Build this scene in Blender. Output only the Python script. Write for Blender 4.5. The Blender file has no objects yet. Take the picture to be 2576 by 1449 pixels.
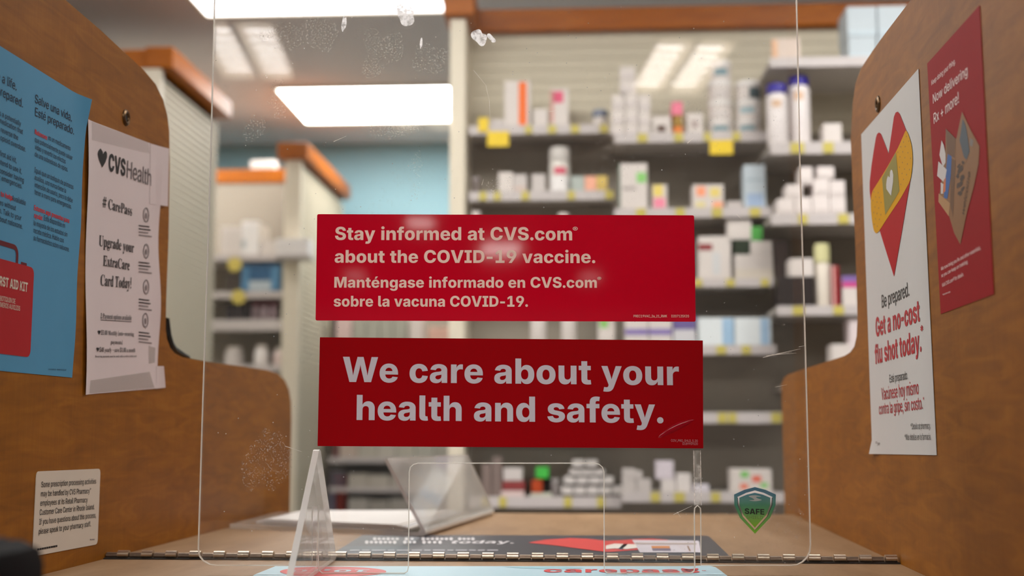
import bpy, bmesh, math, random
from mathutils import Vector, Matrix, geometry

sc = bpy.context.scene
COL = sc.collection
random.seed(7)

# ------------------------------------------------------------------ camera, world, exposure
IMG_W, IMG_H, FOCAL = 2576.0, 1449.0, 3100.0
PITCH, YAW = math.radians(6.55), math.radians(3.3)
EYE = Vector((0.0, 0.0, 1.055))
COUNTER = 0.91
FWD = Vector((-math.sin(YAW) * math.cos(PITCH), math.cos(YAW) * math.cos(PITCH), math.sin(PITCH)))
RGT = Vector((math.cos(YAW), math.sin(YAW), 0.0))
UPV = RGT.cross(FWD)
cam_data = bpy.data.cameras.new('camera')
cam_data.sensor_width = 36.0
cam_data.lens = FOCAL / IMG_W * 36.0
cam_data.clip_start = 0.05
cam_data.dof.use_dof = True
cam_data.dof.focus_distance = 1.27
cam_data.dof.aperture_fstop = 3.6
cam_data.dof.aperture_blades = 9
cam = bpy.data.objects.new('camera', cam_data)
COL.objects.link(cam)
cam.location = EYE
cam.rotation_euler = Matrix((RGT, UPV, -FWD)).transposed().to_euler()
sc.camera = cam

world = bpy.data.worlds.new('world')
sc.world = world
world.use_nodes = True
world.node_tree.nodes['Background'].inputs[0].default_value = (1.0, 0.98, 0.96, 1)
world.node_tree.nodes['Background'].inputs[1].default_value = 0.10
sc.view_settings.view_transform = 'Standard'
sc.view_settings.look = 'None'
sc.view_settings.gamma = 1.0
sc.view_settings.use_curve_mapping = False
sc.view_settings.exposure = 0.30
sc.cycles.max_bounces = 10
sc.cycles.transparent_max_bounces = 24
sc.cycles.caustics_reflective = False
sc.cycles.caustics_refractive = False
sc.cycles.use_denoising = True
LAMP_PHARMACY = 12.0      # radiance of the flat ceiling diffusers over the pharmacy
LAMP_STORE = 11.0        # radiance of the open tubes over the sales floor
LAMP_DIM = 4.0           # radiance of the weaker diffuser nearest the slatted unit
CEILING = 2.655


# ------------------------------------------------------------------ measuring from the photograph
def ray(px, py):
    return FWD + RGT * ((px - IMG_W / 2) / FOCAL) - UPV * ((py - IMG_H / 2) / FOCAL)


def on_plane(px, py, p, n):
    d = ray(px, py)
    return EYE + d * ((Vector(p) - EYE).dot(n) / d.dot(n))


def at(px, py, y):
    """the point at depth y seen at a pixel of the photograph"""
    d = ray(px, py)
    return EYE + d * ((y - EYE.y) / d.y)


def ground(px, py, z=COUNTER):
    d = ray(px, py)
    return EYE + d * ((z - EYE.z) / d.z)


class Frame:
    """a flat surface with its own axes: u to the reader's right, v up, n out towards the reader"""

    def __init__(self, o, u, v):
        self.o, self.u, self.v = Vector(o), Vector(u).normalized(), Vector(v).normalized()
        self.n = self.u.cross(self.v).normalized()

    def uv(self, px, py):
        d = on_plane(px, py, self.o, self.n) - self.o
        return (d.dot(self.u), d.dot(self.v))

    def pt(self, u, v, w=0.0):
        return self.o + self.u * u + self.v * v + self.n * w


SHIELD = Frame((-0.08, 1.26, 0.0), (math.cos(YAW), math.sin(YAW), 0), (0, 0, 1))
LEFT = Frame((-0.541, 1.374, 0.0), (0.0255, 1, 0), (0, 0, 1))
RIGHT = Frame((0.345, 1.5, 0.0), (-0.022, -1, 0), (0, 0, 1))
TOP = Frame((0, 0, COUNTER), (1, 0, 0), (0, 1, 0))


# ------------------------------------------------------------------ materials
def srgb(r, g, b):
    f = lambda c: c / 12.92 if c <= 0.04045 else ((c + 0.055) / 1.055) ** 2.4
    return (f(r / 255), f(g / 255), f(b / 255), 1.0)


MATS = {}


def new_mat(name):
    m = bpy.data.materials.new(name)
    m.use_nodes = True
    return m, m.node_tree, m.node_tree.nodes['Principled BSDF']


def plain(name, rgb, rough=0.5, metal=0.0, coat=0.0, noise=0.04, scale=40.0, spec=0.28):
    """one colour with a slight procedural unevenness"""
    if name in MATS:
        return MATS[name]
    m, t, p = new_mat(name)
    c = srgb(*rgb)
    n = t.nodes.new('ShaderNodeTexNoise')
    n.inputs['Scale'].default_value = scale
    n.inputs['Detail'].default_value = 3
    r = t.nodes.new('ShaderNodeMix')
    r.data_type = 'RGBA'
    r.inputs[6].default_value = tuple(min(1, x * (1 - noise)) for x in c[:3]) + (1,)
    r.inputs[7].default_value = tuple(min(1, x * (1 + noise)) for x in c[:3]) + (1,)
    co = t.nodes.new('ShaderNodeTexCoord')
    t.links.new(co.outputs['Object'], n.inputs['Vector'])
    t.links.new(n.outputs['Fac'], r.inputs[0])
    t.links.new(r.outputs[2], p.inputs['Base Color'])
    p.inputs['Roughness'].default_value = rough
    p.inputs['Metallic'].default_value = metal
    p.inputs['Coat Weight'].default_value = coat
    p.inputs['Specular IOR Level'].default_value = spec
    MATS[name] = m
    return m


def glow(name, rgb, strength):
    m, t, p = new_mat(name)
    p.inputs['Base Color'].default_value = (0.8, 0.8, 0.8, 1)
    p.inputs['Emission Color'].default_value = rgb
    p.inputs['Emission Strength'].default_value = strength
    return m


def wood(name, dark, mid, light, scale, stretch, rough, figure=1.0):
    """laminate with a soft curly figure; stretch squeezes the noise per axis"""
    m, t, p = new_mat(name)
    co = t.nodes.new('ShaderNodeTexCoord')
    mp = t.nodes.new('ShaderNodeMapping')
    mp.inputs['Scale'].default_value = stretch
    t.links.new(co.outputs['Object'], mp.inputs['Vector'])
    n1 = t.nodes.new('ShaderNodeTexNoise')
    n1.inputs['Scale'].default_value = scale
    n1.inputs['Detail'].default_value = 4
    n1.inputs['Distortion'].default_value = 1.6 * figure
    n2 = t.nodes.new('ShaderNodeTexNoise')
    n2.inputs['Scale'].default_value = scale * 0.22
    n2.inputs['Detail'].default_value = 2
    n3 = t.nodes.new('ShaderNodeTexNoise')
    n3.inputs['Scale'].default_value = scale * 9
    n3.inputs['Detail'].default_value = 2
    for n in (n1, n2, n3):
        t.links.new(mp.outputs['Vector'], n.inputs['Vector'])
    a = t.nodes.new('ShaderNodeMath'); a.operation = 'MULTIPLY_ADD'
    a.inputs[1].default_value = 0.55
    t.links.new(n1.outputs['Fac'], a.inputs[0])
    b = t.nodes.new('ShaderNodeMath'); b.operation = 'MULTIPLY'
    b.inputs[1].default_value = 0.30
    t.links.new(n2.outputs['Fac'], b.inputs[0])
    t.links.new(b.outputs[0], a.inputs[2])
    c = t.nodes.new('ShaderNodeMath'); c.operation = 'MULTIPLY_ADD'
    c.inputs[1].default_value = 0.15
    t.links.new(n3.outputs['Fac'], c.inputs[0])
    t.links.new(a.outputs[0], c.inputs[2])
    r = t.nodes.new('ShaderNodeValToRGB')
    r.color_ramp.elements[0].position = 0.32
    r.color_ramp.elements[0].color = srgb(*dark)
    r.color_ramp.elements[1].position = 0.68
    r.color_ramp.elements[1].color = srgb(*light)
    e = r.color_ramp.elements.new(0.5)
    e.color = srgb(*mid)
    t.links.new(c.outputs[0], r.inputs['Fac'])
    t.links.new(r.outputs['Color'], p.inputs['Base Color'])
    p.inputs['Roughness'].default_value = rough
    return m


def curly(name, dark, mid, light, rough):
    """upright maple laminate: short wavy cross ripples over fine upright grain"""
    m, t, p = new_mat(name)
    co = t.nodes.new('ShaderNodeTexCoord')
    parts = []
    for sx, sz, det, dist, wgt in ((10, 60, 2.5, 1.3, 0.52), (330, 9, 2, 0.0, 0.14), (9, 6, 3, 0.8, 0.20), (34, 34, 3, 1.5, 0.10)):
        mp = t.nodes.new('ShaderNodeMapping')
        mp.inputs['Scale'].default_value = (sx, sx, sz)
        n = t.nodes.new('ShaderNodeTexNoise')
        n.inputs['Scale'].default_value = 1.0
        n.inputs['Detail'].default_value = det
        n.inputs['Distortion'].default_value = dist
        t.links.new(co.outputs['Object'], mp.inputs['Vector'])
        t.links.new(mp.outputs['Vector'], n.inputs['Vector'])
        k = t.nodes.new('ShaderNodeMath'); k.operation = 'MULTIPLY_ADD'
        k.inputs[1].default_value = wgt
        k.inputs[2].default_value = 0.0
        t.links.new(n.outputs['Fac'], k.inputs[0])
        if parts:
            t.links.new(parts[-1].outputs[0], k.inputs[2])
        parts.append(k)
    r = t.nodes.new('ShaderNodeValToRGB')
    r.color_ramp.elements[0].position = 0.36
    r.color_ramp.elements[0].color = srgb(*dark)
    r.color_ramp.elements[1].position = 0.64
    r.color_ramp.elements[1].color = srgb(*light)
    e = r.color_ramp.elements.new(0.5)
    e.color = srgb(*mid)
    t.links.new(parts[-1].outputs[0], r.inputs['Fac'])
    t.links.new(r.outputs['Color'], p.inputs['Base Color'])
    p.inputs['Roughness'].default_value = rough
    p.inputs['Specular IOR Level'].default_value = 0.22
    return m


def acrylic(name, dust=0.005, smears=True, tint=(0.975, 0.975, 0.97)):
    """clear sheet: straight-through, Fresnel reflection, and a film of dust and wipe marks"""
    m = bpy.data.materials.new(name)
    m.use_nodes = True
    t = m.node_tree
    t.nodes.clear()
    N, L = t.nodes.new, t.links.new
    out = N('ShaderNodeOutputMaterial')
    geo = N('ShaderNodeNewGeometry')
    ior = N('ShaderNodeMix'); ior.data_type = 'FLOAT'
    ior.inputs[2].default_value = 1.49
    ior.inputs[3].default_value = 1 / 1.49
    L(geo.outputs['Backfacing'], ior.inputs[0])
    fr = N('ShaderNodeFresnel')
    L(ior.outputs[0], fr.inputs['IOR'])
    tr = N('ShaderNodeBsdfTransparent'); tr.inputs[0].default_value = tint + (1,)
    gl = N('ShaderNodeBsdfGlossy'); gl.inputs['Roughness'].default_value = 0.015
    gl.inputs['Color'].default_value = (1, 1, 1, 1)
    mx = N('ShaderNodeMixShader')
    L(fr.outputs[0], mx.inputs[0]); L(tr.outputs[0], mx.inputs[1]); L(gl.outputs[0], mx.inputs[2])
    co = N('ShaderNodeTexCoord')
    nz = N('ShaderNodeTexNoise'); nz.inputs['Scale'].default_value = 170; nz.inputs['Detail'].default_value = 8
    nz.inputs['Roughness'].default_value = 0.75
    L(co.outputs['Object'], nz.inputs['Vector'])
    big = N('ShaderNodeTexNoise'); big.inputs['Scale'].default_value = 5.5; big.inputs['Detail'].default_value = 3
    L(co.outputs['Object'], big.inputs['Vector'])
    r1 = N('ShaderNodeMapRange'); r1.inputs[1].default_value = 0.56; r1.inputs[2].default_value = 0.72
    L(nz.outputs['Fac'], r1.inputs[0])
    r2 = N('ShaderNodeMapRange'); r2.inputs[1].default_value = 0.50; r2.inputs[2].default_value = 0.72
    L(big.outputs['Fac'], r2.inputs[0])
    mu = N('ShaderNodeMath'); mu.operation = 'MULTIPLY'
    L(r1.outputs[0], mu.inputs[0]); L(r2.outputs[0], mu.inputs[1])
    m2 = N('ShaderNodeMath'); m2.operation = 'MULTIPLY_ADD'
    m2.inputs[1].default_value = 0.22 if smears else 0.0
    m2.inputs[2].default_value = dust
    L(mu.outputs[0], m2.inputs[0])
    sp = N('ShaderNodeTexVoronoi'); sp.inputs['Scale'].default_value = 70
    L(co.outputs['Object'], sp.inputs['Vector'])
    lt = N('ShaderNodeMath'); lt.operation = 'LESS_THAN'; lt.inputs[1].default_value = 0.045
    L(sp.outputs['Distance'], lt.inputs[0])
    m3 = N('ShaderNodeMath'); m3.operation = 'MULTIPLY_ADD'
    m3.inputs[1].default_value = 0.35 if smears else 0.0
    L(lt.outputs[0], m3.inputs[0]); L(m2.outputs[0], m3.inputs[2])
    df = N('ShaderNodeBsdfDiffuse'); df.inputs[0].default_value = (0.8, 0.78, 0.75, 1)
    tl = N('ShaderNodeBsdfTranslucent'); tl.inputs[0].default_value = (0.8, 0.78, 0.75, 1)
    ad = N('ShaderNodeMixShader')
    L(df.outputs[0], ad.inputs[1]); L(tl.outputs[0], ad.inputs[2])
    m4 = N('ShaderNodeMixShader')
    L(m3.outputs[0], m4.inputs[0]); L(mx.outputs[0], m4.inputs[1]); L(ad.outputs[0], m4.inputs[2])
    L(m4.outputs[0], out.inputs[0])
    return m


def film(name, rgb, alpha, rough=0.4, noise=0.0, nscale=300.0, through=0.0, cut=(0.35, 0.7)):
    """a thin see-through layer: smears of glue, tape, a clear sticker"""
    m = bpy.data.materials.new(name)
    m.use_nodes = True
    t = m.node_tree
    p = t.nodes['Principled BSDF']
    p.inputs['Base Color'].default_value = srgb(*rgb)
    p.inputs['Roughness'].default_value = rough
    shade = p
    if through:
        tl = t.nodes.new('ShaderNodeBsdfTranslucent')
        tl.inputs[0].default_value = srgb(*rgb)
        shade = t.nodes.new('ShaderNodeMixShader')
        shade.inputs[0].default_value = through
        t.links.new(p.outputs[0], shade.inputs[1])
        t.links.new(tl.outputs[0], shade.inputs[2])
    tr = t.nodes.new('ShaderNodeBsdfTransparent')
    mx = t.nodes.new('ShaderNodeMixShader')
    mx.inputs[0].default_value = alpha
    if noise:
        co = t.nodes.new('ShaderNodeTexCoord')
        nz = t.nodes.new('ShaderNodeTexNoise')
        nz.inputs['Scale'].default_value = nscale
        nz.inputs['Detail'].default_value = 6
        t.links.new(co.outputs['Object'], nz.inputs['Vector'])
        mr = t.nodes.new('ShaderNodeMapRange')
        mr.inputs[1].default_value = cut[0]
        mr.inputs[2].default_value = cut[1]
        mr.inputs[3].default_value = alpha * (1 - noise)
        mr.inputs[4].default_value = min(1, alpha * (1 + noise))
        t.links.new(nz.outputs['Fac'], mr.inputs[0])
        t.links.new(mr.outputs[0], mx.inputs[0])
    t.links.new(tr.outputs[0], mx.inputs[1])
    t.links.new(shade.outputs[0], mx.inputs[2])
    t.links.new(mx.outputs[0], t.nodes['Material Output'].inputs[0])
    return m


def vertical_blend(name, low, high, z0, z1, alpha=0.93):
    """print that runs from one ink colour to another between two heights"""
    m = bpy.data.materials.new(name)
    m.use_nodes = True
    t = m.node_tree
    p = t.nodes['Principled BSDF']
    geo = t.nodes.new('ShaderNodeNewGeometry')
    sx = t.nodes.new('ShaderNodeSeparateXYZ')
    mr = t.nodes.new('ShaderNodeMapRange')
    mr.inputs[1].default_value = z0
    mr.inputs[2].default_value = z1
    r = t.nodes.new('ShaderNodeMix'); r.data_type = 'RGBA'
    r.inputs[6].default_value = srgb(*low)
    r.inputs[7].default_value = srgb(*high)
    t.links.new(geo.outputs['Position'], sx.inputs[0])
    t.links.new(sx.outputs['Z'], mr.inputs[0])
    t.links.new(mr.outputs[0], r.inputs[0])
    t.links.new(r.outputs[2], p.inputs['Base Color'])
    p.inputs['Roughness'].default_value = 0.35
    tr = t.nodes.new('ShaderNodeBsdfTransparent')
    mx = t.nodes.new('ShaderNodeMixShader'); mx.inputs[0].default_value = alpha
    t.links.new(tr.outputs[0], mx.inputs[1]); t.links.new(p.outputs[0], mx.inputs[2])
    t.links.new(mx.outputs[0], t.nodes['Material Output'].inputs[0])
    return m


M_PANEL = curly('partition_laminate', (124, 73, 8), (140, 84, 12), (155, 97, 22), 0.5)
M_COUNTER = wood('counter_laminate', (128, 97, 66), (144, 112, 79), (156, 124, 91), 14, (2.2, 0.5, 1), 0.5, 0.4)
M_CROWN = wood('oak_crown', (146, 76, 6), (166, 90, 12), (180, 104, 20), 20, (0.4, 0.4, 3), 0.4, 0.4)
M_CREAM = plain('cream_metal', (222, 212, 192), 0.45)
M_CROWN.node_tree.nodes['Principled BSDF'].inputs['Specular IOR Level'].default_value = 0.15
M_COUNTER.node_tree.nodes['Principled BSDF'].inputs['Specular IOR Level'].default_value = 0.3
M_SLAT = plain('slatwall_beige', (206, 197, 176), 0.6)
M_BACK = plain('shelf_back_grey', (150, 140, 127), 0.6)
M_SHELF = plain('shelf_enamel', (190, 183, 175), 0.4)
M_RAIL = plain('price_rail', (196, 188, 186), 0.35)
M_YELLOW = plain('yellow_tag', (232, 200, 50), 0.5)
M_PRICE = plain('price_paper', (196, 182, 92), 0.5)
M_WHITE = plain('white_card', (232, 224, 218), 0.5)
M_STEEL = plain('nickel_steel', (196, 182, 164), 0.30, metal=1.0, noise=0.15, scale=120)
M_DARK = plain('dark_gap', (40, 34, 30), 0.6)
M_CEIL = plain('ceiling_tile', (224, 218, 216), 0.9, noise=0.03, scale=200)
M_TEAL = plain('teal_paint', (146, 183, 194), 0.7, noise=0.02, scale=6)
M_WALL = plain('wall_paint', (205, 200, 188), 0.8, noise=0.02, scale=6)
M_FLOOR = plain('floor_vinyl', (168, 166, 166), 0.5, noise=0.08, scale=12)
M_LAMP_P = glow('diffuser_light', (1.0, 0.985, 0.95, 1), LAMP_PHARMACY)
M_LAMP_D = glow('dim_diffuser_light', (1.0, 0.97, 0.98, 1), LAMP_DIM)
M_LAMP_S = glow('tube_light', (1.0, 0.96, 0.96, 1), LAMP_STORE)
M_ACRYLIC = acrylic('clear_acrylic')
M_ACRYLIC2 = acrylic('scuffed_acrylic', dust=0.11, smears=True)
M_EDGE = film('acrylic_edge', (244, 238, 230), 0.85, rough=0.2, through=0.5)  # white colour stands for light piped out at the sheet's rim
M_INK = plain('black_ink', (24, 22, 26), 0.5)


# ------------------------------------------------------------------ meshes
class MB:
    """collects faces, then links them as ONE mesh object"""

    def __init__(self):
        self.v, self.f, self.m, self.mats = [], [], [], []

    def mi(self, mat):
        if mat not in self.mats:
            self.mats.append(mat)
        return self.mats.index(mat)

    def add(self, verts, faces, mat):
        k = len(self.v)
        i = self.mi(mat)
        self.v += [Vector(p) for p in verts]
        for f in faces:
            self.f.append([k + j for j in f])
            self.m.append(i)
        return self

    def box(self, x0, x1, y0, y1, z0, z1, mat):
        vs = [(x, y, z) for z in (z0, z1) for y in (y0, y1) for x in (x0, x1)]
        return self.add(vs, [(0, 2, 3, 1), (4, 5, 7, 6), (0, 1, 5, 4), (2, 6, 7, 3), (0, 4, 6, 2), (1, 3, 7, 5)], mat)

    def rbox(self, x0, x1, y0, y1, z0, z1, mat, r=0.003):
        bm = bmesh.new()
        bmesh.ops.create_cube(bm, size=1)
        for v in bm.verts:
            v.co = Vector((x0 + (v.co.x + .5) * (x1 - x0), y0 + (v.co.y + .5) * (y1 - y0), z0 + (v.co.z + .5) * (z1 - z0)))
        r = min(r, 0.4 * min(x1 - x0, y1 - y0, z1 - z0))
        bmesh.ops.bevel(bm, geom=bm.edges[:], offset=r, segments=2, affect='EDGES', profile=0.5)
        bm.verts.index_update()
        self.add([v.co.copy() for v in bm.verts], [[v.index for v in f.verts] for f in bm.faces], mat)
        bm.free()
        return self

    def lathe(self, cx, cy, prof, mat, n=20):
        """prof: (radius, z) from bottom to top, closed with end caps"""
        vs = []
        for r, z in prof:
            for k in range(n):
                a = 2 * math.pi * k / n
                vs.append((cx + r * math.cos(a), cy + r * math.sin(a), z))
        fs = []
        for j in range(len(prof) - 1):
            for k in range(n):
                k2 = (k + 1) % n
                fs.append((j * n + k, j * n + k2, (j + 1) * n + k2, (j + 1) * n + k))
        fs.append(tuple(range(n))[::-1])
        fs.append(tuple((len(prof) - 1) * n + k for k in range(n)))
        return self.add(vs, fs, mat)

    def slab(self, fr, uv, w0, w1, mat, edge=None):
        """a flat outline on a frame, given thickness from w0 (back) to w1 (front)"""
        area = sum(uv[i][0] * uv[(i + 1) % len(uv)][1] - uv[(i + 1) % len(uv)][0] * uv[i][1] for i in range(len(uv)))
        if area < 0:
            uv = list(uv)[::-1]
        n = len(uv)
        fronts = [fr.pt(u, v, w1) for u, v in uv]
        backs = [fr.pt(u, v, w0) for u, v in uv]
        self.add(fronts + backs, [tuple(range(n)), tuple(range(2 * n - 1, n - 1, -1))], mat)
        k = len(self.v) - 2 * n
        e = self.mi(edge or mat)
        for i in range(n):
            j = (i + 1) % n
            self.f.append([k + i, k + n + i, k + n + j, k + j])
            self.m.append(e)
        return self

    def sheet(self, fr, quad, mat, w=0.0006, lift=None, nx=16, ny=24, th=0.0003):
        """a paper sheet between four (u,v) corners TL TR BR BL that may lift off its surface"""
        tl, tr_, br, bl = [Vector(q) for q in quad]
        rows = []
        for side in (0, 1):
            for j in range(ny + 1):
                for i in range(nx + 1):
                    s, t = i / nx, j / ny
                    p = (tl * (1 - s) + tr_ * s) * (1 - t) + (bl * (1 - s) + br * s) * t
                    h = w + (lift(s, t) if lift else 0.0) - th * side
                    rows.append(fr.pt(p.x, p.y, h))
        fs = []
        o = (nx + 1) * (ny + 1)
        for j in range(ny):
            for i in range(nx):
                a = j * (nx + 1) + i
                fs.append((a + nx + 1, a + nx + 2, a + 1, a))
                fs.append((o + a, o + a + 1, o + a + nx + 2, o + a + nx + 1))
        ring = [i for i in range(nx + 1)] + [j * (nx + 1) + nx for j in range(1, ny + 1)] + \
               [ny * (nx + 1) + i for i in range(nx - 1, -1, -1)] + [j * (nx + 1) for j in range(ny - 1, 0, -1)]
        for a, b in zip(ring, ring[1:] + ring[:1]):
            fs.append((a, b, o + b, o + a))
        return self.add(rows, fs, mat)

    def flat(self, fr, uv, w, mat):
        """a printed flat shape (any outline) lying w in front of its surface"""
        vs = [Vector((u, v)) for u, v in uv]
        n = len(vs)
        r = geometry.delaunay_2d_cdt(vs, [(i, (i + 1) % n) for i in range(n)], [], 0, 1e-7)
        tri = []
        for f in r[2]:
            c = sum((r[0][i] for i in f), Vector((0, 0))) / len(f)
            if winding(c, [vs]):
                tri.append(tuple(f))
        tri = [f if ccw(r[0], f) else f[::-1] for f in tri]
        return self.add([fr.pt(p.x, p.y, w) for p in r[0]], tri, mat)

    def tube(self, pts, r, mat, n=8):
        pts = [Vector(p) for p in pts]
        vs = []
        for i, p in enumerate(pts):
            d = (pts[min(i + 1, len(pts) - 1)] - pts[max(i - 1, 0)]).normalized()
            a = d.orthogonal().normalized() if i == 0 else (a - d * a.dot(d)).normalized()
            b = d.cross(a)
            for k in range(n):
                q = 2 * math.pi * k / n
                vs.append(p + a * (r * math.cos(q)) + b * (r * math.sin(q)))
        fs = []
        for i in range(len(pts) - 1):
            for k in range(n):
                k2 = (k + 1) % n
                fs.append((i * n + k, i * n + k2, (i + 1) * n + k2, (i + 1) * n + k))
        fs.append(tuple(range(n))[::-1])
        fs.append(tuple((len(pts) - 1) * n + k for k in range(n)))
        return self.add(vs, fs, mat)

    def build(self, name, parent=None, origin=None, smooth=False):
        base = Vector(origin) if origin is not None else (Vector(parent['_o']) if parent else self.base())
        me = bpy.data.meshes.new(name)
        me.from_pydata([v - base for v in self.v], [], self.f)
        for m in self.mats:
            me.materials.append(m)
        me.polygons.foreach_set('material_index', self.m)
        if smooth:
            me.polygons.foreach_set('use_smooth', [True] * len(me.polygons))
            me.set_sharp_from_angle(angle=math.radians(40))
        me.update()
        o = bpy.data.objects.new(name, me)
        COL.objects.link(o)
        if parent:
            o.parent = parent
        else:
            o.location = base
        o['_o'] = tuple(base)
        return o

    def base(self):
        xs, ys, zs = zip(*[tuple(v) for v in self.v])
        return Vector(((min(xs) + max(xs)) / 2, (min(ys) + max(ys)) / 2, min(zs)))


def ccw(ps, f):
    a, b, c = ps[f[0]], ps[f[1]], ps[f[2]]
    return (b.x - a.x) * (c.y - a.y) - (b.y - a.y) * (c.x - a.x) > 0


def winding(p, loops):
    w = 0
    for lp in loops:
        for a, b in zip(lp, lp[1:] + lp[:1]):
            if a.y <= p.y < b.y or b.y <= p.y < a.y:
                x = a.x + (p.y - a.y) / (b.y - a.y) * (b.x - a.x)
                if x > p.x:
                    w += 1 if b.y > a.y else -1
    return w


def tag(o, label=None, cat=None, group=None, kind=None):
    if label: o['label'] = label
    if cat: o['category'] = cat
    if group: o['group'] = group
    if kind: o['kind'] = kind
    return o


def empty(name, loc, label, cat, group=None):
    o = bpy.data.objects.new(name, None)
    COL.objects.link(o)
    o.empty_display_size = 0.05
    o.location = loc
    o['_o'] = tuple(loc)
    return tag(o, label, cat, group)


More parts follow.
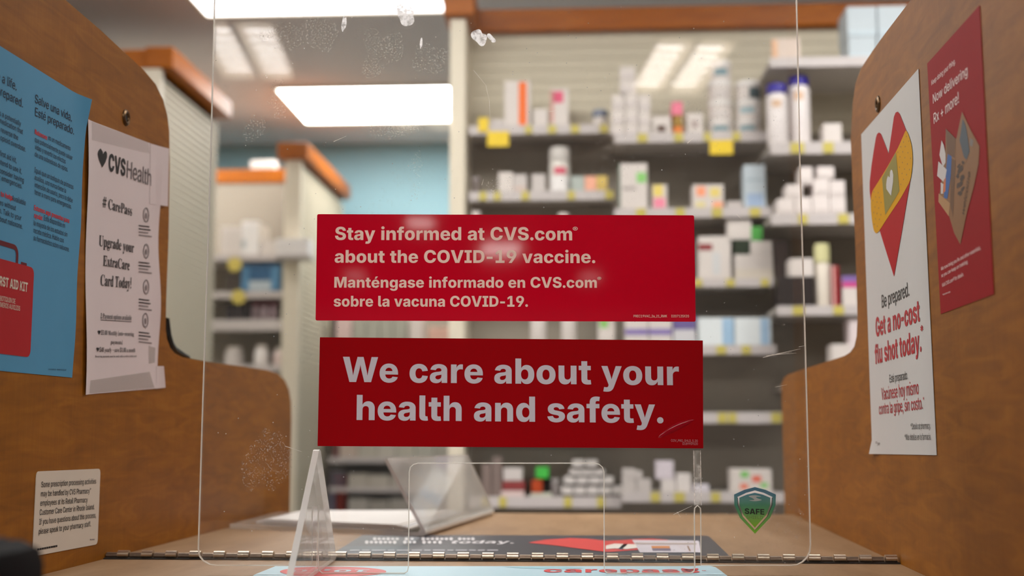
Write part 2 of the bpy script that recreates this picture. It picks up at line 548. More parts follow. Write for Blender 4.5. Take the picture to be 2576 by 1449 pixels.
# ------------------------------------------------------------------ lettering (outlines, 1000 units to the em)
FONT_BOLD = (
'A757|16 0,246 728,227 0,251 -728,-191 0,-102 322,q-24 79,q-45 172,-24 96,41 0,q-23 -97,q-44 -172,-23 -78,-100 -322|182 151,0 132,392 0,0 -132\n'
'B659|54 0,0 728,301 0,q81 0,q110 -47,q56 -83,0 -55,q0 -42,q-34 -65,q-61 -43,-40 -9,0 -5,q44 -2,q74 -44,q44 -77,0 -52,q0 -59,q-58 -92,q-113 -53,-81 0|224 136,117 0,q56 0,q56 45,0 40,q0 28,q-27 41,q-48 23,-34 0,-120 0|224 428,107 0,q29 0,q44 20,q25 38,0 25,q0 38,q-52 44,-44 0,-109 0\n'
'C738|381 -10,q-98 0,q-157 87,q-90 168,0 118,q0 120,q91 167,q157 88,97 0,q65 0,q111 -37,q86 -69,q53 -100,8 -63,-173 0,q-4 28,q-25 44,q-38 31,q-49 16,-30 0,q-55 0,q-78 -53,q-42 -101,0 -71,q0 -72,q42 -100,q78 -51,54 0,q30 0,q49 16,q38 31,q26 44,5 27,173 0,q-7 -53,q-49 -97,q-83 -75,q-114 -43\n'
'D717|321 0,-193 0,0 145,186 0,q64 0,q88 45,q43 97,0 77,q0 77,q-44 96,q-88 45,-65 0,-187 0,0 146,197 0,q110 0,q161 -88,q88 -163,0 -113,q0 -113,q-87 -163,q-161 -88|225 728,0 -728,-171 0,0 728\n'
'E613|54 0,0 728,516 0,0 -142,-345 0,0 -150,318 0,0 -138,-318 0,0 -156,345 0,0 -142\n'
'F588|54 0,0 728,503 0,0 -142,-332 0,0 -177,304 0,0 -138,-304 0,0 -271\n'
'G747|385 -10,q-104 0,q-157 91,q-88 168,0 114,q0 119,q92 167,q157 89,98 0,q63 0,q110 -36,q85 -67,q53 -92,7 -56,-174 0,q-6 24,q-24 37,q-36 26,q-46 14,-28 0,q-55 0,q-79 -53,q-43 -100,0 -71,q0 -71,q42 -100,q80 -53,56 0,q48 0,q69 33,q37 60,0 41,34 -4,-181 0,0 125,313 0,0 -96,q0 -95,q-83 -139,q-145 -75\n'
'H739|54 0,0 728,171 0,0 -286,289 0,0 286,171 0,0 -728,-171 0,0 300,-289 0,0 -300\n'
'I463|31 0,0 139,115 0,0 450,-115 0,0 139,401 0,0 -139,-115 0,0 -450,115 0,0 -139\n'
'J584|278 -10,q-118 0,q-133 121,0 112,0 47,167 0,0 -49,q0 -46,q44 -47,39 0,q39 0,q44 47,0 46,0 507,170 0,0 -506,q0 -112,q-133 -120\n'
'K726|181 143,0 170,q23 39,q44 67,q50 69,32 40,164 200,204 0,-305 -364,-15 4|54 0,0 728,171 0,0 -181,-2 -196,2 -83,0 -268|509 0,-199 313,106 127,293 -440\n'
'L565|54 0,0 728,171 0,0 -586,311 0,0 -142\n'
'M931|54 0,0 728,262 0,95 -290,q8 -25,q21 -81,q21 -92,q18 -84,5 -30,-36 0,q6 29,q17 85,q21 91,q20 82,8 25,94 290,262 0,0 -728,-170 0,0 317,q0 24,q2 75,q2 88,q2 89,0 39,14 0,q-10 -42,q-23 -91,q-23 -86,q-21 -72,-7 -24,-106 -317,-141 0,-107 317,q-8 24,q-21 72,q-24 86,q-23 90,-11 43,17 0,q0 -39,q2 -88,q2 -88,q2 -75,0 -25,0 -317\n'
'N754|54 0,0 728,185 0,207 -334,q16 -27,q37 -67,q37 -79,19 -47,-18 -15,q-3 38,q-5 96,q-3 89,0 30,0 316,173 0,0 -728,-184 0,-190 305,q-21 35,q-41 73,q-43 87,-27 55,24 5,q3 -52,q5 -98,q3 -80,0 -25,0 -305\n'
'O764|382 -10,q-98 0,q-157 87,q-91 168,0 118,q0 120,q91 167,q157 88,98 0,q98 0,q157 -88,q91 -167,0 -120,q0 -119,q-91 -167,q-157 -87|382 140,q53 0,q77 51,q42 101,0 71,q0 73,q-42 100,q-77 52,-53 0,q-53 0,q-77 -52,q-42 -100,0 -73,q0 -71,q42 -100,q77 -52\n'
'P647|54 0,0 728,297 0,q83 0,q120 -63,q64 -112,0 -74,q0 -75,q-65 -111,q-122 -62,-84 0,-189 0,0 138,165 0,q40 0,q54 27,q28 50,0 33,q0 33,q-28 49,q-55 27,-39 0,-98 0,0 -588\n'
'Q770|325 259,139 0,62 -80,75 -86,123 -151,-154 0,-84 103,-50 69|382 -10,q-98 0,q-157 87,q-91 168,0 118,q0 120,q91 167,q157 88,98 0,q98 0,q157 -88,q91 -167,0 -120,q0 -119,q-91 -167,q-157 -87|382 140,q53 0,q77 51,q42 101,0 71,q0 73,q-42 100,q-77 52,-53 0,q-53 0,q-77 -52,q-42 -100,0 -73,q0 -71,q42 -100,q77 -52\n'
'R660|54 0,0 728,298 0,q82 0,q120 -60,q65 -109,0 -74,q0 -74,q-66 -106,q-123 -57,-85 0,-188 0,0 136,167 0,q39 0,q54 23,q28 45,0 33,q0 33,q-28 46,q-54 24,-39 0,-99 0,0 -588|457 0,-172 331,181 0,176 -331\n'
'S662|337 -10,q-93 0,q-135 56,q-73 111,-1 82,164 0,q2 -35,q34 -49,q60 -25,41 0,q36 0,q54 20,q29 36,0 24,q0 21,q-26 31,q-53 22,-42 9,-76 18,q-98 21,q-108 100,0 81,q0 67,q73 102,q127 56,84 0,q85 0,q124 -57,q69 -103,1 -70,-163 0,q-3 42,q-61 47,-52 0,q-34 0,q-49 -19,q-26 -33,0 -22,q0 -22,q26 -30,q51 -21,35 -8,63 -14,q55 -12,q84 -37,q57 -53,q29 -69,0 -43,q0 -70,q-69 -101,q-130 -53\n'
'T665|29 586,0 142,608 0,0 -142,-219 0,0 -586,-171 0,0 586\n'
'U720|360 -10,q-92 0,q-138 66,q-76 121,0 80,0 471,169 0,0 -457,q0 -38,q35 -61,q61 -34,41 0,q41 0,q61 34,q34 60,0 39,0 457,170 0,0 -471,q0 -80,q-76 -121,q-138 -66\n'
'V753|267 0,-251 728,191 0,102 -322,q24 -78,q46 -171,23 -94,-41 0,q23 95,q43 170,23 78,99 322,188 0,-244 -728\n'
'W1042|211 0,-195 728,188 0,73 -326,q11 -49,q17 -107,q18 -108,8 -50,-34 0,q10 50,q18 108,q20 107,11 49,79 326,173 0,78 -326,q12 -49,q19 -107,q19 -108,9 -50,-34 0,q9 50,q17 108,q18 107,10 49,74 326,187 0,-194 -728,-193 0,-89 350,q-14 59,q-22 143,-15 77,45 0,q-17 -77,q-19 -141,-16 -61,-89 -350\n'
'X745|17 0,306 435,0 -129,-280 422,196 0,71 -111,q20 -31,q29 -56,q25 -51,14 -26,-48 0,q15 26,q25 51,q30 56,20 31,72 111,191 0,-273 -413,0 122,298 -437,-202 0,-92 141,q-17 27,q-24 42,q-21 37,-12 21,24 0,q-12 -21,q-21 -37,q-24 -42,-18 -27,-96 -141\n'
'Y736|286 0,0 264,-270 464,199 0,116 -220,q16 -31,q27 -62,14 -39,-31 0,q13 39,q26 62,15 31,111 220,198 0,-265 -464,0 -264\n'
'Z665|44 0,0 109,290 382,q29 39,q69 78,36 38,14 -56,q-49 -3,q-100 -1,-49 0,-237 0,0 142,573 0,0 -110,-284 -376,q-31 -40,q-70 -81,-37 -40,-14 56,q51 4,q104 1,51 0,232 0,0 -142\n'
'a580|208 -10,q-52 0,q-81 36,q-46 70,0 53,q0 45,q32 61,q56 38,q73 20,41 4,q47 4,q56 9,q26 18,0 16,0 3,q0 18,q-18 26,q-33 14,-24 0,q-23 0,q-37 -15,q-22 -25,-4 -18,-153 14,q9 49,q61 74,q102 40,70 0,q52 0,q88 -24,q64 -46,q35 -67,0 -44,0 -363,-160 0,0 75,-3 0,q-15 -28,q-44 -37,q-59 -20|258 101,q30 0,q46 23,q27 41,0 27,0 51,q-7 -4,q-21 -6,q-26 -6,q-27 -5,-13 -2,q-24 -3,q-36 -16,q-19 -26,0 -18,q0 -18,q18 -25,q32 -13\n'
'b628|375 -9,q-39 0,q-60 25,q-41 43,-12 26,-4 0,0 -85,-165 0,0 728,167 0,0 -278,3 0,q12 26,q41 42,q59 26,40 0,q61 0,q99 -63,q59 -123,0 -90,q0 -89,q-57 -124,q-100 -64|322 123,q33 0,q45 36,q24 65,0 44,q0 44,q-24 65,q-45 35,-33 0,q-33 0,q-47 -35,q-26 -65,0 -44,q0 -44,q26 -65,q47 -36\n'
'c586|303 -11,q-83 0,q-122 70,q-66 125,0 83,q0 82,q66 126,q122 69,83 0,q53 0,q87 -28,q66 -53,q40 -73,5 -45,-156 -18,q-4 21,q-15 32,q-23 23,q-31 12,-19 0,q-33 0,q-46 -36,q-25 -66,0 -46,q0 -45,q25 -67,q46 -36,33 0,q19 0,q31 12,q23 23,q16 34,3 21,157 -17,q-5 -46,q-40 -75,q-66 -53,q-88 -29\n'
'd628|253 -9,q-63 0,q-100 64,q-58 124,0 89,q0 90,q60 123,q99 63,60 0,q41 0,q59 -26,q41 -42,12 -26,3 0,0 278,167 0,0 -728,-165 0,0 85,-4 0,q-12 -26,q-41 -43,q-60 -25|306 123,q33 0,q47 36,q26 65,0 44,q0 44,q-26 65,q-47 35,-33 0,q-33 0,q-46 -35,q-24 -65,0 -44,q0 -44,q24 -65,q47 -36\n'
'e590|304 -11,q-83 0,q-123 68,q-66 125,0 84,q0 83,q67 125,q119 70,80 0,q57 0,q96 -37,q71 -70,q38 -102,0 -65,0 -43,-469 0,0 99,390 0,-78 -23,q0 37,q-24 53,q-45 29,-34 0,q-33 0,q-46 -29,q-25 -52,0 -36,0 -71,q0 -40,q28 -55,q50 -28,34 0,q23 0,q39 13,q27 25,7 18,149 -16,q-12 -49,q-68 -72,q-104 -41\n'
'f404|378 536,0 -126,-368 0,0 126|102 0,0 576,q0 58,q45 78,q82 38,56 0,q34 0,q60 -7,13 -3,-18 -125,q-9 2,q-28 3,-13 0,q-30 0,q-25 -27,0 -27,0 -566\n'
'g629|305 -214,q-74 0,q-105 38,q-63 69,-10 45,151 20,q5 -15,q25 -25,q42 -15,29 0,q50 0,q55 50,0 50,0 91,-9 0,q-11 -26,q-40 -40,q-59 -22,-38 0,q-63 0,q-100 60,q-58 117,0 87,q0 89,q60 122,q100 63,60 0,q40 0,q60 -26,q42 -43,12 -26,4 0,0 87,165 0,0 -519,q0 -78,q-68 -103,q-121 -50|306 132,q33 0,q47 33,q26 63,0 43,q0 44,q-26 63,q-47 35,-33 0,q-32 0,q-47 -35,q-24 -64,0 -43,q0 -43,q24 -63,q47 -33\n'
'h623|221 302,0 -302,-167 0,0 728,165 0,0 -330,-17 0,q22 67,q87 79,73 0,q57 0,q83 -50,q45 -92,0 -62,0 -340,-167 0,0 307,q0 46,q-47 52,-42 0,q-27 0,q-42 -24,q-23 -46\n'
'i275|54 0,0 536,167 0,0 -536|137 596,q-37 0,q-52 48,0 34,q0 35,q52 48,37 0,q37 0,q52 -48,0 -35,q0 -34,q-52 -48\n'
'j275|54 536,167 0,0 -563,q0 -63,q-50 -78,q-93 -36,-65 0,-45 0,0 128,25 0,q34 0,q27 28,0 29|137 596,q-37 0,q-51 48,0 34,q0 35,q51 48,37 0,q38 0,q51 -48,0 -35,q0 -34,q-51 -48\n'
'k583|204 143,0 199,23 0,158 194,192 0,-229 -275,-43 0|54 0,0 728,167 0,0 -728|392 0,-147 224,110 118,230 -342\n'
'l310|231 -2,q-92 0,q-85 73,0 78,0 579,167 0,0 -561,q0 -22,q19 -20,20 0,q9 0,q12 1,4 1,17 -120,q-12 -3,q-36 -6\n'
'm917|54 0,0 536,156 0,6 -134,-10 0,q12 50,q50 63,q67 30,37 0,q59 0,q77 -73,16 -78,-18 0,q12 52,q55 67,q75 32,41 0,q51 0,q79 -45,q44 -82,0 -58,0 -360,-167 0,0 323,q0 41,q-44 44,-34 0,q-24 0,q-36 -22,q-19 -39,0 -27,0 -320,-161 0,0 325,q0 38,q-42 45,-35 0,q-23 0,q-36 -22,q-21 -40,0 -29,0 -317\n'
'n623|221 302,0 -302,-167 0,0 536,160 0,2 -138,-14 0,q22 67,q87 79,73 0,q57 0,q83 -50,q45 -92,0 -62,0 -340,-167 0,0 307,q0 46,q-47 52,-42 0,q-27 0,q-42 -24,q-23 -46\n'
'o610|305 -11,q-84 0,q-122 70,q-67 124,0 84,q0 83,q67 125,q122 69,84 0,q84 0,q122 -69,q66 -125,0 -83,q0 -84,q-66 -124,q-122 -70|305 119,q32 0,q46 37,q24 66,0 45,q0 45,q-24 66,q-46 36,-32 0,q-32 0,q-46 -36,q-25 -66,0 -45,q0 -45,q25 -66,q46 -37\n'
'p628|54 -204,0 740,165 0,0 -85,5 0,q12 25,q40 42,q60 26,40 0,q61 0,q99 -63,q59 -123,0 -90,q0 -89,q-57 -124,q-100 -64,-63 0,q-39 0,q-59 25,q-41 43,-12 26,-3 0,0 -289|322 123,q33 0,q45 36,q24 65,0 44,q0 44,q-24 65,q-45 35,-33 0,q-33 0,q-47 -35,q-26 -65,0 -44,q0 -44,q26 -65,q47 -36\n'
'q628|574 -204,-167 0,0 289,-3 0,q-12 -26,q-41 -43,q-59 -25,-39 0,q-63 0,q-100 64,q-58 124,0 89,q0 90,q60 123,q99 63,60 0,q41 0,q59 -26,q41 -42,12 -25,5 0,0 85,165 0|306 123,q33 0,q47 36,q26 65,0 44,q0 44,q-26 65,q-47 35,-33 0,q-33 0,q-46 -35,q-24 -65,0 -44,q0 -44,q24 -65,q47 -36\n'
'r410|54 0,0 536,162 0,0 -96,4 0,q15 52,q65 49,47 0,q13 0,q24 -2,11 -2,0 -143,q-11 3,q-39 3,-17 0,q-31 0,q-49 -28,q-27 -50,0 -34,0 -288\n'
's560|281 -11,q-70 0,q-107 41,q-67 76,-8 53,159 16,q8 -33,q47 -36,42 0,q36 0,q41 25,0 21,q0 18,q-33 23,-33 7,-95 18,q-79 15,q-80 78,0 62,q0 53,q58 77,q106 41,72 0,q69 0,q103 -39,q60 -71,7 -50,-150 -16,q-5 28,q-45 33,-35 0,q-32 0,q-41 -26,0 -21,q0 -17,q28 -24,32 -6,104 -19,q80 -16,q79 -71,0 -59,q0 -54,q-64 -82,q-113 -45\n'
't384|356 536,0 -126,-346 0,0 126|87 669,168 0,0 -501,q0 -23,q20 -20,25 0,q10 0,q33 2,8 2,15 -125,q-24 -5,q-53 -4,-25 0,q-88 0,q-89 77,0 77\n'
'u623|239 -8,q-57 0,q-83 50,q-45 92,0 62,0 340,167 0,0 -307,q0 -46,q47 -52,41 0,q28 0,q41 24,q24 46,0 33,0 302,167 0,0 -536,-160 0,-2 138,13 0,q-21 -67,q-88 -79\n'
'v599|203 0,-195 536,176 0,81 -259,q16 -52,q25 -107,13 -58,-34 0,q12 58,q25 107,16 52,79 259,174 0,-196 -536\n'
'w855|165 0,-159 536,176 0,40 -180,q12 -56,q27 -127,11 -71,-19 0,q13 70,q30 127,13 57,44 180,149 0,43 -180,q13 -57,q30 -126,13 -71,-19 0,q12 70,q25 127,12 57,40 180,178 0,-160 -536,-171 0,-57 196,q-8 29,q-17 70,q-15 73,-8 31,28 0,q-7 -31,q-16 -73,q-16 -70,-8 -29,-57 -196\n'
'x578|12 0,208 329,-1 -108,-196 315,179 0,40 -73,q22 -40,q36 -79,18 -37,-56 0,q20 37,q36 79,22 40,43 73,175 0,-200 -315,1 107,207 -328,-178 0,-49 85,q-22 40,q-38 78,-18 37,52 0,q-18 -37,q-36 -78,-22 -40,-49 -85\n'
'y601|58 -196,25 125,37 -4,q27 -5,q37 8,q22 26,1 22,3 24,-202 536,176 0,81 -259,q16 -53,q22 -106,13 -58,-39 0,q13 58,q27 107,17 52,85 259,173 0,-227 -599,q-16 -45,q-52 -64,q-76 -35,-55 0,q-30 0,q-57 6\n'
'z566|54 0,0 101,253 301,0 3,-248 0,0 131,446 0,0 -110,-239 -293,0 -2,246 0,0 -131\n'
'0645|323 -10,q-96 0,q-129 89,q-65 167,0 117,q0 118,q66 167,q128 90,96 0,q95 0,q129 -90,q65 -167,0 -118,q0 -117,q-65 -167,q-128 -89|323 128,q42 0,q54 52,q26 105,0 78,q0 79,q-26 105,q-54 53,-42 0,q-42 0,q-54 -53,q-27 -105,0 -79,q0 -78,q27 -105,q54 -52\n'
'1645|82 0,0 137,501 0,0 -137|435 728,0 -728,-168 0,0 577,-4 0,-164 -110,0 149,167 112\n'
'2645|59 0,0 123,266 231,q29 26,q45 46,q25 49,0 29,q0 31,q-27 44,q-47 25,-31 0,q-32 0,q-48 -27,q-27 -51,0 -36,-161 0,q0 76,q67 111,q121 61,81 0,q80 0,q120 -55,q67 -100,0 -67,q0 -45,q-35 -82,q-81 -92,-69 -60,-107 -96,0 -4,299 0,0 -137\n'
'3645|318 -10,q-87 0,q-127 61,q-69 105,-1 67,168 0,q1 -29,q31 -44,q51 -24,33 0,q33 0,q50 25,q28 47,0 33,q0 29,q-30 47,q-56 27,-40 0,-91 0,0 105,158 148,0 3,-299 0,0 138,501 0,0 -126,-240 -216,0 37,q84 10,q122 -49,q65 -99,0 -65,q0 -69,q-73 -104,q-129 -57\n'
'4645|20 132,0 132,281 464,166 0,-276 -459,0 -4,434 0,0 -133|374 0,0 171,4 60,0 223,155 0,0 -454\n'
'5645|319 -10,q-80 0,q-122 57,q-71 103,-3 67,165 0,q1 -28,q30 -44,q49 -24,31 0,q34 0,q52 30,q29 55,0 35,q0 37,q-30 55,q-52 30,-34 0,q-36 0,q-58 -31,-13 -26,-153 18,29 404,468 0,0 -138,-324 0,-15 -166,3 0,q21 29,q77 34,48 0,q48 0,q85 -36,q64 -65,q36 -88,0 -52,q0 -75,q-70 -115,q-126 -66\n'
'6645|326 -10,q-77 0,q-126 60,q-75 111,0 78,q0 59,q47 114,45 65,169 251,174 0,-223 -327,-48 0,q11 16,q41 32,q62 22,39 0,q70 0,q103 -55,q59 -103,0 -71,q0 -75,q-70 -114,q-122 -63|323 121,q34 0,q51 31,q29 53,0 34,q0 34,q-29 53,q-51 30,-34 0,q-32 0,q-51 -30,q-30 -53,0 -34,q0 -34,q30 -53,q51 -31\n'
'7645|112 0,295 585,0 3,-345 0,0 140,521 0,0 -140,-296 -588\n'
'8645|322 -10,q-85 0,q-130 53,q-74 93,0 60,q0 47,q44 76,q76 50,49 7,0 3,q-64 11,q-79 89,0 62,q0 57,q67 89,q119 51,77 0,q77 0,q120 -50,q67 -89,0 -58,q0 -62,q-79 -88,-64 -12,0 -3,q49 -7,q76 -50,q44 -76,0 -47,q0 -60,q-74 -93,q-131 -53|322 111,q34 0,q50 25,q29 45,0 29,q0 29,q-29 45,q-51 26,-33 0,q-32 0,q-51 -25,q-29 -46,0 -29,q0 -29,q28 -45,q51 -25|322 433,q29 0,q44 22,q26 42,0 26,q0 27,q-25 40,q-45 22,-29 0,q-29 0,q-44 -22,q-25 -40,0 -27,q0 -26,q25 -41,q44 -23\n'
'9645|319 737,q77 0,q126 -59,q75 -111,0 -78,q0 -60,q-47 -113,-45 -66,-169 -250,-174 0,223 327,48 0,q-10 -17,q-42 -32,q-61 -21,-40 0,q-69 0,q-104 55,q-59 103,0 70,q0 76,q70 113,q123 63|322 606,q-33 0,q-51 -30,q-30 -53,0 -34,q0 -34,q30 -53,q51 -31,33 0,q32 0,q51 31,q30 53,0 33,q0 35,q-30 53,q-51 30\n'
'.269|135 -10,q-39 0,q-52 52,0 39,q0 38,q52 52,39 0,q38 0,q53 -52,0 -38,q0 -39,q-53 -52\n'
',269|23 -186,39 303,162 0,-89 -303\n'
'-645|490 356,0 -130,-335 0,0 130\n'
'+645|253 33,0 512,139 0,0 -512|67 223,0 132,511 0,0 -132\n'
'!323|86 227,-14 501,179 0,-14 -501|162 -10,q-41 0,q-53 50,0 40,q0 39,q53 50,41 0,q41 0,q52 -50,0 -39,q0 -40,q-52 -50\n'
'*645|271 318,11 133,-111 -75,-52 89,121 57,-121 58,52 90,111 -75,-11 133,102 0,-9 -133,110 75,51 -90,-119 -58,119 -57,-51 -89,-110 75,9 -133\n'
'é590|304 -11,q-83 0,q-123 68,q-66 125,0 84,q0 83,q67 125,q119 70,80 0,q57 0,q96 -37,q71 -70,q38 -102,0 -65,0 -43,-469 0,0 99,390 0,-78 -23,q0 37,q-24 53,q-45 29,-34 0,q-33 0,q-46 -29,q-25 -52,0 -36,0 -71,q0 -40,q28 -55,q50 -28,34 0,q23 0,q39 13,q27 25,7 18,149 -16,q-12 -49,q-68 -72,q-104 -41|236 602,75 155,152 0,-114 -155\n'
'í275|54 0,0 536,167 0,0 -536|77 602,75 155,152 0,-114 -155\n'
'ú623|239 -8,q-57 0,q-83 50,q-45 92,0 62,0 340,167 0,0 -307,q0 -46,q47 -52,41 0,q28 0,q41 24,q24 46,0 33,0 302,167 0,0 -536,-160 0,-2 138,13 0,q-21 -67,q-88 -79|251 602,75 155,152 0,-113 -155\n'
'ñ623|221 302,0 -302,-167 0,0 536,160 0,2 -138,-14 0,q22 67,q87 79,73 0,q57 0,q83 -50,q45 -92,0 -62,0 -340,-167 0,0 307,q0 46,q-47 52,-42 0,q-27 0,q-42 -24,q-23 -46|381 610,q-25 0,q-38 16,q-28 21,q-25 16,-12 0,q-16 0,q-17 -27,-1 -23,-88 0,q2 68,q61 71,47 0,q25 0,q38 -16,q28 -21,q25 -16,12 0,q19 0,q15 26,1 24,87 0,q-1 -67,q-63 -72\n'
'®654|327 169,q-59 0,q-103 44,q-78 79,q-44 103,0 58,q0 59,q44 103,q78 78,q103 44,59 0,q59 0,q103 -44,q78 -78,q44 -103,0 -59,q0 -58,q-44 -103,q-78 -79,q-103 -44|327 246,q57 0,q95 56,q55 94,0 57,q0 58,q-56 93,q-94 56,-57 0,q-57 0,q-95 -56,q-55 -93,0 -58,q0 -57,q55 -94,q95 -56|373 324,-54 120,74 0,59 -120|222 324,0 262,124 0,q29 0,q44 -21,q25 -40,0 -28,q0 -28,q-26 -39,q-45 -21,-30 0,-80 0,0 51,70 0,q16 0,q20 18,0 18,q0 17,q-20 17,-16 0,-38 0,0 -206\n'
'$662|301 -99,0 925,72 0,0 -925|337 -10,q-93 0,q-135 56,q-73 111,-1 82,164 0,q2 -35,q34 -49,q60 -25,41 0,q36 0,q54 20,q29 36,0 24,q0 21,q-26 31,q-53 22,-42 9,-76 18,q-98 21,q-108 100,0 81,q0 67,q73 102,q127 56,84 0,q85 0,q124 -57,q69 -103,1 -70,-163 0,q-3 42,q-61 47,-52 0,q-34 0,q-49 -19,q-26 -33,0 -22,q0 -22,q26 -30,q51 -21,35 -8,63 -14,q55 -12,q84 -37,q57 -53,q29 -69,0 -43,q0 -70,q-69 -101,q-130 -53\n'
'#648|330 0,119 728,125 0,-120 -728|5 175,22 124,574 0,-21 -124|74 0,119 728,125 0,-119 -728|47 428,21 124,574 0,-21 -124\n'
' 269\n')
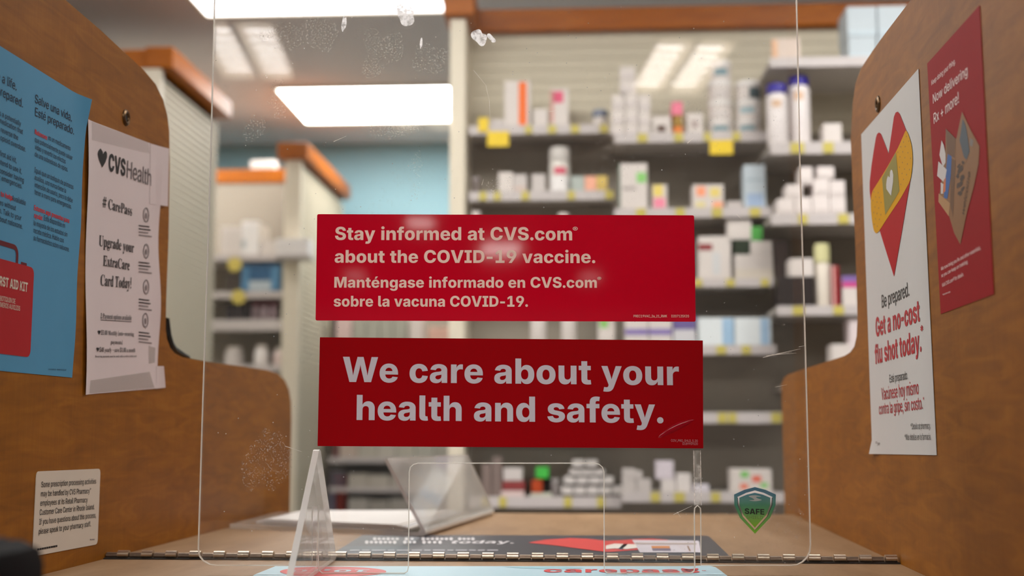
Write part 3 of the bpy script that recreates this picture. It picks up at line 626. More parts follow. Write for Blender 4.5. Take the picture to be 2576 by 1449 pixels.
FONT_TEXT = (
'A691|20 0,262 728,125 0,265 -728,-113 0,-145 415,q-16 47,q-39 127,-27 93,24 0,q-27 -94,q-39 -127,-15 -46,-143 -415|160 195,0 89,372 0,0 -89\n'
'B651|78 0,0 728,266 0,q77 0,q102 -50,q52 -87,0 -55,q0 -45,q-32 -62,q-55 -38,-35 -10,0 -5,q38 -3,q69 -43,q43 -77,0 -55,q0 -57,q-53 -90,q-111 -51,-85 0|182 90,164 0,q80 0,q73 61,0 50,q0 36,q-35 57,q-67 33,-46 0,-169 0|182 412,156 0,q40 0,q60 28,q34 53,0 35,q0 48,q-66 62,-66 0,-158 0\n'
'C729|382 -10,q-97 0,q-149 91,q-85 168,0 114,q0 115,q85 168,q150 92,96 0,q57 0,q101 -34,q80 -64,q52 -91,10 -57,-106 0,q-7 36,q-36 56,q-51 39,q-64 19,-36 0,q-66 0,q-103 -66,q-58 -125,0 -88,q0 -87,q58 -125,q103 -66,66 0,q36 0,q63 20,q52 38,q36 56,7 37,106 0,q-9 -56,q-52 -90,q-79 -65,q-102 -35\n'
'D712|311 0,-178 0,0 92,172 0,q85 0,q112 64,q55 122,0 87,q0 86,q-54 121,q-109 64,-82 0,-183 0,0 92,190 0,q107 0,q153 -88,q82 -162,0 -113,q0 -114,q-83 -163,q-156 -88|183 728,0 -728,-105 0,0 728\n'
'E597|78 0,0 728,464 0,0 -92,-359 0,0 -222,333 0,0 -91,-333 0,0 -232,361 0,0 -91\n'
'F580|78 0,0 728,455 0,0 -92,-350 0,0 -233,319 0,0 -91,-319 0,0 -312\n'
'G742|383 -10,q-98 0,q-150 92,q-84 168,0 113,q0 115,q85 168,q148 92,95 0,q59 0,q102 -35,q80 -65,q53 -89,9 -54,-107 0,q-9 34,q-36 54,q-50 39,q-63 20,-37 0,q-65 0,q-102 -66,q-58 -125,0 -88,q0 -87,q59 -124,q103 -67,66 0,q59 0,q92 50,q51 90,0 61,29 -4,-211 0,0 88,285 0,0 -82,q0 -90,q-80 -134,q-137 -74\n'
'H733|78 0,0 728,105 0,0 -310,367 0,0 310,105 0,0 -728,-105 0,0 326,-367 0,0 -326\n'
'I417|41 0,0 91,115 0,0 546,-115 0,0 91,335 0,0 -91,-115 0,0 -546,115 0,0 -91\n'
'J563|264 -10,q-99 0,q-123 115,0 105,0 41,104 0,0 -41,q0 -63,q64 -67,54 0,q53 0,q65 67,0 63,0 518,104 0,0 -518,q0 -106,q-122 -114\n'
'K671|151 197,0 116,q25 33,q48 61,q52 60,28 31,209 230,134 0,-310 -338,-6 1|78 0,0 728,105 0,0 -239,-2 -163,2 -51,0 -275|525 0,-253 361,65 81,312 -442\n'
'L557|78 0,0 728,105 0,0 -637,336 0,0 -91\n'
'M895|78 0,0 728,150 0,167 -433,q6 -18,q18 -53,q18 -61,q17 -58,6 -22,-23 0,q6 21,q17 58,q18 61,q18 54,6 18,164 433,151 0,0 -728,-103 0,0 400,q0 24,q1 59,q1 66,q2 67,0 31,10 0,q-10 -35,q-23 -72,q-22 -66,q-20 -55,-7 -19,-154 -400,-89 0,-156 400,q-7 19,q-19 54,q-22 65,q-24 73,-12 36,12 0,q1 -29,q1 -66,q2 -67,q1 -61,0 -24,0 -400\n'
'N741|78 0,0 728,120 0,282 -446,q12 -18,q32 -57,q38 -69,17 -38,-12 -8,q-3 37,q-4 78,q-2 68,0 22,0 431,106 0,0 -728,-121 0,-252 397,q-17 27,q-37 63,q-47 83,-31 57,16 7,q3 -54,q3 -93,q2 -69,0 -20,0 -398\n'
'O760|380 -10,q-94 0,q-149 91,q-86 168,0 114,q0 115,q86 168,q149 92,94 0,q95 0,q149 -92,q85 -168,0 -115,q0 -114,q-85 -168,q-149 -91|380 85,q64 0,q101 64,q60 125,0 89,q0 91,q-60 124,q-101 64,-64 0,q-63 0,q-102 -64,q-60 -125,0 -90,q0 -89,q60 -124,q102 -65\n'
'P633|78 0,0 728,260 0,q82 0,q112 -60,q57 -105,0 -67,q0 -67,q-57 -105,q-113 -60,-82 0,-189 0,0 90,183 0,q52 0,q68 36,q34 65,0 41,q0 42,q-34 63,q-68 36,-53 0,-147 0,0 -637\n'
'Q761|344 233,103 0,78 -102,30 -38,121 -160,-106 0,-80 106,-26 35|380 -10,q-94 0,q-149 91,q-86 168,0 114,q0 115,q86 168,q149 92,94 0,q95 0,q149 -92,q85 -168,0 -115,q0 -114,q-85 -168,q-149 -91|380 85,q64 0,q101 64,q60 125,0 89,q0 91,q-60 124,q-101 64,-64 0,q-63 0,q-102 -64,q-60 -125,0 -90,q0 -89,q60 -124,q102 -65\n'
'R643|78 0,0 728,263 0,q82 0,q112 -58,q57 -102,0 -67,q0 -67,q-58 -101,q-113 -56,-83 0,-201 0,0 91,197 0,q52 0,q68 32,q33 60,0 41,q0 42,q-33 61,q-68 33,-53 0,-150 0,0 -637|495 0,-176 328,117 0,178 -328\n'
'S638|321 -12,q-82 0,q-121 54,q-68 100,-2 69,105 0,q3 -43,q44 -58,q75 -30,46 0,q48 0,q75 30,q42 54,0 37,q0 31,q-34 42,q-63 29,-43 11,-84 22,q-96 25,q-100 94,0 74,q0 63,q66 94,q116 52,74 0,q75 0,q113 -53,q65 -94,2 -62,-102 0,q-6 56,q-84 61,-65 0,q-45 0,q-68 -29,q-37 -50,0 -33,q0 -32,q39 -43,q62 -27,35 -9,74 -19,q40 -10,q75 -31,q60 -48,q35 -68,0 -46,q0 -62,q-65 -96,q-120 -55\n'
'T639|38 636,0 92,563 0,0 -92,-229 0,0 -636,-104 0,0 636\n'
'U729|365 -11,q-87 0,q-130 67,q-71 117,0 76,0 479,104 0,0 -471,q0 -50,q45 -78,q82 -45,57 0,q56 0,q82 45,q44 78,0 50,0 471,105 0,0 -479,q0 -76,q-71 -117,q-129 -67\n'
'V691|284 0,-264 728,112 0,146 -415,q15 -44,q40 -131,27 -91,-24 0,q27 93,q40 129,14 44,142 415,112 0,-261 -728\n'
'W985|217 0,-197 728,108 0,109 -428,q10 -38,q16 -79,q16 -79,7 -41,-14 0,q7 41,q16 79,q18 79,10 38,112 428,116 0,110 -428,q10 -38,q18 -79,q17 -79,7 -41,-16 0,q8 41,q16 79,q17 79,9 38,109 428,110 0,-199 -728,-121 0,-119 444,q-13 49,q-22 109,-12 65,24 0,q-12 -62,q-20 -108,-14 -53,-119 -444\n'
'X683|22 0,288 411,0 -78,-271 395,121 0,100 -148,q21 -31,q30 -48,q27 -47,15 -28,-21 0,q15 28,q27 47,q31 48,21 31,101 148,119 0,-269 -390,0 76,284 -414,-121 0,-122 178,q-19 28,q-28 43,q-25 42,-15 27,21 0,q-14 -26,q-26 -42,q-28 -44,-20 -28,-123 -178\n'
'Y678|288 0,0 293,-268 435,121 0,140 -233,q22 -37,q37 -69,19 -47,-36 0,q18 47,q37 70,22 36,138 233,121 0,-267 -435,0 -293\n'
'Z631|50 0,0 75,335 468,q23 33,q53 66,26 33,12 -35,q-45 -3,q-90 -1,-44 0,-267 0,0 92,526 0,0 -76,-328 -460,q-25 -35,q-56 -70,-28 -34,-11 35,q45 2,q89 1,45 0,273 0,0 -91\n'
'a553|223 -11,q-52 0,q-82 38,q-49 72,0 53,q0 46,q36 58,q60 34,q74 18,39 4,q48 6,q60 7,q27 17,0 19,0 4,q0 29,q-24 43,q-48 23,-35 0,q-36 0,q-52 -22,q-32 -36,-6 -21,-96 18,q13 49,q65 64,q91 32,52 0,q36 0,q74 -18,q61 -42,q37 -71,0 -54,0 -359,-98 0,0 74,-4 0,q-11 -20,q-40 -40,q-63 -25|243 72,q46 0,q63 35,q32 57,0 32,0 68,q-5 -5,q-31 -9,q-40 -7,q-41 -6,-15 -2,q-30 -4,q-52 -18,q-31 -35,0 -28,q0 -25,q27 -35,q47 -18\n'
'b602|332 -11,q-45 0,q-62 30,q-40 43,-12 21,-7 0,0 -83,-97 0,0 728,100 0,0 -276,4 0,q12 20,q39 43,q62 29,45 0,q67 0,q102 -67,q59 -125,0 -85,q0 -85,q-58 -125,q-102 -68|312 76,q46 0,q65 49,q34 86,0 57,q0 56,q-34 85,q-65 48,-46 0,q-47 0,q-65 -47,q-34 -85,0 -57,q0 -57,q34 -87,q66 -48\n'
'c560|293 -12,q-75 0,q-112 70,q-63 125,0 83,q0 83,q63 125,q112 70,75 0,q43 0,q75 -23,q59 -44,q40 -62,8 -38,-96 -16,q-5 21,q-22 36,q-33 26,q-42 14,-26 0,q-50 0,q-66 -51,q-33 -87,0 -54,q0 -54,q33 -86,q66 -51,50 0,q26 0,q43 14,q32 27,q22 36,6 23,96 -16,q-8 -39,q-40 -62,q-60 -45,q-75 -25\n'
'd602|270 -11,q-66 0,q-103 68,q-58 125,0 85,q0 85,q59 125,q102 67,66 0,q46 0,q62 -29,q39 -43,12 -20,4 0,0 276,100 0,0 -728,-97 0,0 83,-7 0,q-12 -21,q-40 -43,q-62 -30|290 76,q47 0,q65 48,q34 87,0 57,q0 57,q-34 85,q-65 47,-47 0,q-46 0,q-65 -48,q-34 -85,0 -56,q0 -57,q34 -86,q65 -49\n'
'e571|297 -12,q-79 0,q-113 70,q-62 125,0 82,q0 82,q62 126,q110 71,74 0,q49 0,q87 -33,q67 -67,q38 -103,0 -69,0 -34,-432 0,0 77,379 0,-45 -25,q0 50,q-33 77,q-64 43,-46 0,q-45 0,q-66 -44,q-35 -73,0 -45,0 -49,q0 -55,q38 -79,q70 -42,47 0,q32 0,q51 19,q36 36,9 26,96 -15,q-12 -45,q-62 -68,q-93 -38\n'
'f358|327 536,0 -83,-318 0,0 83|110 0,0 608,q0 47,q41 63,q70 32,43 0,q28 0,q41 -7,9 -3,-16 -82,q-7 2,q-25 3,-15 0,q-37 0,q-32 -35,0 -36,0 -592\n'
'g603|294 -214,q-62 0,q-93 33,q-60 59,-12 38,88 29,q9 -19,q34 -35,q55 -22,41 0,q63 0,q77 62,0 64,0 98,-6 0,q-12 -21,q-39 -42,q-62 -27,-45 0,q-65 0,q-103 63,q-59 120,0 84,q0 84,q59 123,q103 67,66 0,q45 0,q62 -29,q41 -43,12 -22,5 0,0 86,98 0,0 -541,q0 -73,q-64 -93,q-109 -43|291 88,q46 0,q66 45,q34 81,0 57,q0 56,q-34 83,q-65 47,-47 0,q-47 0,q-65 -47,q-34 -84,0 -55,q0 -56,q34 -82,q66 -45\n'
'h584|169 316,0 -316,-100 0,0 728,99 0,0 -323,-18 0,q25 72,q91 67,63 0,q55 0,q84 -46,q48 -92,0 -68,0 -338,-101 0,0 327,q0 61,q-62 67,-55 0,q-36 0,q-59 -31,q-34 -62\n'
'i238|69 0,0 536,100 0,0 -536|119 623,q-27 0,q-37 37,0 25,q0 26,q37 36,27 0,q27 0,q38 -36,0 -26,q0 -25,q-38 -37\n'
'j238|69 536,100 0,0 -582,q0 -50,q-37 -71,q-72 -37,-53 0,-27 0,0 87,21 0,q36 0,q32 38,0 38|119 623,q-27 0,q-38 37,0 25,q0 26,q38 36,27 0,q27 0,q38 -36,0 -26,q0 -25,q-38 -37\n'
'k543|162 184,0 121,14 0,223 231,122 0,-248 -258,-15 0|69 0,0 728,100 0,0 -728|412 0,-199 256,70 70,254 -326\n'
'l269|203 -3,q-69 0,q-65 64,0 63,0 604,100 0,0 -586,q0 -33,q19 -27,27 0,q11 0,q13 2,6 1,12 -81,q-10 -3,q-28 -4\n'
'm873|69 0,0 536,96 0,2 -120,-9 0,q13 44,q49 57,q64 28,36 0,q59 0,q78 -72,11 -59,-14 0,q11 41,q51 59,q73 31,43 0,q48 0,q78 -41,q46 -83,0 -63,0 -358,-100 0,0 351,q0 56,q-63 50,-42 0,q-35 0,q-51 -30,q-27 -51,0 -34,0 -342,-99 0,0 358,q0 45,q-58 54,-45 0,q-30 0,q-53 -29,q-32 -56,0 -41,0 -331\n'
'n584|169 316,0 -316,-100 0,0 536,96 0,1 -131,-16 0,q25 72,q91 67,63 0,q55 0,q84 -46,q47 -92,0 -68,0 -338,-100 0,0 327,q0 61,q-62 67,-55 0,q-36 0,q-59 -31,q-34 -62\n'
'o587|293 -12,q-75 0,q-112 70,q-63 125,0 83,q0 83,q63 125,q112 70,75 0,q76 0,q112 -70,q63 -125,0 -83,q0 -83,q-63 -125,q-112 -70|293 75,q50 0,q66 51,q34 86,0 54,q0 54,q-34 87,q-66 51,-50 0,q-49 0,q-66 -51,q-33 -87,0 -54,q0 -54,q33 -86,q66 -51\n'
'p602|69 -204,0 740,97 0,0 -84,7 0,q12 20,q39 43,q62 29,45 0,q67 0,q102 -67,q59 -125,0 -85,q0 -85,q-58 -125,q-102 -68,-67 0,q-45 0,q-62 30,q-39 43,-12 21,-5 0,0 -287|312 76,q46 0,q65 49,q34 86,0 57,q0 56,q-34 85,q-65 48,-46 0,q-47 0,q-65 -47,q-34 -85,0 -57,q0 -57,q34 -87,q66 -48\n'
'q602|533 -204,-100 0,0 287,-5 0,q-11 -21,q-40 -43,q-62 -30,-45 0,q-66 0,q-103 68,q-58 125,0 85,q0 85,q59 125,q102 67,66 0,q46 0,q62 -29,q40 -43,11 -20,7 0,0 84,97 0|290 76,q47 0,q65 48,q34 87,0 57,q0 57,q-34 85,q-65 47,-47 0,q-46 0,q-65 -48,q-34 -85,0 -56,q0 -57,q34 -86,q65 -49\n'
'r367|69 0,0 536,96 0,0 -85,5 0,q15 42,q71 50,48 0,q11 0,q24 -1,8 -1,0 -96,q-6 1,q-32 4,-17 0,q-35 0,q-56 -30,q-32 -56,0 -38,0 -326\n'
's519|260 -12,q-58 0,q-92 35,q-58 69,-8 51,96 14,q9 -43,q61 -43,49 0,q53 0,q62 43,0 32,q0 27,q-40 34,-37 9,-90 20,q-74 17,q-74 74,0 58,q0 48,q52 71,q92 40,60 0,q57 0,q85 -36,q52 -66,8 -44,-92 -14,q-7 33,q-53 47,-49 0,q-46 0,q-58 -42,0 -32,q0 -28,q41 -34,42 -10,86 -19,q75 -17,q72 -73,0 -56,q0 -49,q-55 -74,q-98 -42\n'
't332|301 536,0 -83,-292 0,0 83|93 669,100 0,0 -527,q0 -33,q27 -29,32 0,q10 0,q27 3,10 1,12 -82,q-15 -3,q-36 -4,-17 0,q-73 0,q-77 71,0 66\n'
'u584|255 -8,q-54 0,q-85 46,q-47 92,0 68,0 338,100 0,0 -327,q0 -61,q62 -67,55 0,q37 0,q58 31,q34 62,0 46,0 316,101 0,0 -536,-97 0,0 131,15 0,q-25 -73,q-91 -66\n'
'v554|224 0,-204 536,108 0,109 -305,q17 -47,q25 -94,14 -46,-29 0,q13 46,q26 94,16 47,108 305,107 0,-203 -536\n'
'w806|187 0,-163 536,106 0,61 -225,q14 -51,q29 -120,15 -70,-15 0,q14 68,q30 120,14 53,62 225,100 0,60 -225,q14 -52,q30 -120,14 -69,-16 0,q15 68,q29 120,14 53,62 225,106 0,-163 -536,-101 0,-68 235,q-10 35,q-19 76,q-19 77,-10 39,22 0,q-9 -38,q-19 -78,q-20 -76,-10 -35,-68 -235\n'
'x541|24 0,214 311,-1 -73,-202 298,114 0,64 -99,q24 -38,q38 -70,20 -33,-46 0,q21 33,q37 70,24 38,65 99,112 0,-204 -300,1 72,212 -308,-114 0,-75 115,q-24 37,q-38 67,-20 32,47 0,q-20 -32,q-36 -67,-24 -37,-76 -115\n'
'y555|66 -199,16 84,26 -2,q24 -5,q37 8,q29 33,10 31,17 50,-205 536,108 0,109 -305,q17 -48,q25 -93,13 -46,-30 0,q13 46,q26 94,17 47,110 305,107 0,-237 -618,q-16 -42,q-46 -55,q-62 -28,-40 0,q-22 0,q-35 5\n'
'z534|56 0,0 71,290 373,0 4,-284 0,0 88,409 0,0 -76,-282 -368,0 -4,289 0,0 -88\n'
'0647|323 -10,q-83 0,q-118 89,q-61 167,0 117,q0 117,q62 168,q117 90,83 0,q84 0,q117 -90,q62 -168,0 -117,q0 -117,q-61 -167,q-118 -89|323 80,q52 0,q73 66,q38 127,0 90,q0 91,q-38 127,q-73 67,-52 0,q-52 0,q-72 -67,q-38 -127,0 -91,q0 -90,q38 -127,q72 -66\n'
'1647|104 0,0 88,459 0,0 -88|399 728,0 -728,-103 0,0 629,-3 0,-176 -124,0 105,167 118\n'
'2647|84 0,0 78,251 250,q40 41,q53 62,q27 58,0 34,q0 39,q-34 57,q-61 30,-40 0,q-42 0,q-61 -35,q-33 -63,0 -43,-99 0,q0 68,q60 104,q107 58,70 0,q68 0,q105 -55,q60 -95,0 -61,q0 -43,q-32 -78,q-72 -91,-62 -61,-161 -160,0 -4,336 0,0 -90\n'
'3647|316 -10,q-72 0,q-114 52,q-68 96,-3 65,106 0,q2 -39,q40 -55,q67 -30,42 0,q44 0,q68 32,q39 61,0 42,q0 40,q-38 63,q-77 37,-59 0,-74 0,0 79,187 200,0 4,-307 0,0 91,441 0,0 -81,-234 -248,0 20,q83 8,q119 -52,q63 -100,0 -63,q0 -65,q-65 -101,q-115 -56\n'
'4647|47 153,0 84,304 491,105 0,-298 -482,0 -4,442 0,0 -89|399 0,0 178,1 39,0 237,98 0,0 -454\n'
'5647|319 -10,q-69 0,q-108 54,q-63 93,-3 60,102 0,q3 -34,q38 -53,q62 -31,38 0,q43 0,q66 40,q38 71,0 45,q0 45,q-38 72,q-67 41,-44 0,q-41 0,q-72 -31,-19 -26,-98 9,36 383,407 0,0 -91,-318 0,-21 -211,3 0,q26 26,q74 29,43 0,q50 0,q84 -36,q62 -66,q35 -89,0 -53,q0 -72,q-64 -111,q-112 -64\n'
'6647|324 -10,q-70 0,q-110 61,q-63 110,0 73,q0 54,q49 117,57 83,165 240,112 0,-243 -348,-14 0,q10 19,q37 36,q53 22,34 0,q67 0,q100 -57,q57 -102,0 -69,q0 -70,q-62 -108,q-109 -61|323 78,q42 0,q63 39,q37 68,0 44,q0 44,q-37 67,q-63 39,-42 0,q-41 0,q-64 -39,q-37 -67,0 -43,q0 -44,q37 -69,q64 -39\n'
'7647|134 0,320 633,0 4,-370 0,0 91,478 0,0 -95,-318 -633\n'
'8647|323 -10,q-75 0,q-116 52,q-65 93,0 59,q0 47,q40 78,q68 52,43 7,0 3,q-56 12,q-68 90,0 60,q0 57,q59 87,q104 51,66 0,q66 0,q104 -50,q59 -88,0 -57,q0 -60,q-69 -90,-55 -12,0 -3,q43 -7,q68 -52,q40 -78,0 -47,q0 -59,q-66 -93,q-115 -52|323 76,q46 0,q67 31,q38 56,0 37,q0 39,q-39 59,q-69 34,-43 0,q-44 0,q-68 -34,q-39 -59,0 -39,q0 -37,q37 -56,q68 -31|323 417,q37 0,q58 30,q33 53,0 35,q0 35,q-32 52,q-58 29,-38 0,q-38 0,q-58 -29,q-32 -52,0 -35,q0 -35,q32 -53,q58 -30\n'
'9647|323 738,q70 0,q109 -62,q63 -110,0 -72,q0 -54,q-48 -117,-58 -83,-165 -240,-112 0,243 348,14 0,q-10 -20,q-36 -35,q-53 -23,-35 0,q-66 0,q-101 57,q-57 103,0 68,q0 71,q63 107,q109 62|323 650,q-41 0,q-64 -40,q-37 -68,0 -43,q0 -44,q37 -67,q64 -39,41 0,q41 0,q65 38,q36 68,0 43,q0 44,q-36 68,q-65 40\n'
'.269|136 -7,q-29 0,q-40 40,0 28,q0 29,q40 40,29 0,q29 0,q40 -40,0 -29,q0 -28,q-40 -40\n'
',269|50 -167,43 271,108 0,-77 -271\n'
'-647|483 348,0 -89,-321 0,0 89\n'
'+647|277 46,0 477,92 0,0 -477|84 241,0 87,478 0,0 -87\n'
'!275|89 222,-7 506,111 0,-8 -506|138 -7,q-29 0,q-41 39,0 29,q0 29,q41 39,29 0,q29 0,q40 -39,0 -29,q0 -29,q-40 -39\n'
'*647|285 318,7 152,-128 -82,-38 65,135 69,-135 70,38 66,128 -82,-7 152,75 0,-6 -152,127 82,38 -66,-135 -70,135 -69,-38 -65,-127 82,6 -152\n'
'#626|340 0,120 728,81 0,-119 -728|10 197,14 81,549 0,-13 -81|85 0,119 728,82 0,-120 -728|53 449,14 82,548 0,-13 -82\n'
'$638|286 -106,0 939,67 0,0 -939|321 -12,q-82 0,q-121 54,q-68 100,-2 69,105 0,q3 -43,q44 -58,q75 -30,46 0,q48 0,q75 30,q42 54,0 37,q0 31,q-34 42,q-63 29,-43 11,-84 22,q-96 25,q-100 94,0 74,q0 63,q66 94,q116 52,74 0,q75 0,q113 -53,q65 -94,2 -62,-102 0,q-6 56,q-84 61,-65 0,q-45 0,q-68 -29,q-37 -50,0 -33,q0 -32,q39 -43,q62 -27,35 -9,74 -19,q40 -10,q75 -31,q60 -48,q35 -68,0 -46,q0 -62,q-65 -96,q-120 -55\n'
'(391|124 294,q0 81,q31 175,q56 161,36 59,96 0,q-36 -75,q-53 -165,q-29 -163,0 -73,q0 -66,q25 -134,q52 -147,41 -86,-96 0,q-61 103,q-62 220\n'
')391|48 -139,q41 87,q52 148,q24 133,0 65,q0 73,q-28 163,q-53 165,-36 75,96 0,q36 -59,q56 -161,q31 -175,0 -81,q0 -111,q-63 -220,-60 -102\n'
'%948|242 395,q-47 0,q-67 42,q-35 72,0 43,0 30,q0 44,q36 71,q67 42,46 0,q48 0,q66 -42,q35 -71,0 -44,0 -30,q0 -43,q-35 -72,q-66 -42|242 465,q36 0,q32 51,0 36,0 30,q0 37,q-32 51,-36 0,q-35 0,q-33 -51,0 -37,0 -30,q0 -36,q33 -51|707 -13,q-48 0,q-67 42,q-35 71,0 44,0 30,q0 44,q36 71,q67 42,47 0,q47 0,q67 -42,q35 -71,0 -44,0 -30,q0 -44,q-36 -71,q-66 -42|707 57,q35 0,q32 50,0 37,0 30,q0 36,q-31 51,-36 0,q-35 0,q-34 -51,0 -36,0 -30,q0 -37,q33 -50|178 0,500 728,88 0,-500 -728\n'
'/356|340 762,-234 -871,-91 0,235 871\n'
':269|136 -7,q-29 0,q-40 40,0 28,q0 29,q40 40,29 0,q29 0,q40 -40,0 -29,q0 -28,q-40 -40|136 375,q-29 0,q-40 40,0 29,q0 29,q40 40,29 0,q29 0,q40 -40,0 -29,q0 -29,q-40 -40\n'
'_460|460 0,0 -88,-460 0,0 88\n'
'é571|297 -12,q-79 0,q-113 70,q-62 125,0 82,q0 82,q62 126,q110 71,74 0,q49 0,q87 -33,q67 -67,q38 -103,0 -69,0 -34,-432 0,0 77,379 0,-45 -25,q0 50,q-33 77,q-64 43,-46 0,q-45 0,q-66 -44,q-35 -73,0 -45,0 -49,q0 -55,q38 -79,q70 -42,47 0,q32 0,q51 19,q36 36,9 26,96 -15,q-12 -45,q-62 -68,q-93 -38|246 605,69 146,107 0,-98 -146\n'
'í238|69 0,0 536,100 0,0 -536|77 605,70 146,106 0,-97 -146\n'
'ú584|255 -8,q-54 0,q-85 46,q-47 92,0 68,0 338,100 0,0 -327,q0 -61,q62 -67,55 0,q37 0,q58 31,q34 62,0 46,0 316,101 0,0 -536,-97 0,0 131,15 0,q-25 -73,q-91 -66|250 605,70 146,106 0,-97 -146\n'
'á553|223 -11,q-52 0,q-82 38,q-49 72,0 53,q0 46,q36 58,q60 34,q74 18,39 4,q48 6,q60 7,q27 17,0 19,0 4,q0 29,q-24 43,q-48 23,-35 0,q-36 0,q-52 -22,q-32 -36,-6 -21,-96 18,q13 49,q65 64,q91 32,52 0,q36 0,q74 -18,q61 -42,q37 -71,0 -54,0 -359,-98 0,0 74,-4 0,q-11 -20,q-40 -40,q-63 -25|243 72,q46 0,q63 35,q32 57,0 32,0 68,q-5 -5,q-31 -9,q-40 -7,q-41 -6,-15 -2,q-30 -4,q-52 -18,q-31 -35,0 -28,q0 -25,q27 -35,q47 -18|229 605,69 146,107 0,-98 -146\n'
'ñ584|169 316,0 -316,-100 0,0 536,96 0,1 -131,-16 0,q25 72,q91 67,63 0,q55 0,q84 -46,q47 -92,0 -68,0 -338,-100 0,0 327,q0 61,q-62 67,-55 0,q-36 0,q-59 -31,q-34 -62|357 628,q-19 0,q-35 13,q-31 17,q-25 13,-10 0,q-13 0,q-13 -25,-1 -15,-66 0,q2 47,q42 60,40 0,q20 0,q33 -13,q29 -17,q25 -13,12 0,q14 0,q13 19,2 22,64 0,q-1 -49,q-44 -59\n'
'ó587|293 -12,q-75 0,q-112 70,q-63 125,0 83,q0 83,q63 125,q112 70,75 0,q76 0,q112 -70,q63 -125,0 -83,q0 -83,q-63 -125,q-112 -70|293 75,q50 0,q66 51,q34 86,0 54,q0 54,q-34 87,q-66 51,-50 0,q-49 0,q-66 -51,q-33 -87,0 -54,q0 -54,q33 -86,q66 -51|252 605,69 146,107 0,-98 -146\n'
'®654|327 169,q-59 0,q-103 44,q-78 79,q-44 103,0 58,q0 59,q44 103,q78 78,q103 44,59 0,q59 0,q103 -44,q78 -78,q44 -103,0 -59,q0 -58,q-44 -103,q-78 -79,q-103 -44|327 239,q59 0,q98 58,q57 97,0 59,q0 59,q-58 97,q-97 58,-59 0,q-59 0,q-97 -58,q-58 -97,0 -59,q0 -59,q58 -97,q97 -58|382 323,-61 122,67 0,63 -122|225 323,0 262,126 0,q23 0,q42 -20,q26 -38,0 -28,q0 -28,q-27 -40,q-43 -21,-25 0,-85 0,0 48,74 0,q15 0,q24 21,0 20,q0 20,q-25 18,-14 0,-48 0,0 -214\n'
' 269\n')
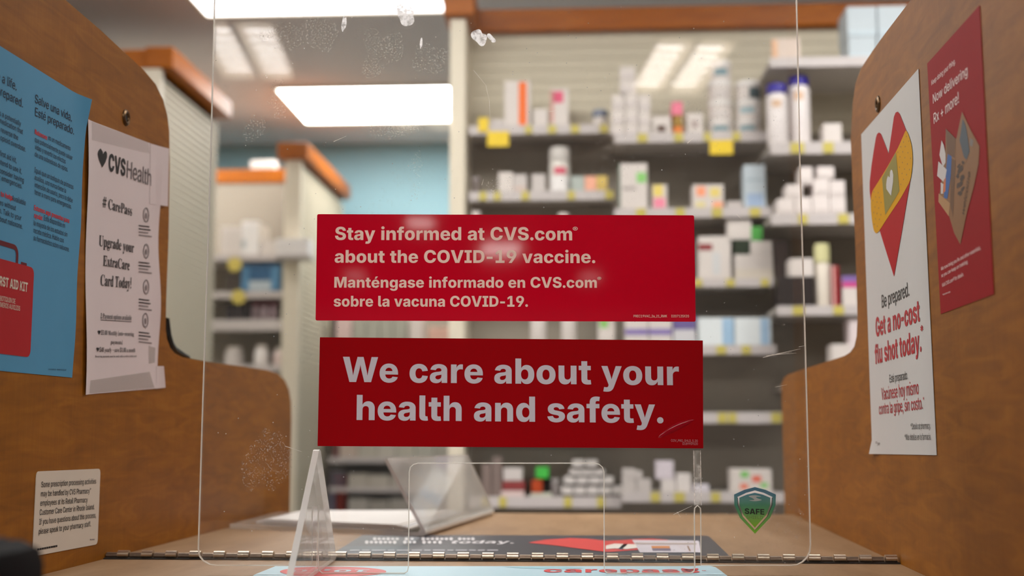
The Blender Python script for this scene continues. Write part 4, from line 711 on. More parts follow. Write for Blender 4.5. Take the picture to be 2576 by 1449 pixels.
FONT_SERIF = (
'A650|-13 0,0 27,q29 0,q38 36,19 48,234 583,27 -1,238 -564,q23 -54,q34 -48,31 0,0 -27,-319 0,0 27,q81 0,0 41,q0 14,-16 39,-30 76,-222 0,-37 -92,q-3 -7,q-3 -21,0 -5,q0 -45,73 0,6 0,0 -27|169 239,191 0,-97 236\n'
'B659|24 0,0 26,q51 2,q36 40,0 54,0 427,q0 43,q-16 44,q-38 17,-34 0,0 25,305 0,q262 0,0 -156,q0 -123,-163 -31,q196 -37,0 -135,q0 -93,q-141 -103,-128 0|271 375,9 0,q80 0,q64 61,0 78,q0 68,q-46 64,-56 0,q-34 0,q-17 -27,0 -37|330 36,q65 0,q53 74,0 81,q0 83,q-71 70,-83 0,-23 0,0 -247,q0 -34,q25 -27\n'
'C697|382 -16,q-100 0,q-155 91,q-88 161,0 104,q0 103,q89 159,q157 91,101 0,q68 0,93 -38,q15 -7,15 0,q37 0,10 45,26 0,0 -234,-25 0,q-34 93,q-121 108,-75 0,q-181 0,0 -323,q0 -302,200 0,q60 0,q118 63,46 60,28 -26,q-103 -148\n'
'D738|30 0,0 26,q47 2,q33 32,0 51,0 446,q0 59,q-39 37,-49 0,0 25,308 0,q180 0,q187 -176,0 -163,q0 -339,-357 0|331 36,q98 0,q93 151,0 154,q0 304,-190 0,q-38 0,q-23 -29,0 -43,0 -466,q0 -42,q23 -29\n'
'E658|21 0,0 25,q53 0,q38 38,0 53,0 433,q0 65,q-39 39,-49 0,0 25,570 0,0 -202,-23 0,q-12 93,q-105 72,-109 0,q-32 0,q-31 -7,q-10 -27,0 -29,0 -212,16 0,q67 0,q62 69,12 79,24 0,0 -338,-25 0,q-5 60,q-33 68,q-63 27,-51 0,-4 0,0 -231,q0 -37,q28 -22,43 0,q73 0,q101 33,q70 75,25 64,28 0,-41 -213\n'
'F602|23 0,0 26,q52 4,q36 40,0 55,0 433,q0 54,q-39 36,-51 5,0 25,565 0,0 -202,-24 0,q-10 62,q-46 72,q-89 32,-75 0,q-29 0,q-31 -5,q-11 -20,0 -24,0 -225,12 0,q66 0,q64 69,10 79,27 0,0 -340,-26 0,q-10 88,q-64 69,-69 0,-10 0,0 -213,q0 -36,q17 -41,q48 -16,46 -1,0 -26\n'
'G756|399 -15,q-108 0,q-161 88,q-89 160,0 108,q0 104,q89 158,q155 90,98 0,q78 0,89 -37,q15 -7,12 0,q17 0,q20 21,10 23,27 0,0 -235,-26 0,q-21 61,q-70 90,q-88 51,-48 0,q-181 0,0 -321,q0 -157,q102 -163,91 0,q57 0,q43 43,0 44,0 84,q0 47,q-40 33,-60 1,0 24,335 0,0 -24,q-49 -1,q-32 -32,0 -47,0 -148,q-131 -58\n'
'H779|23 0,0 26,q52 2,q36 38,0 54,0 444,q0 48,q-37 38,-50 3,0 25,336 0,0 -25,q-37 -3,q-38 -14,q-14 -36,0 -36,0 -191,238 0,0 191,q0 36,q-13 36,q-38 14,-38 3,0 25,335 0,0 -25,q-52 -4,q-34 -35,0 -50,0 -444,q0 -50,q35 -42,51 -2,0 -26,-335 0,0 26,q51 2,q38 35,0 57,0 209,-238 0,0 -209,q0 -54,q36 -38,53 -2,0 -26\n'
'I388|20 0,0 26,q50 5,q42 34,0 47,0 464,q0 46,q-36 29,-56 2,0 25,344 0,0 -25,q-53 -2,q-39 -29,0 -46,0 -461,q0 -31,q14 -36,q41 -18,39 -4,0 -26\n'
'J492|162 -97,q-48 0,q-75 34,q-44 60,0 37,q0 36,q42 41,29 0,q32 0,q40 -38,0 -32,q0 -22,-12 -21,q-12 -21,0 -6,q0 -31,42 0,q37 0,q27 46,0 46,0 514,q0 41,q-16 44,q-44 19,-42 3,0 25,350 0,0 -25,q-37 -3,q-38 -17,q-13 -43,0 -44,0 -414,q0 -229\n'
'K760|24 0,0 26,q52 2,q36 38,0 54,0 444,q0 48,q-37 39,-50 2,0 25,336 0,0 -25,q-37 -3,q-38 -14,q-14 -36,0 -36,0 -216,206 208,q41 41,0 26,q0 30,-86 0,0 25,290 0,0 -25,-13 0,q-86 0,-111 -116,-110 -113,287 -355,q18 -22,q34 -20,31 -1,0 -26,-355 0,0 26,q22 0,q31 2,8 3,q18 7,0 13,q0 15,-26 32,-174 220,-25 -23,0 -175,q0 -54,q36 -38,53 -2,0 -26\n'
'L635|23 0,0 26,q52 2,q36 38,0 54,0 444,q0 50,q-37 37,-50 2,0 25,348 0,0 -25,q-40 0,q-44 -14,q-17 -38,0 -37,0 -441,q0 -35,q10 -36,q33 -11,34 0,q72 0,q97 36,q67 83,25 70,27 0,-38 -230\n'
'M944|21 0,0 26,q50 2,q41 38,0 52,0 451,q0 33,q-14 34,q-39 15,-37 2,0 25,253 0,197 -466,197 466,250 0,0 -25,q-48 -4,q-37 -38,0 -48,0 -436,q0 -42,q14 -43,q36 -15,34 -1,0 -26,-329 0,0 26,q36 3,q38 16,q14 41,0 38,0 470,-248 -594,-27 0,-245 579,0 -460,q0 -57,q42 -36,53 0,0 -26\n'
'N735|600 -16,-441 537,0 -404,q0 -53,q35 -36,54 -2,0 -26,-221 0,0 26,q35 1,q37 15,q14 39,0 36,0 461,q-51 63,-8 4,q-10 5,-17 3,0 25,206 0,349 -427,0 311,q0 36,q-14 37,q-38 15,-37 3,0 25,221 0,0 -25,q-52 -2,q-34 -37,0 -53,0 -577\n'
'O782|388 -16,q-74 0,q-126 54,q-95 96,q-52 130,0 75,q0 75,q52 129,q96 97,q129 54,77 0,q74 0,q126 -53,q94 -95,q53 -130,0 -77,q0 -75,q-53 -130,q-96 -96,q-129 -54|394 18,q171 0,0 321,q0 158,q-95 163,-83 0,q-171 0,0 -321,q0 -157,q96 -164\n'
'P622|23 0,0 26,q52 2,q36 38,0 54,0 444,q0 48,q-37 38,-50 3,0 25,294 0,q128 0,54 -23,q51 -22,q58 -82,0 -57,q0 -85,q-126 -103,-123 0,-89 0,0 -186,q0 -54,q36 -38,53 -2,0 -26|271 342,29 0,q74 0,q61 68,0 80,q0 78,q-51 74,-62 0,q-30 0,q-21 -22,0 -27\n'
'Q782|563 -172,q-204 0,-81 171,q-74 26,q-106 99,q-57 136,0 79,q0 75,q52 129,q96 97,q129 54,77 0,q74 0,q126 -53,q94 -95,q53 -130,0 -77,q0 -121,q-132 -181,-118 -37,q56 -120,114 0,q31 0,39 11,5 -28,q-91 -35|395 18,q171 0,0 321,q0 158,q-96 163,-83 0,q-171 0,0 -321,q0 -157,q97 -164\n'
'R704|23 0,0 26,q52 2,q36 38,0 54,0 444,q0 48,q-37 38,-50 3,0 25,299 0,q150 0,q148 -88,0 -92,q0 -124,-152 -41,174 -258,q17 -25,q27 -24,25 0,3 0,0 -26,-211 0,-204 316,-29 0,0 -196,q0 -54,q36 -38,53 -2,0 -26|271 348,32 0,q78 0,q71 73,0 79,q0 142,-118 0,q-40 0,q-23 -26,0 -42\n'
'S581|64 -16,0 251,29 0,q24 -109,q98 -104,78 0,q57 0,q65 63,0 48,q0 66,-80 39,-93 46,q-87 43,q-81 98,0 69,q0 61,q52 89,q91 50,58 0,q30 0,q73 -14,42 -13,q8 -2,q12 -3,6 0,q26 0,5 32,28 0,0 -219,-25 0,q-14 56,q-58 84,q-77 47,-42 0,q-51 0,q-60 -54,0 -42,q0 -39,q52 -52,51 -24,96 -45,q61 -28,q69 -62,q28 -72,0 -46,q0 -64,q-61 -96,q-112 -53,-76 0,q-25 0,q-50 7,-24 9,q-25 9,q-31 8,-5 0,q-16 0,q-14 -15,-5 -19\n'
'T630|137 0,0 26,q54 0,q41 40,0 54,0 525,-10 0,q-79 0,q-92 -89,-8 -83,-27 0,0 205,595 0,0 -206,-25 0,q-17 173,-169 0,-8 0,0 -525,q0 -56,q39 -38,57 0,0 -26\n'
'U733|369 -19,q-138 0,q-122 123,0 127,0 333,q0 48,q-37 38,-50 3,0 25,336 0,0 -25,q-37 -3,q-39 -14,q-13 -36,0 -36,0 -356,q0 -88,q67 -87,73 0,q175 0,0 204,0 326,q0 49,q-38 37,-57 4,0 25,217 0,0 -25,q-46 -6,q-31 -39,0 -45,0 -293,q0 -155,q-127 -134\n'
'V637|316 -19,-250 586,q-16 36,q-33 45,-38 5,0 25,335 0,0 -25,q-46 0,q-41 -19,0 -24,q0 -15,13 -32,145 -350,133 349,q10 27,0 20,q0 25,q-39 18,-44 1,0 25,213 0,0 -25,q-31 0,q-38 -33,-20 -50,-227 -589\n'
'W910|254 -16,-206 601,q-12 35,q-27 32,-32 1,0 25,292 0,0 -25,q-32 -1,q-28 -18,0 -23,q0 -21,11 -35,112 -327,116 297,-22 69,q-11 35,q-34 21,-40 3,0 25,313 0,0 -25,q-69 0,0 -40,q0 -12,9 -26,112 -328,99 303,q12 36,0 19,q0 26,q-32 20,-36 2,0 25,180 0,0 -25,q-29 -5,q-30 -42,-14 -41,-192 -581,-27 0,-167 476,-187 -476\n'
'X701|17 0,0 26,q65 0,52 73,154 211,-172 265,q-25 38,q-41 40,-26 0,-3 0,0 25,342 0,0 -25,-22 0,q-58 0,0 -35,q0 -14,17 -26,94 -147,85 125,q26 38,0 22,q0 36,-69 1,0 25,246 0,0 -25,-5 0,q-44 0,q-67 -47,-35 -50,-113 -162,197 -309,q19 -29,q31 -30,22 0,4 0,0 -26,-336 0,0 26,7 0,q70 0,0 35,q0 20,-23 37,-97 154,-107 -152,q-20 -28,0 -25,q0 -41,74 0,0 -26\n'
'Y634|151 0,0 26,q52 2,q36 38,0 54,0 146,-170 310,q-27 50,-21 13,q-10 6,q-20 6,-11 1,0 26,328 0,0 -26,-17 0,q-27 0,q-32 -17,0 -15,q0 -14,12 -23,126 -247,126 209,q23 38,0 24,q0 45,-75 0,-5 0,0 26,215 0,0 -26,q-26 -3,q-38 -34,-20 -32,-171 -280,0 -183,q0 -54,q36 -38,53 -2,0 -26\n'
'Z658|30 0,0 16,381 624,-92 0,q-66 0,q-85 -29,q-56 -73,-21 -67,-25 0,19 207,520 0,0 -18,-377 -617,128 0,q104 0,q120 96,26 105,25 0,-25 -244\n'
'a512|379 -15,q-75 0,-6 67,q-68 -65,-88 0,q-52 0,q-60 60,0 47,q0 66,q129 85,137 38,0 76,q0 42,q-36 39,-40 0,q-65 0,0 -32,q0 -6,14 -20,q14 -20,0 -18,q0 -27,q-39 -33,-29 0,q-31 0,q-35 37,0 31,q0 35,q49 55,q86 32,57 0,q107 0,q88 -78,0 -83,0 -220,q0 -26,3 -8,q3 -8,11 0,q10 0,14 11,13 -21,q-49 -56|225 50,q14 0,q40 22,17 22,0 158,q-120 -28,0 -99,q0 -75\n'
'b537|64 -17,0 595,q0 47,q-19 26,-33 3,0 24,194 0,0 -263,q49 59,74 0,q53 0,q81 -58,q46 -102,0 -67,q0 -76,q-57 -118,q-101 -68,-65 0,q-67 0,-63 57,-77 -59|272 21,q53 0,20 52,q20 54,0 111,q0 92,q-42 87,-49 0,q-23 0,q-40 -31,-5 -26,0 -258,q0 -81\n'
'c437|232 -15,q-57 0,q-92 62,q-54 108,0 68,q0 73,q61 113,q105 66,65 0,q72 0,q81 -62,0 -48,q0 -28,q-33 -33,-28 0,q-60 0,0 69,q0 8,q2 16,0 7,q0 38,-42 0,q-85 0,0 -163,q0 -109,q74 -113,63 0,q53 0,47 50,20 -17,q-75 -105\n'
'd551|208 -15,q-52 0,q-81 61,q-46 106,0 67,q0 77,q49 115,q86 63,53 0,q70 0,45 -57,0 180,q0 31,q-32 25,-38 1,0 24,213 0,0 -566,q0 -37,q17 -29,34 -5,0 -25,q-80 0,-114 -31,0 73,q-42 -73|255 42,q23 0,q45 39,9 32,0 247,q-4 25,q-42 33,-27 0,q-47 0,-18 -46,q-19 -47,0 -97,q0 -94,18 -47,q18 -45\n'
'e448|229 -15,q-58 0,q-90 61,q-52 112,0 76,q0 70,q54 108,q93 62,58 0,q86 0,q101 -114,0 -102,0 -11,-247 0,q2 -184,121 0,q59 0,46 65,22 -20,q-73 -123|173 286,127 0,0 34,q0 63,q-25 59,-35 0,q-67 0,0 -139\n'
'f318|22 0,0 24,q26 2,q22 13,4 13,q4 11,0 46,0 303,-54 0,0 50,54 0,0 64,q0 79,q96 87,85 0,q63 0,q70 -57,0 -40,q0 -32,q-34 -34,-24 0,q-27 0,q-32 29,0 24,q0 20,12 24,q2 3,q5 12,0 3,q0 16,-26 0,q-31 0,q-17 -40,0 -39,0 -119,83 0,0 -50,-83 0,0 -315,q0 -45,q30 -28,47 0,0 -24\n'
'g487|217 -209,q-97 0,-49 28,q-50 29,0 41,q0 49,81 24,q-67 32,0 51,q0 37,q56 56,61 26,q-119 44,0 108,q0 47,q52 71,q91 40,58 0,q59 0,54 -21,125 0,0 -54,-73 0,q35 -43,0 -53,q0 -44,q-46 -68,q-80 -38,-52 0,q-11 0,q-23 2,-11 0,q-26 0,q-35 -29,0 -20,q0 -33,60 0,51 0,q79 0,q91 -26,q39 -56,0 -46,q0 -72,q-129 -82|234 185,q36 0,q27 64,0 65,q0 66,q-27 62,-36 0,q-35 0,q-29 -62,0 -66,q0 -65,q29 -64|239 -173,q153 0,0 75,q0 26,q-42 21,-45 0,-161 0,q-35 -23,0 -34,q0 -26,32 -20,q31 -19\n'
'h567|27 0,0 24,q29 1,q22 26,0 32,0 511,q0 31,q-20 28,-30 2,0 23,192 0,0 -281,q56 77,86 0,q130 0,0 -159,0 -232,q0 -31,q20 -27,29 -1,0 -24,-240 0,0 24,7 0,q42 0,0 59,0 240,q0 41,q-18 40,-30 0,q-47 0,-35 -54,0 -267,q0 -31,q19 -27,29 -1,0 -24\n'
'i295|150 539,q-32 0,q-43 43,0 32,q0 32,q43 44,32 0,q32 0,q43 -44,0 -32,q0 -32,q-44 -43|27 0,0 24,q30 2,q21 24,0 33,0 292,q0 37,q-17 24,-31 1,1 25,190 0,0 -379,q0 -31,q18 -26,29 -2,0 -24\n'
'j312|158 541,q-32 0,q-43 43,0 32,q0 32,q44 44,31 0,q32 0,q44 -44,0 -32,q0 -31,q-44 -44|53 -209,q-38 0,q-62 28,q-36 48,0 29,q0 28,q33 33,28 0,q27 0,q34 -30,0 -25,q0 -15,-11 -17,q-12 -18,0 -5,q0 -21,30 0,q33 0,q16 51,0 43,0 452,q0 38,q-24 27,-38 1,0 24,204 0,0 -494,q0 -88,q-97 -89\n'
'k534|26 0,0 24,q31 2,q21 25,0 32,0 509,q0 35,q-16 25,-32 2,1 24,189 0,0 -427,118 118,q25 25,0 20,q0 23,-52 0,-5 0,0 25,208 0,0 -25,q-58 -3,-47 -47,-78 -76,184 -260,q19 -27,26 0,0 -24,-246 0,0 24,9 0,q33 0,0 23,q0 11,-11 15,-103 146,-22 -19,0 -117,q0 -31,q19 -26,29 -2,0 -24\n'
'l297|27 0,0 24,q30 2,q21 24,0 33,0 509,q0 33,q-16 28,-32 1,0 24,191 0,0 -595,q0 -31,q18 -26,29 -2,0 -24\n'
'm825|27 0,0 24,q29 1,q22 26,0 32,0 294,q0 31,q-20 29,-30 1,0 24,190 0,0 -68,q57 80,78 0,q102 0,22 -85,q58 85,87 0,q128 0,0 -159,0 -232,q0 -31,q19 -27,29 -1,0 -24,-236 0,0 24,q28 1,q20 28,0 30,0 240,q0 41,q-18 40,-30 0,q-44 0,-35 -51,0 -270,q0 -30,q19 -28,28 -1,0 -24,-233 0,0 24,q28 1,q20 28,0 30,0 240,q0 40,q-18 41,-30 0,q-47 0,-32 -54,0 -267,q0 -30,q18 -27,28 -2,0 -24\n'
'n567|27 0,0 24,q29 1,q22 26,0 32,0 294,q0 31,q-20 29,-30 1,0 24,192 0,0 -64,q55 76,87 0,q130 0,0 -159,0 -232,q0 -31,q20 -27,29 -1,0 -24,-240 0,0 24,7 0,q42 0,0 59,0 240,q0 41,q-18 40,-30 0,q-47 0,-35 -54,0 -267,q0 -31,q19 -27,29 -1,0 -24\n'
'o501|251 -15,q-66 0,q-101 64,q-56 111,0 69,q0 71,q56 111,q101 63,65 0,q65 0,q100 -62,q57 -110,0 -73,q0 -72,q-57 -110,q-99 -62|251 17,q42 0,18 41,q9 20,q7 86,0 65,q0 132,-18 42,q-18 42,-40 0,q-44 0,-16 -42,q-17 -43,0 -130,q0 -65,q8 -87,9 -20,q18 -41\n'
'p553|26 -207,0 23,q23 1,q22 17,4 16,q3 15,0 40,0 457,q0 46,q-18 27,-31 4,0 23,184 0,0 -71,q45 84,85 0,q53 0,q80 -62,q45 -107,0 -68,q0 -73,q-46 -115,q-83 -65,-54 0,q-73 0,-45 63,0 -134,q0 -40,q12 -42,q33 -14,29 -1,0 -24|291 42,q46 0,19 46,q20 48,0 94,q0 91,-17 48,q-16 45,-47 0,q-46 0,-30 -64,0 -248,q23 -60\n'
'q542|260 -207,0 24,q44 2,q29 23,0 34,0 167,q-49 -57,-73 0,q-53 0,q-82 58,q-46 103,0 67,q0 76,q58 118,q101 67,64 0,q68 0,62 -56,77 58,16 0,0 -601,q0 -32,q20 -26,31 -1,0 -24|266 44,q23 0,q40 30,4 26,0 259,q0 80,-66 0,q-51 0,-21 -50,q-21 -51,0 -106,q0 -96,q41 -92\n'
'r428|27 0,0 24,q30 2,q21 24,0 33,0 292,q0 38,q-18 23,-30 1,1 25,186 0,0 -87,q26 48,q71 51,33 0,q42 0,q42 -43,0 -35,q0 -29,q-34 -36,-28 0,q-26 0,q-25 25,-10 16,q-10 15,-17 0,q-21 0,q-38 -55,0 -46,0 -203,q0 -34,q29 -23,43 -2,0 -24\n'
's429|225 -15,q-40 0,-56 24,q-9 4,-11 0,q-24 0,-9 -26,-23 0,0 170,26 0,q14 -63,q72 -72,44 0,q37 0,q40 35,0 30,q0 42,-54 27,-73 37,q-52 26,q-52 66,0 43,q0 63,q83 84,72 0,q16 0,q42 -9,28 -8,q5 -1,q12 -3,4 0,q17 0,9 21,20 0,0 -145,-23 0,q-16 54,q-63 57,-39 0,q-32 0,q-34 -31,0 -24,q0 -24,q31 -32,31 -15,67 -33,q51 -25,q47 -63,0 -53,q0 -72,q-87 -84\n'
't340|184 -14,q-60 0,q-52 59,0 61,0 309,-42 0,0 31,q60 57,q82 93,20 35,23 0,0 -169,94 0,0 -47,-94 0,0 -293,q0 -31,q15 -31,20 0,q35 0,22 51,24 -13,q-46 -112\n'
'u558|195 -15,q-69 0,q-58 81,0 78,0 225,q0 35,q-19 33,-32 1,0 24,194 0,0 -352,q0 -26,q27 -31,25 0,q46 0,31 45,0 271,q0 38,q-22 30,-36 1,0 24,200 0,0 -358,q0 -34,q22 -24,32 -2,0 -25,q-82 0,-114 -34,0 75,q-25 -35,q-76 -40\n'
'v456|212 -15,-155 384,q-13 32,q-22 35,-26 1,0 25,248 0,0 -24,-12 0,q-40 0,0 -27,q0 -6,2 -6,81 -217,76 194,q8 21,0 8,q0 33,-56 0,0 24,151 0,0 -23,q-28 -6,q-25 -36,-14 -35,-149 -377\n'
'w647|182 -15,-157 409,q-7 19,q-18 21,-16 3,0 25,222 0,0 -25,q-20 -1,q-16 -11,0 -14,q0 -7,q4 -17,4 -11,70 -187,66 161,-15 46,q-8 25,q-17 17,-24 1,0 23,231 0,0 -25,q-41 -2,0 -24,q0 -4,q2 -13,1 -4,57 -180,69 171,q7 17,0 12,q0 14,q-21 12,-25 3,0 23,133 0,0 -23,q-21 -1,q-19 -29,-10 -25,-160 -399,-23 0,-98 308,-124 -308\n'
'x475|7 0,0 22,q45 12,40 50,91 119,-119 189,q-27 42,-31 3,0 25,245 0,0 -24,q-42 0,0 -21,q0 -8,13 -22,51 -81,60 76,q16 19,0 14,q0 13,-11 4,q-10 5,-29 1,0 24,164 0,0 -21,q-42 -9,-43 -54,-83 -104,139 -220,q9 -14,q16 -16,16 -1,0 -23,-244 0,0 24,q22 0,12 5,q11 5,0 11,q0 16,-18 27,-53 82,-60 -79,q-19 -25,0 -15,q0 -29,44 0,5 0,0 -22\n'
'y447|78 -209,q-38 0,q-50 46,0 38,q0 26,q34 40,29 0,q26 0,q32 -29,0 -25,q0 -4,q-1 -8,0 -5,q0 -17,18 0,q17 0,25 37,q13 19,q19 50,7 34,-155 380,q-9 23,q-17 27,-5 5,q-9 9,-19 0,-2 0,0 25,248 0,0 -25,q-28 -1,q-22 -10,0 -17,q0 -5,q4 -14,3 -8,78 -205,67 182,q6 16,q5 24,0 9,q0 17,q-25 12,-27 0,0 25,144 0,0 -25,q-21 0,q-25 -38,-14 -38,-145 -397,q-25 -69,q-47 -75,q-54 -29\n'
'z436|19 0,0 21,231 407,-59 0,q-55 0,q-57 -47,-14 -59,-26 0,8 140,362 0,0 -29,-222 -396,40 0,q70 0,q69 56,21 67,24 0,-12 -160\n'
'0559|280 -10,q-91 0,q-108 92,q-47 166,0 111,q0 111,q47 164,q108 90,92 0,q87 0,q107 -90,q50 -165,0 -111,q0 -111,q-50 -165,q-108 -92|280 55,q56 0,q34 160,0 143,q0 143,q-34 158,-55 0,q-56 0,q-36 -158,0 -143,q0 -143,q36 -160\n'
'1559|97 0,0 53,82 0,q26 0,q24 28,0 37,0 501,q-38 -46,q-61 -58,-30 0,q-24 0,q-34 40,0 34,q30 8,q75 32,49 37,70 52,112 0,0 -600,q0 -31,q20 -34,31 0,81 0,0 -53\n'
'2559|35 0,0 103,148 151,q62 63,q66 96,q26 88,0 52,q0 57,q-42 53,-36 0,q-51 0,q-41 -87,0 -86,q-57 0,q-71 45,0 54,q0 36,q49 62,q98 37,73 0,q112 0,q117 -89,0 -77,q0 -35,q-25 -66,q-58 -78,q-100 -103,-75 -71,-100 -95,233 0,q31 0,q44 36,8 33,8 31,59 0,-5 -210\n'
'3559|243 -10,q-75 0,q-95 34,q-45 55,0 31,q0 38,q51 40,34 0,q0 -64,q68 -64,55 0,q33 0,q56 26,q34 64,0 57,q0 57,q-80 74,-75 0,-62 0,0 62,66 0,q65 0,q62 81,0 66,q0 54,q-42 62,-41 0,q-36 0,q-37 -45,q-13 -71,0 -39,q-62 0,q-68 43,0 46,q0 53,q112 74,109 0,q107 0,q124 -85,0 -78,q0 -67,q-88 -91,-65 -22,q40 -7,q82 -39,q56 -71,0 -58,q0 -61,q-45 -83,q-77 -50,q-96 -22\n'
'4559|180 0,0 53,28 0,q34 0,q48 25,0 47,0 61,-277 0,0 61,284 467,139 0,0 -462,104 0,0 -66,-104 0,0 -61,q0 -47,q48 -25,34 0,13 0,0 -53|83 252,207 0,0 175,q0 44,q3 102,4 46,q-5 -12,q-21 -40,q-25 -45,q-22 -38,-6 -9\n'
'5559|245 -10,q-75 0,q-90 35,q-40 55,0 31,q0 35,q44 34,36 0,q0 -28,q21 -56,q48 -36,41 0,q33 0,q56 29,q34 70,0 61,q0 75,q-71 73,-65 0,q-38 0,q-50 -11,-23 -7,-46 18,32 346,378 0,5 -182,-57 0,-8 34,q-4 18,q-18 20,-24 0,-208 0,-16 -185,q16 6,q63 9,31 0,q116 0,q140 -107,0 -107,q0 -65,q-47 -88,q-77 -53,q-92 -24\n'
'6559|293 -10,q-74 0,q-112 73,q-62 151,0 116,q0 83,q35 143,q70 107,q108 61,72 0,q65 0,q77 -31,q35 -50,0 -29,q0 -31,q-54 -47,-66 0,q0 30,q-11 60,q-28 39,-27 0,q-59 0,q-70 -137,-6 -127,q20 14,q67 23,51 0,q91 0,q109 -109,0 -98,q0 -107,q-117 -134|296 56,q38 0,q45 79,0 86,q0 81,q-49 75,-43 0,q-27 0,q-61 -31,-13 -17,q1 -144,q63 -129\n'
'7559|165 0,266 605,-263 0,q-52 0,-6 -51,-6 -50,-60 0,5 210,477 0,0 -49,-276 -665\n'
'8559|273 -10,q-83 0,q-108 52,q-52 87,0 53,q0 65,q81 81,66 33,q-60 35,q-64 88,0 58,q0 47,q44 83,q102 52,86 0,q106 0,q107 -99,0 -76,q0 -60,q-73 -70,-62 -32,q90 -43,q76 -94,0 -61,q0 -94,q-135 -105|302 421,q37 21,q33 60,0 49,q0 29,q-21 52,q-41 34,-31 0,q-41 0,q-44 -64,0 -48,q0 -52,q56 -57|278 47,q51 0,q61 70,0 55,q0 49,q-69 65,-77 35,q-34 -22,q-45 -68,0 -53,q0 -58,q62 -73\n'
'9559|227 -10,q-60 0,q-72 33,q-32 52,0 28,q0 22,q24 30,25 5,q14 -45,q56 -62,50 0,q130 0,11 290,q-22 -29,q-70 -39,-50 0,q-86 0,q-110 106,0 101,q0 72,q55 109,q103 61,71 0,q73 0,q112 -70,q65 -148,0 -118,q0 -82,q-32 -145,q-69 -109,q-109 -62|274 347,q35 0,q50 37,14 30,q-1 128,q-56 115,-46 0,q-43 0,q-47 -85,0 -84,q0 -141\n')


def parse_font(txt):
    out = {}
    for line in txt.split('\n'):
        if not line:
            continue
        parts = line[1:].split('|')
        loops = []
        for c in parts[1:]:
            x = y = 0
            pts = []
            for tok in c.split(','):
                on = tok[0] != 'q'
                dx, dy = (tok if on else tok[1:]).split(' ')
                x += int(dx); y += int(dy)
                pts.append((x, y, on))
            loops.append(flatten(pts))
        out[line[0]] = [int(parts[0]), loops, None]
    return out


def flatten(pts, k=4):
    full = []
    n = len(pts)
    for i in range(n):
        a, b = pts[i], pts[(i + 1) % n]
        full.append(a)
        if not a[2] and not b[2]:
            full.append(((a[0] + b[0]) / 2, (a[1] + b[1]) / 2, True))
    while not full[0][2]:
        full = full[1:] + full[:1]
    out = []
    n = len(full)
    i = 0
    while i < n:
        a = Vector(full[i][:2])
        out.append(a)
        if not full[(i + 1) % n][2]:
            c, b = Vector(full[(i + 1) % n][:2]), Vector(full[(i + 2) % n][:2])
            for s in range(1, k):
                t = s / k
                out.append(a * (1 - t) ** 2 + c * (2 * t * (1 - t)) + b * t * t)
            i += 2
        else:
            i += 1
    return out


FONTS = {'bold': parse_font(FONT_BOLD), 'text': parse_font(FONT_TEXT), 'serif': parse_font(FONT_SERIF)}
CAPS = {'bold': 727.5, 'text': 727.5, 'serif': 676.0}


def glyph(font, ch):
    g = FONTS[font].get(ch) or FONTS['text'].get(ch) or FONTS['bold'].get(ch)
    if g[2] is None:
        vs, es = [], []
        for lp in g[1]:
            k = len(vs)
            vs += lp
            es += [(k + i, k + (i + 1) % len(lp)) for i in range(len(lp))]
        if not vs:
            g[2] = ([], [])
        else:
            r = geometry.delaunay_2d_cdt(vs, es, [], 0, 1e-4)
            tri = []
            for f in r[2]:
                c = sum((r[0][i] for i in f), Vector((0, 0))) / len(f)
                if winding(c, g[1]):
                    tri.append(tuple(f) if ccw(r[0], f) else tuple(f[::-1]))
            g[2] = ([v.copy() for v in r[0]], tri)
    return g


def write(mb, fr, s, font, a, b, cap, w, mat, track=0):
    """one line of print: its ink runs from pixel a to pixel b of the photograph, cap = height of its capitals there"""
    A, B = Vector(fr.uv(*a)), Vector(fr.uv(*b))
    H = fr.uv(a[0], a[1] - cap)[1] - A.y
    write_uv(mb, fr, s, font, A, B, H, w, mat, track)


def write_uv(mb, fr, s, font, A, B, H, w, mat, track=0, up=None):
    pen, places = 0, []
    lo, hi = 1e9, -1e9
    for i, ch in enumerate(s):
        g = glyph(font, ch)
        if font == 'bold' and (ch == '-' or (i and s[i - 1] == '-')):
            pen -= 75
        if g[2][0]:
            lo = min(lo, pen + min(p.x for p in g[2][0]))
            hi = max(hi, pen + max(p.x for p in g[2][0]))
        places.append((pen, g))
        pen += g[0] + track
    ex = (B - A) / (hi - lo)
    ey = (up or Vector((0, 1))) * (H / CAPS[font])
    for pen, g in places:
        vs, tri = g[2]
        if vs:
            q = [A + ex * (p.x + pen - lo) + ey * p.y for p in vs]
            mb.add([fr.pt(p.x, p.y, w) for p in q], tri, mat)


def arc(cx, cy, rx, ry, a0, a1, n=8):
    return [(cx + rx * math.cos(math.radians(a0 + (a1 - a0) * i / n)), cy + ry * math.sin(math.radians(a0 + (a1 - a0) * i / n))) for i in range(n + 1)]


def round_quad(q, r):
    """round the corners of a (u,v) quadrilateral"""
    out = []
    n = len(q)
    for i in range(n):
        p, a, b = Vector(q[i]), Vector(q[i - 1]), Vector(q[(i + 1) % n])
        s, e = p + (a - p).normalized() * r, p + (b - p).normalized() * r
        for k in range(6):
            t = k / 5
            c = s * (1 - t) ** 2 + p * 2 * t * (1 - t) + e * t * t
            out.append((c.x, c.y))
    return out


def smooth_loop(pts, k=4):
    """closed Catmull-Rom through the points"""
    n = len(pts)
    P = [Vector(p) for p in pts]
    out = []
    for i in range(n):
        a, b, c, d = P[i - 1], P[i], P[(i + 1) % n], P[(i + 2) % n]
        for s in range(k):
            t = s / k
            q = 0.5 * (2 * b + (c - a) * t + (2 * a - 5 * b + 4 * c - d) * t * t + (3 * b - a - 3 * c + d) * t ** 3)
            out.append((q.x, q.y))
    return out


def uvs(fr, pts):
    return [fr.uv(*p) for p in pts]


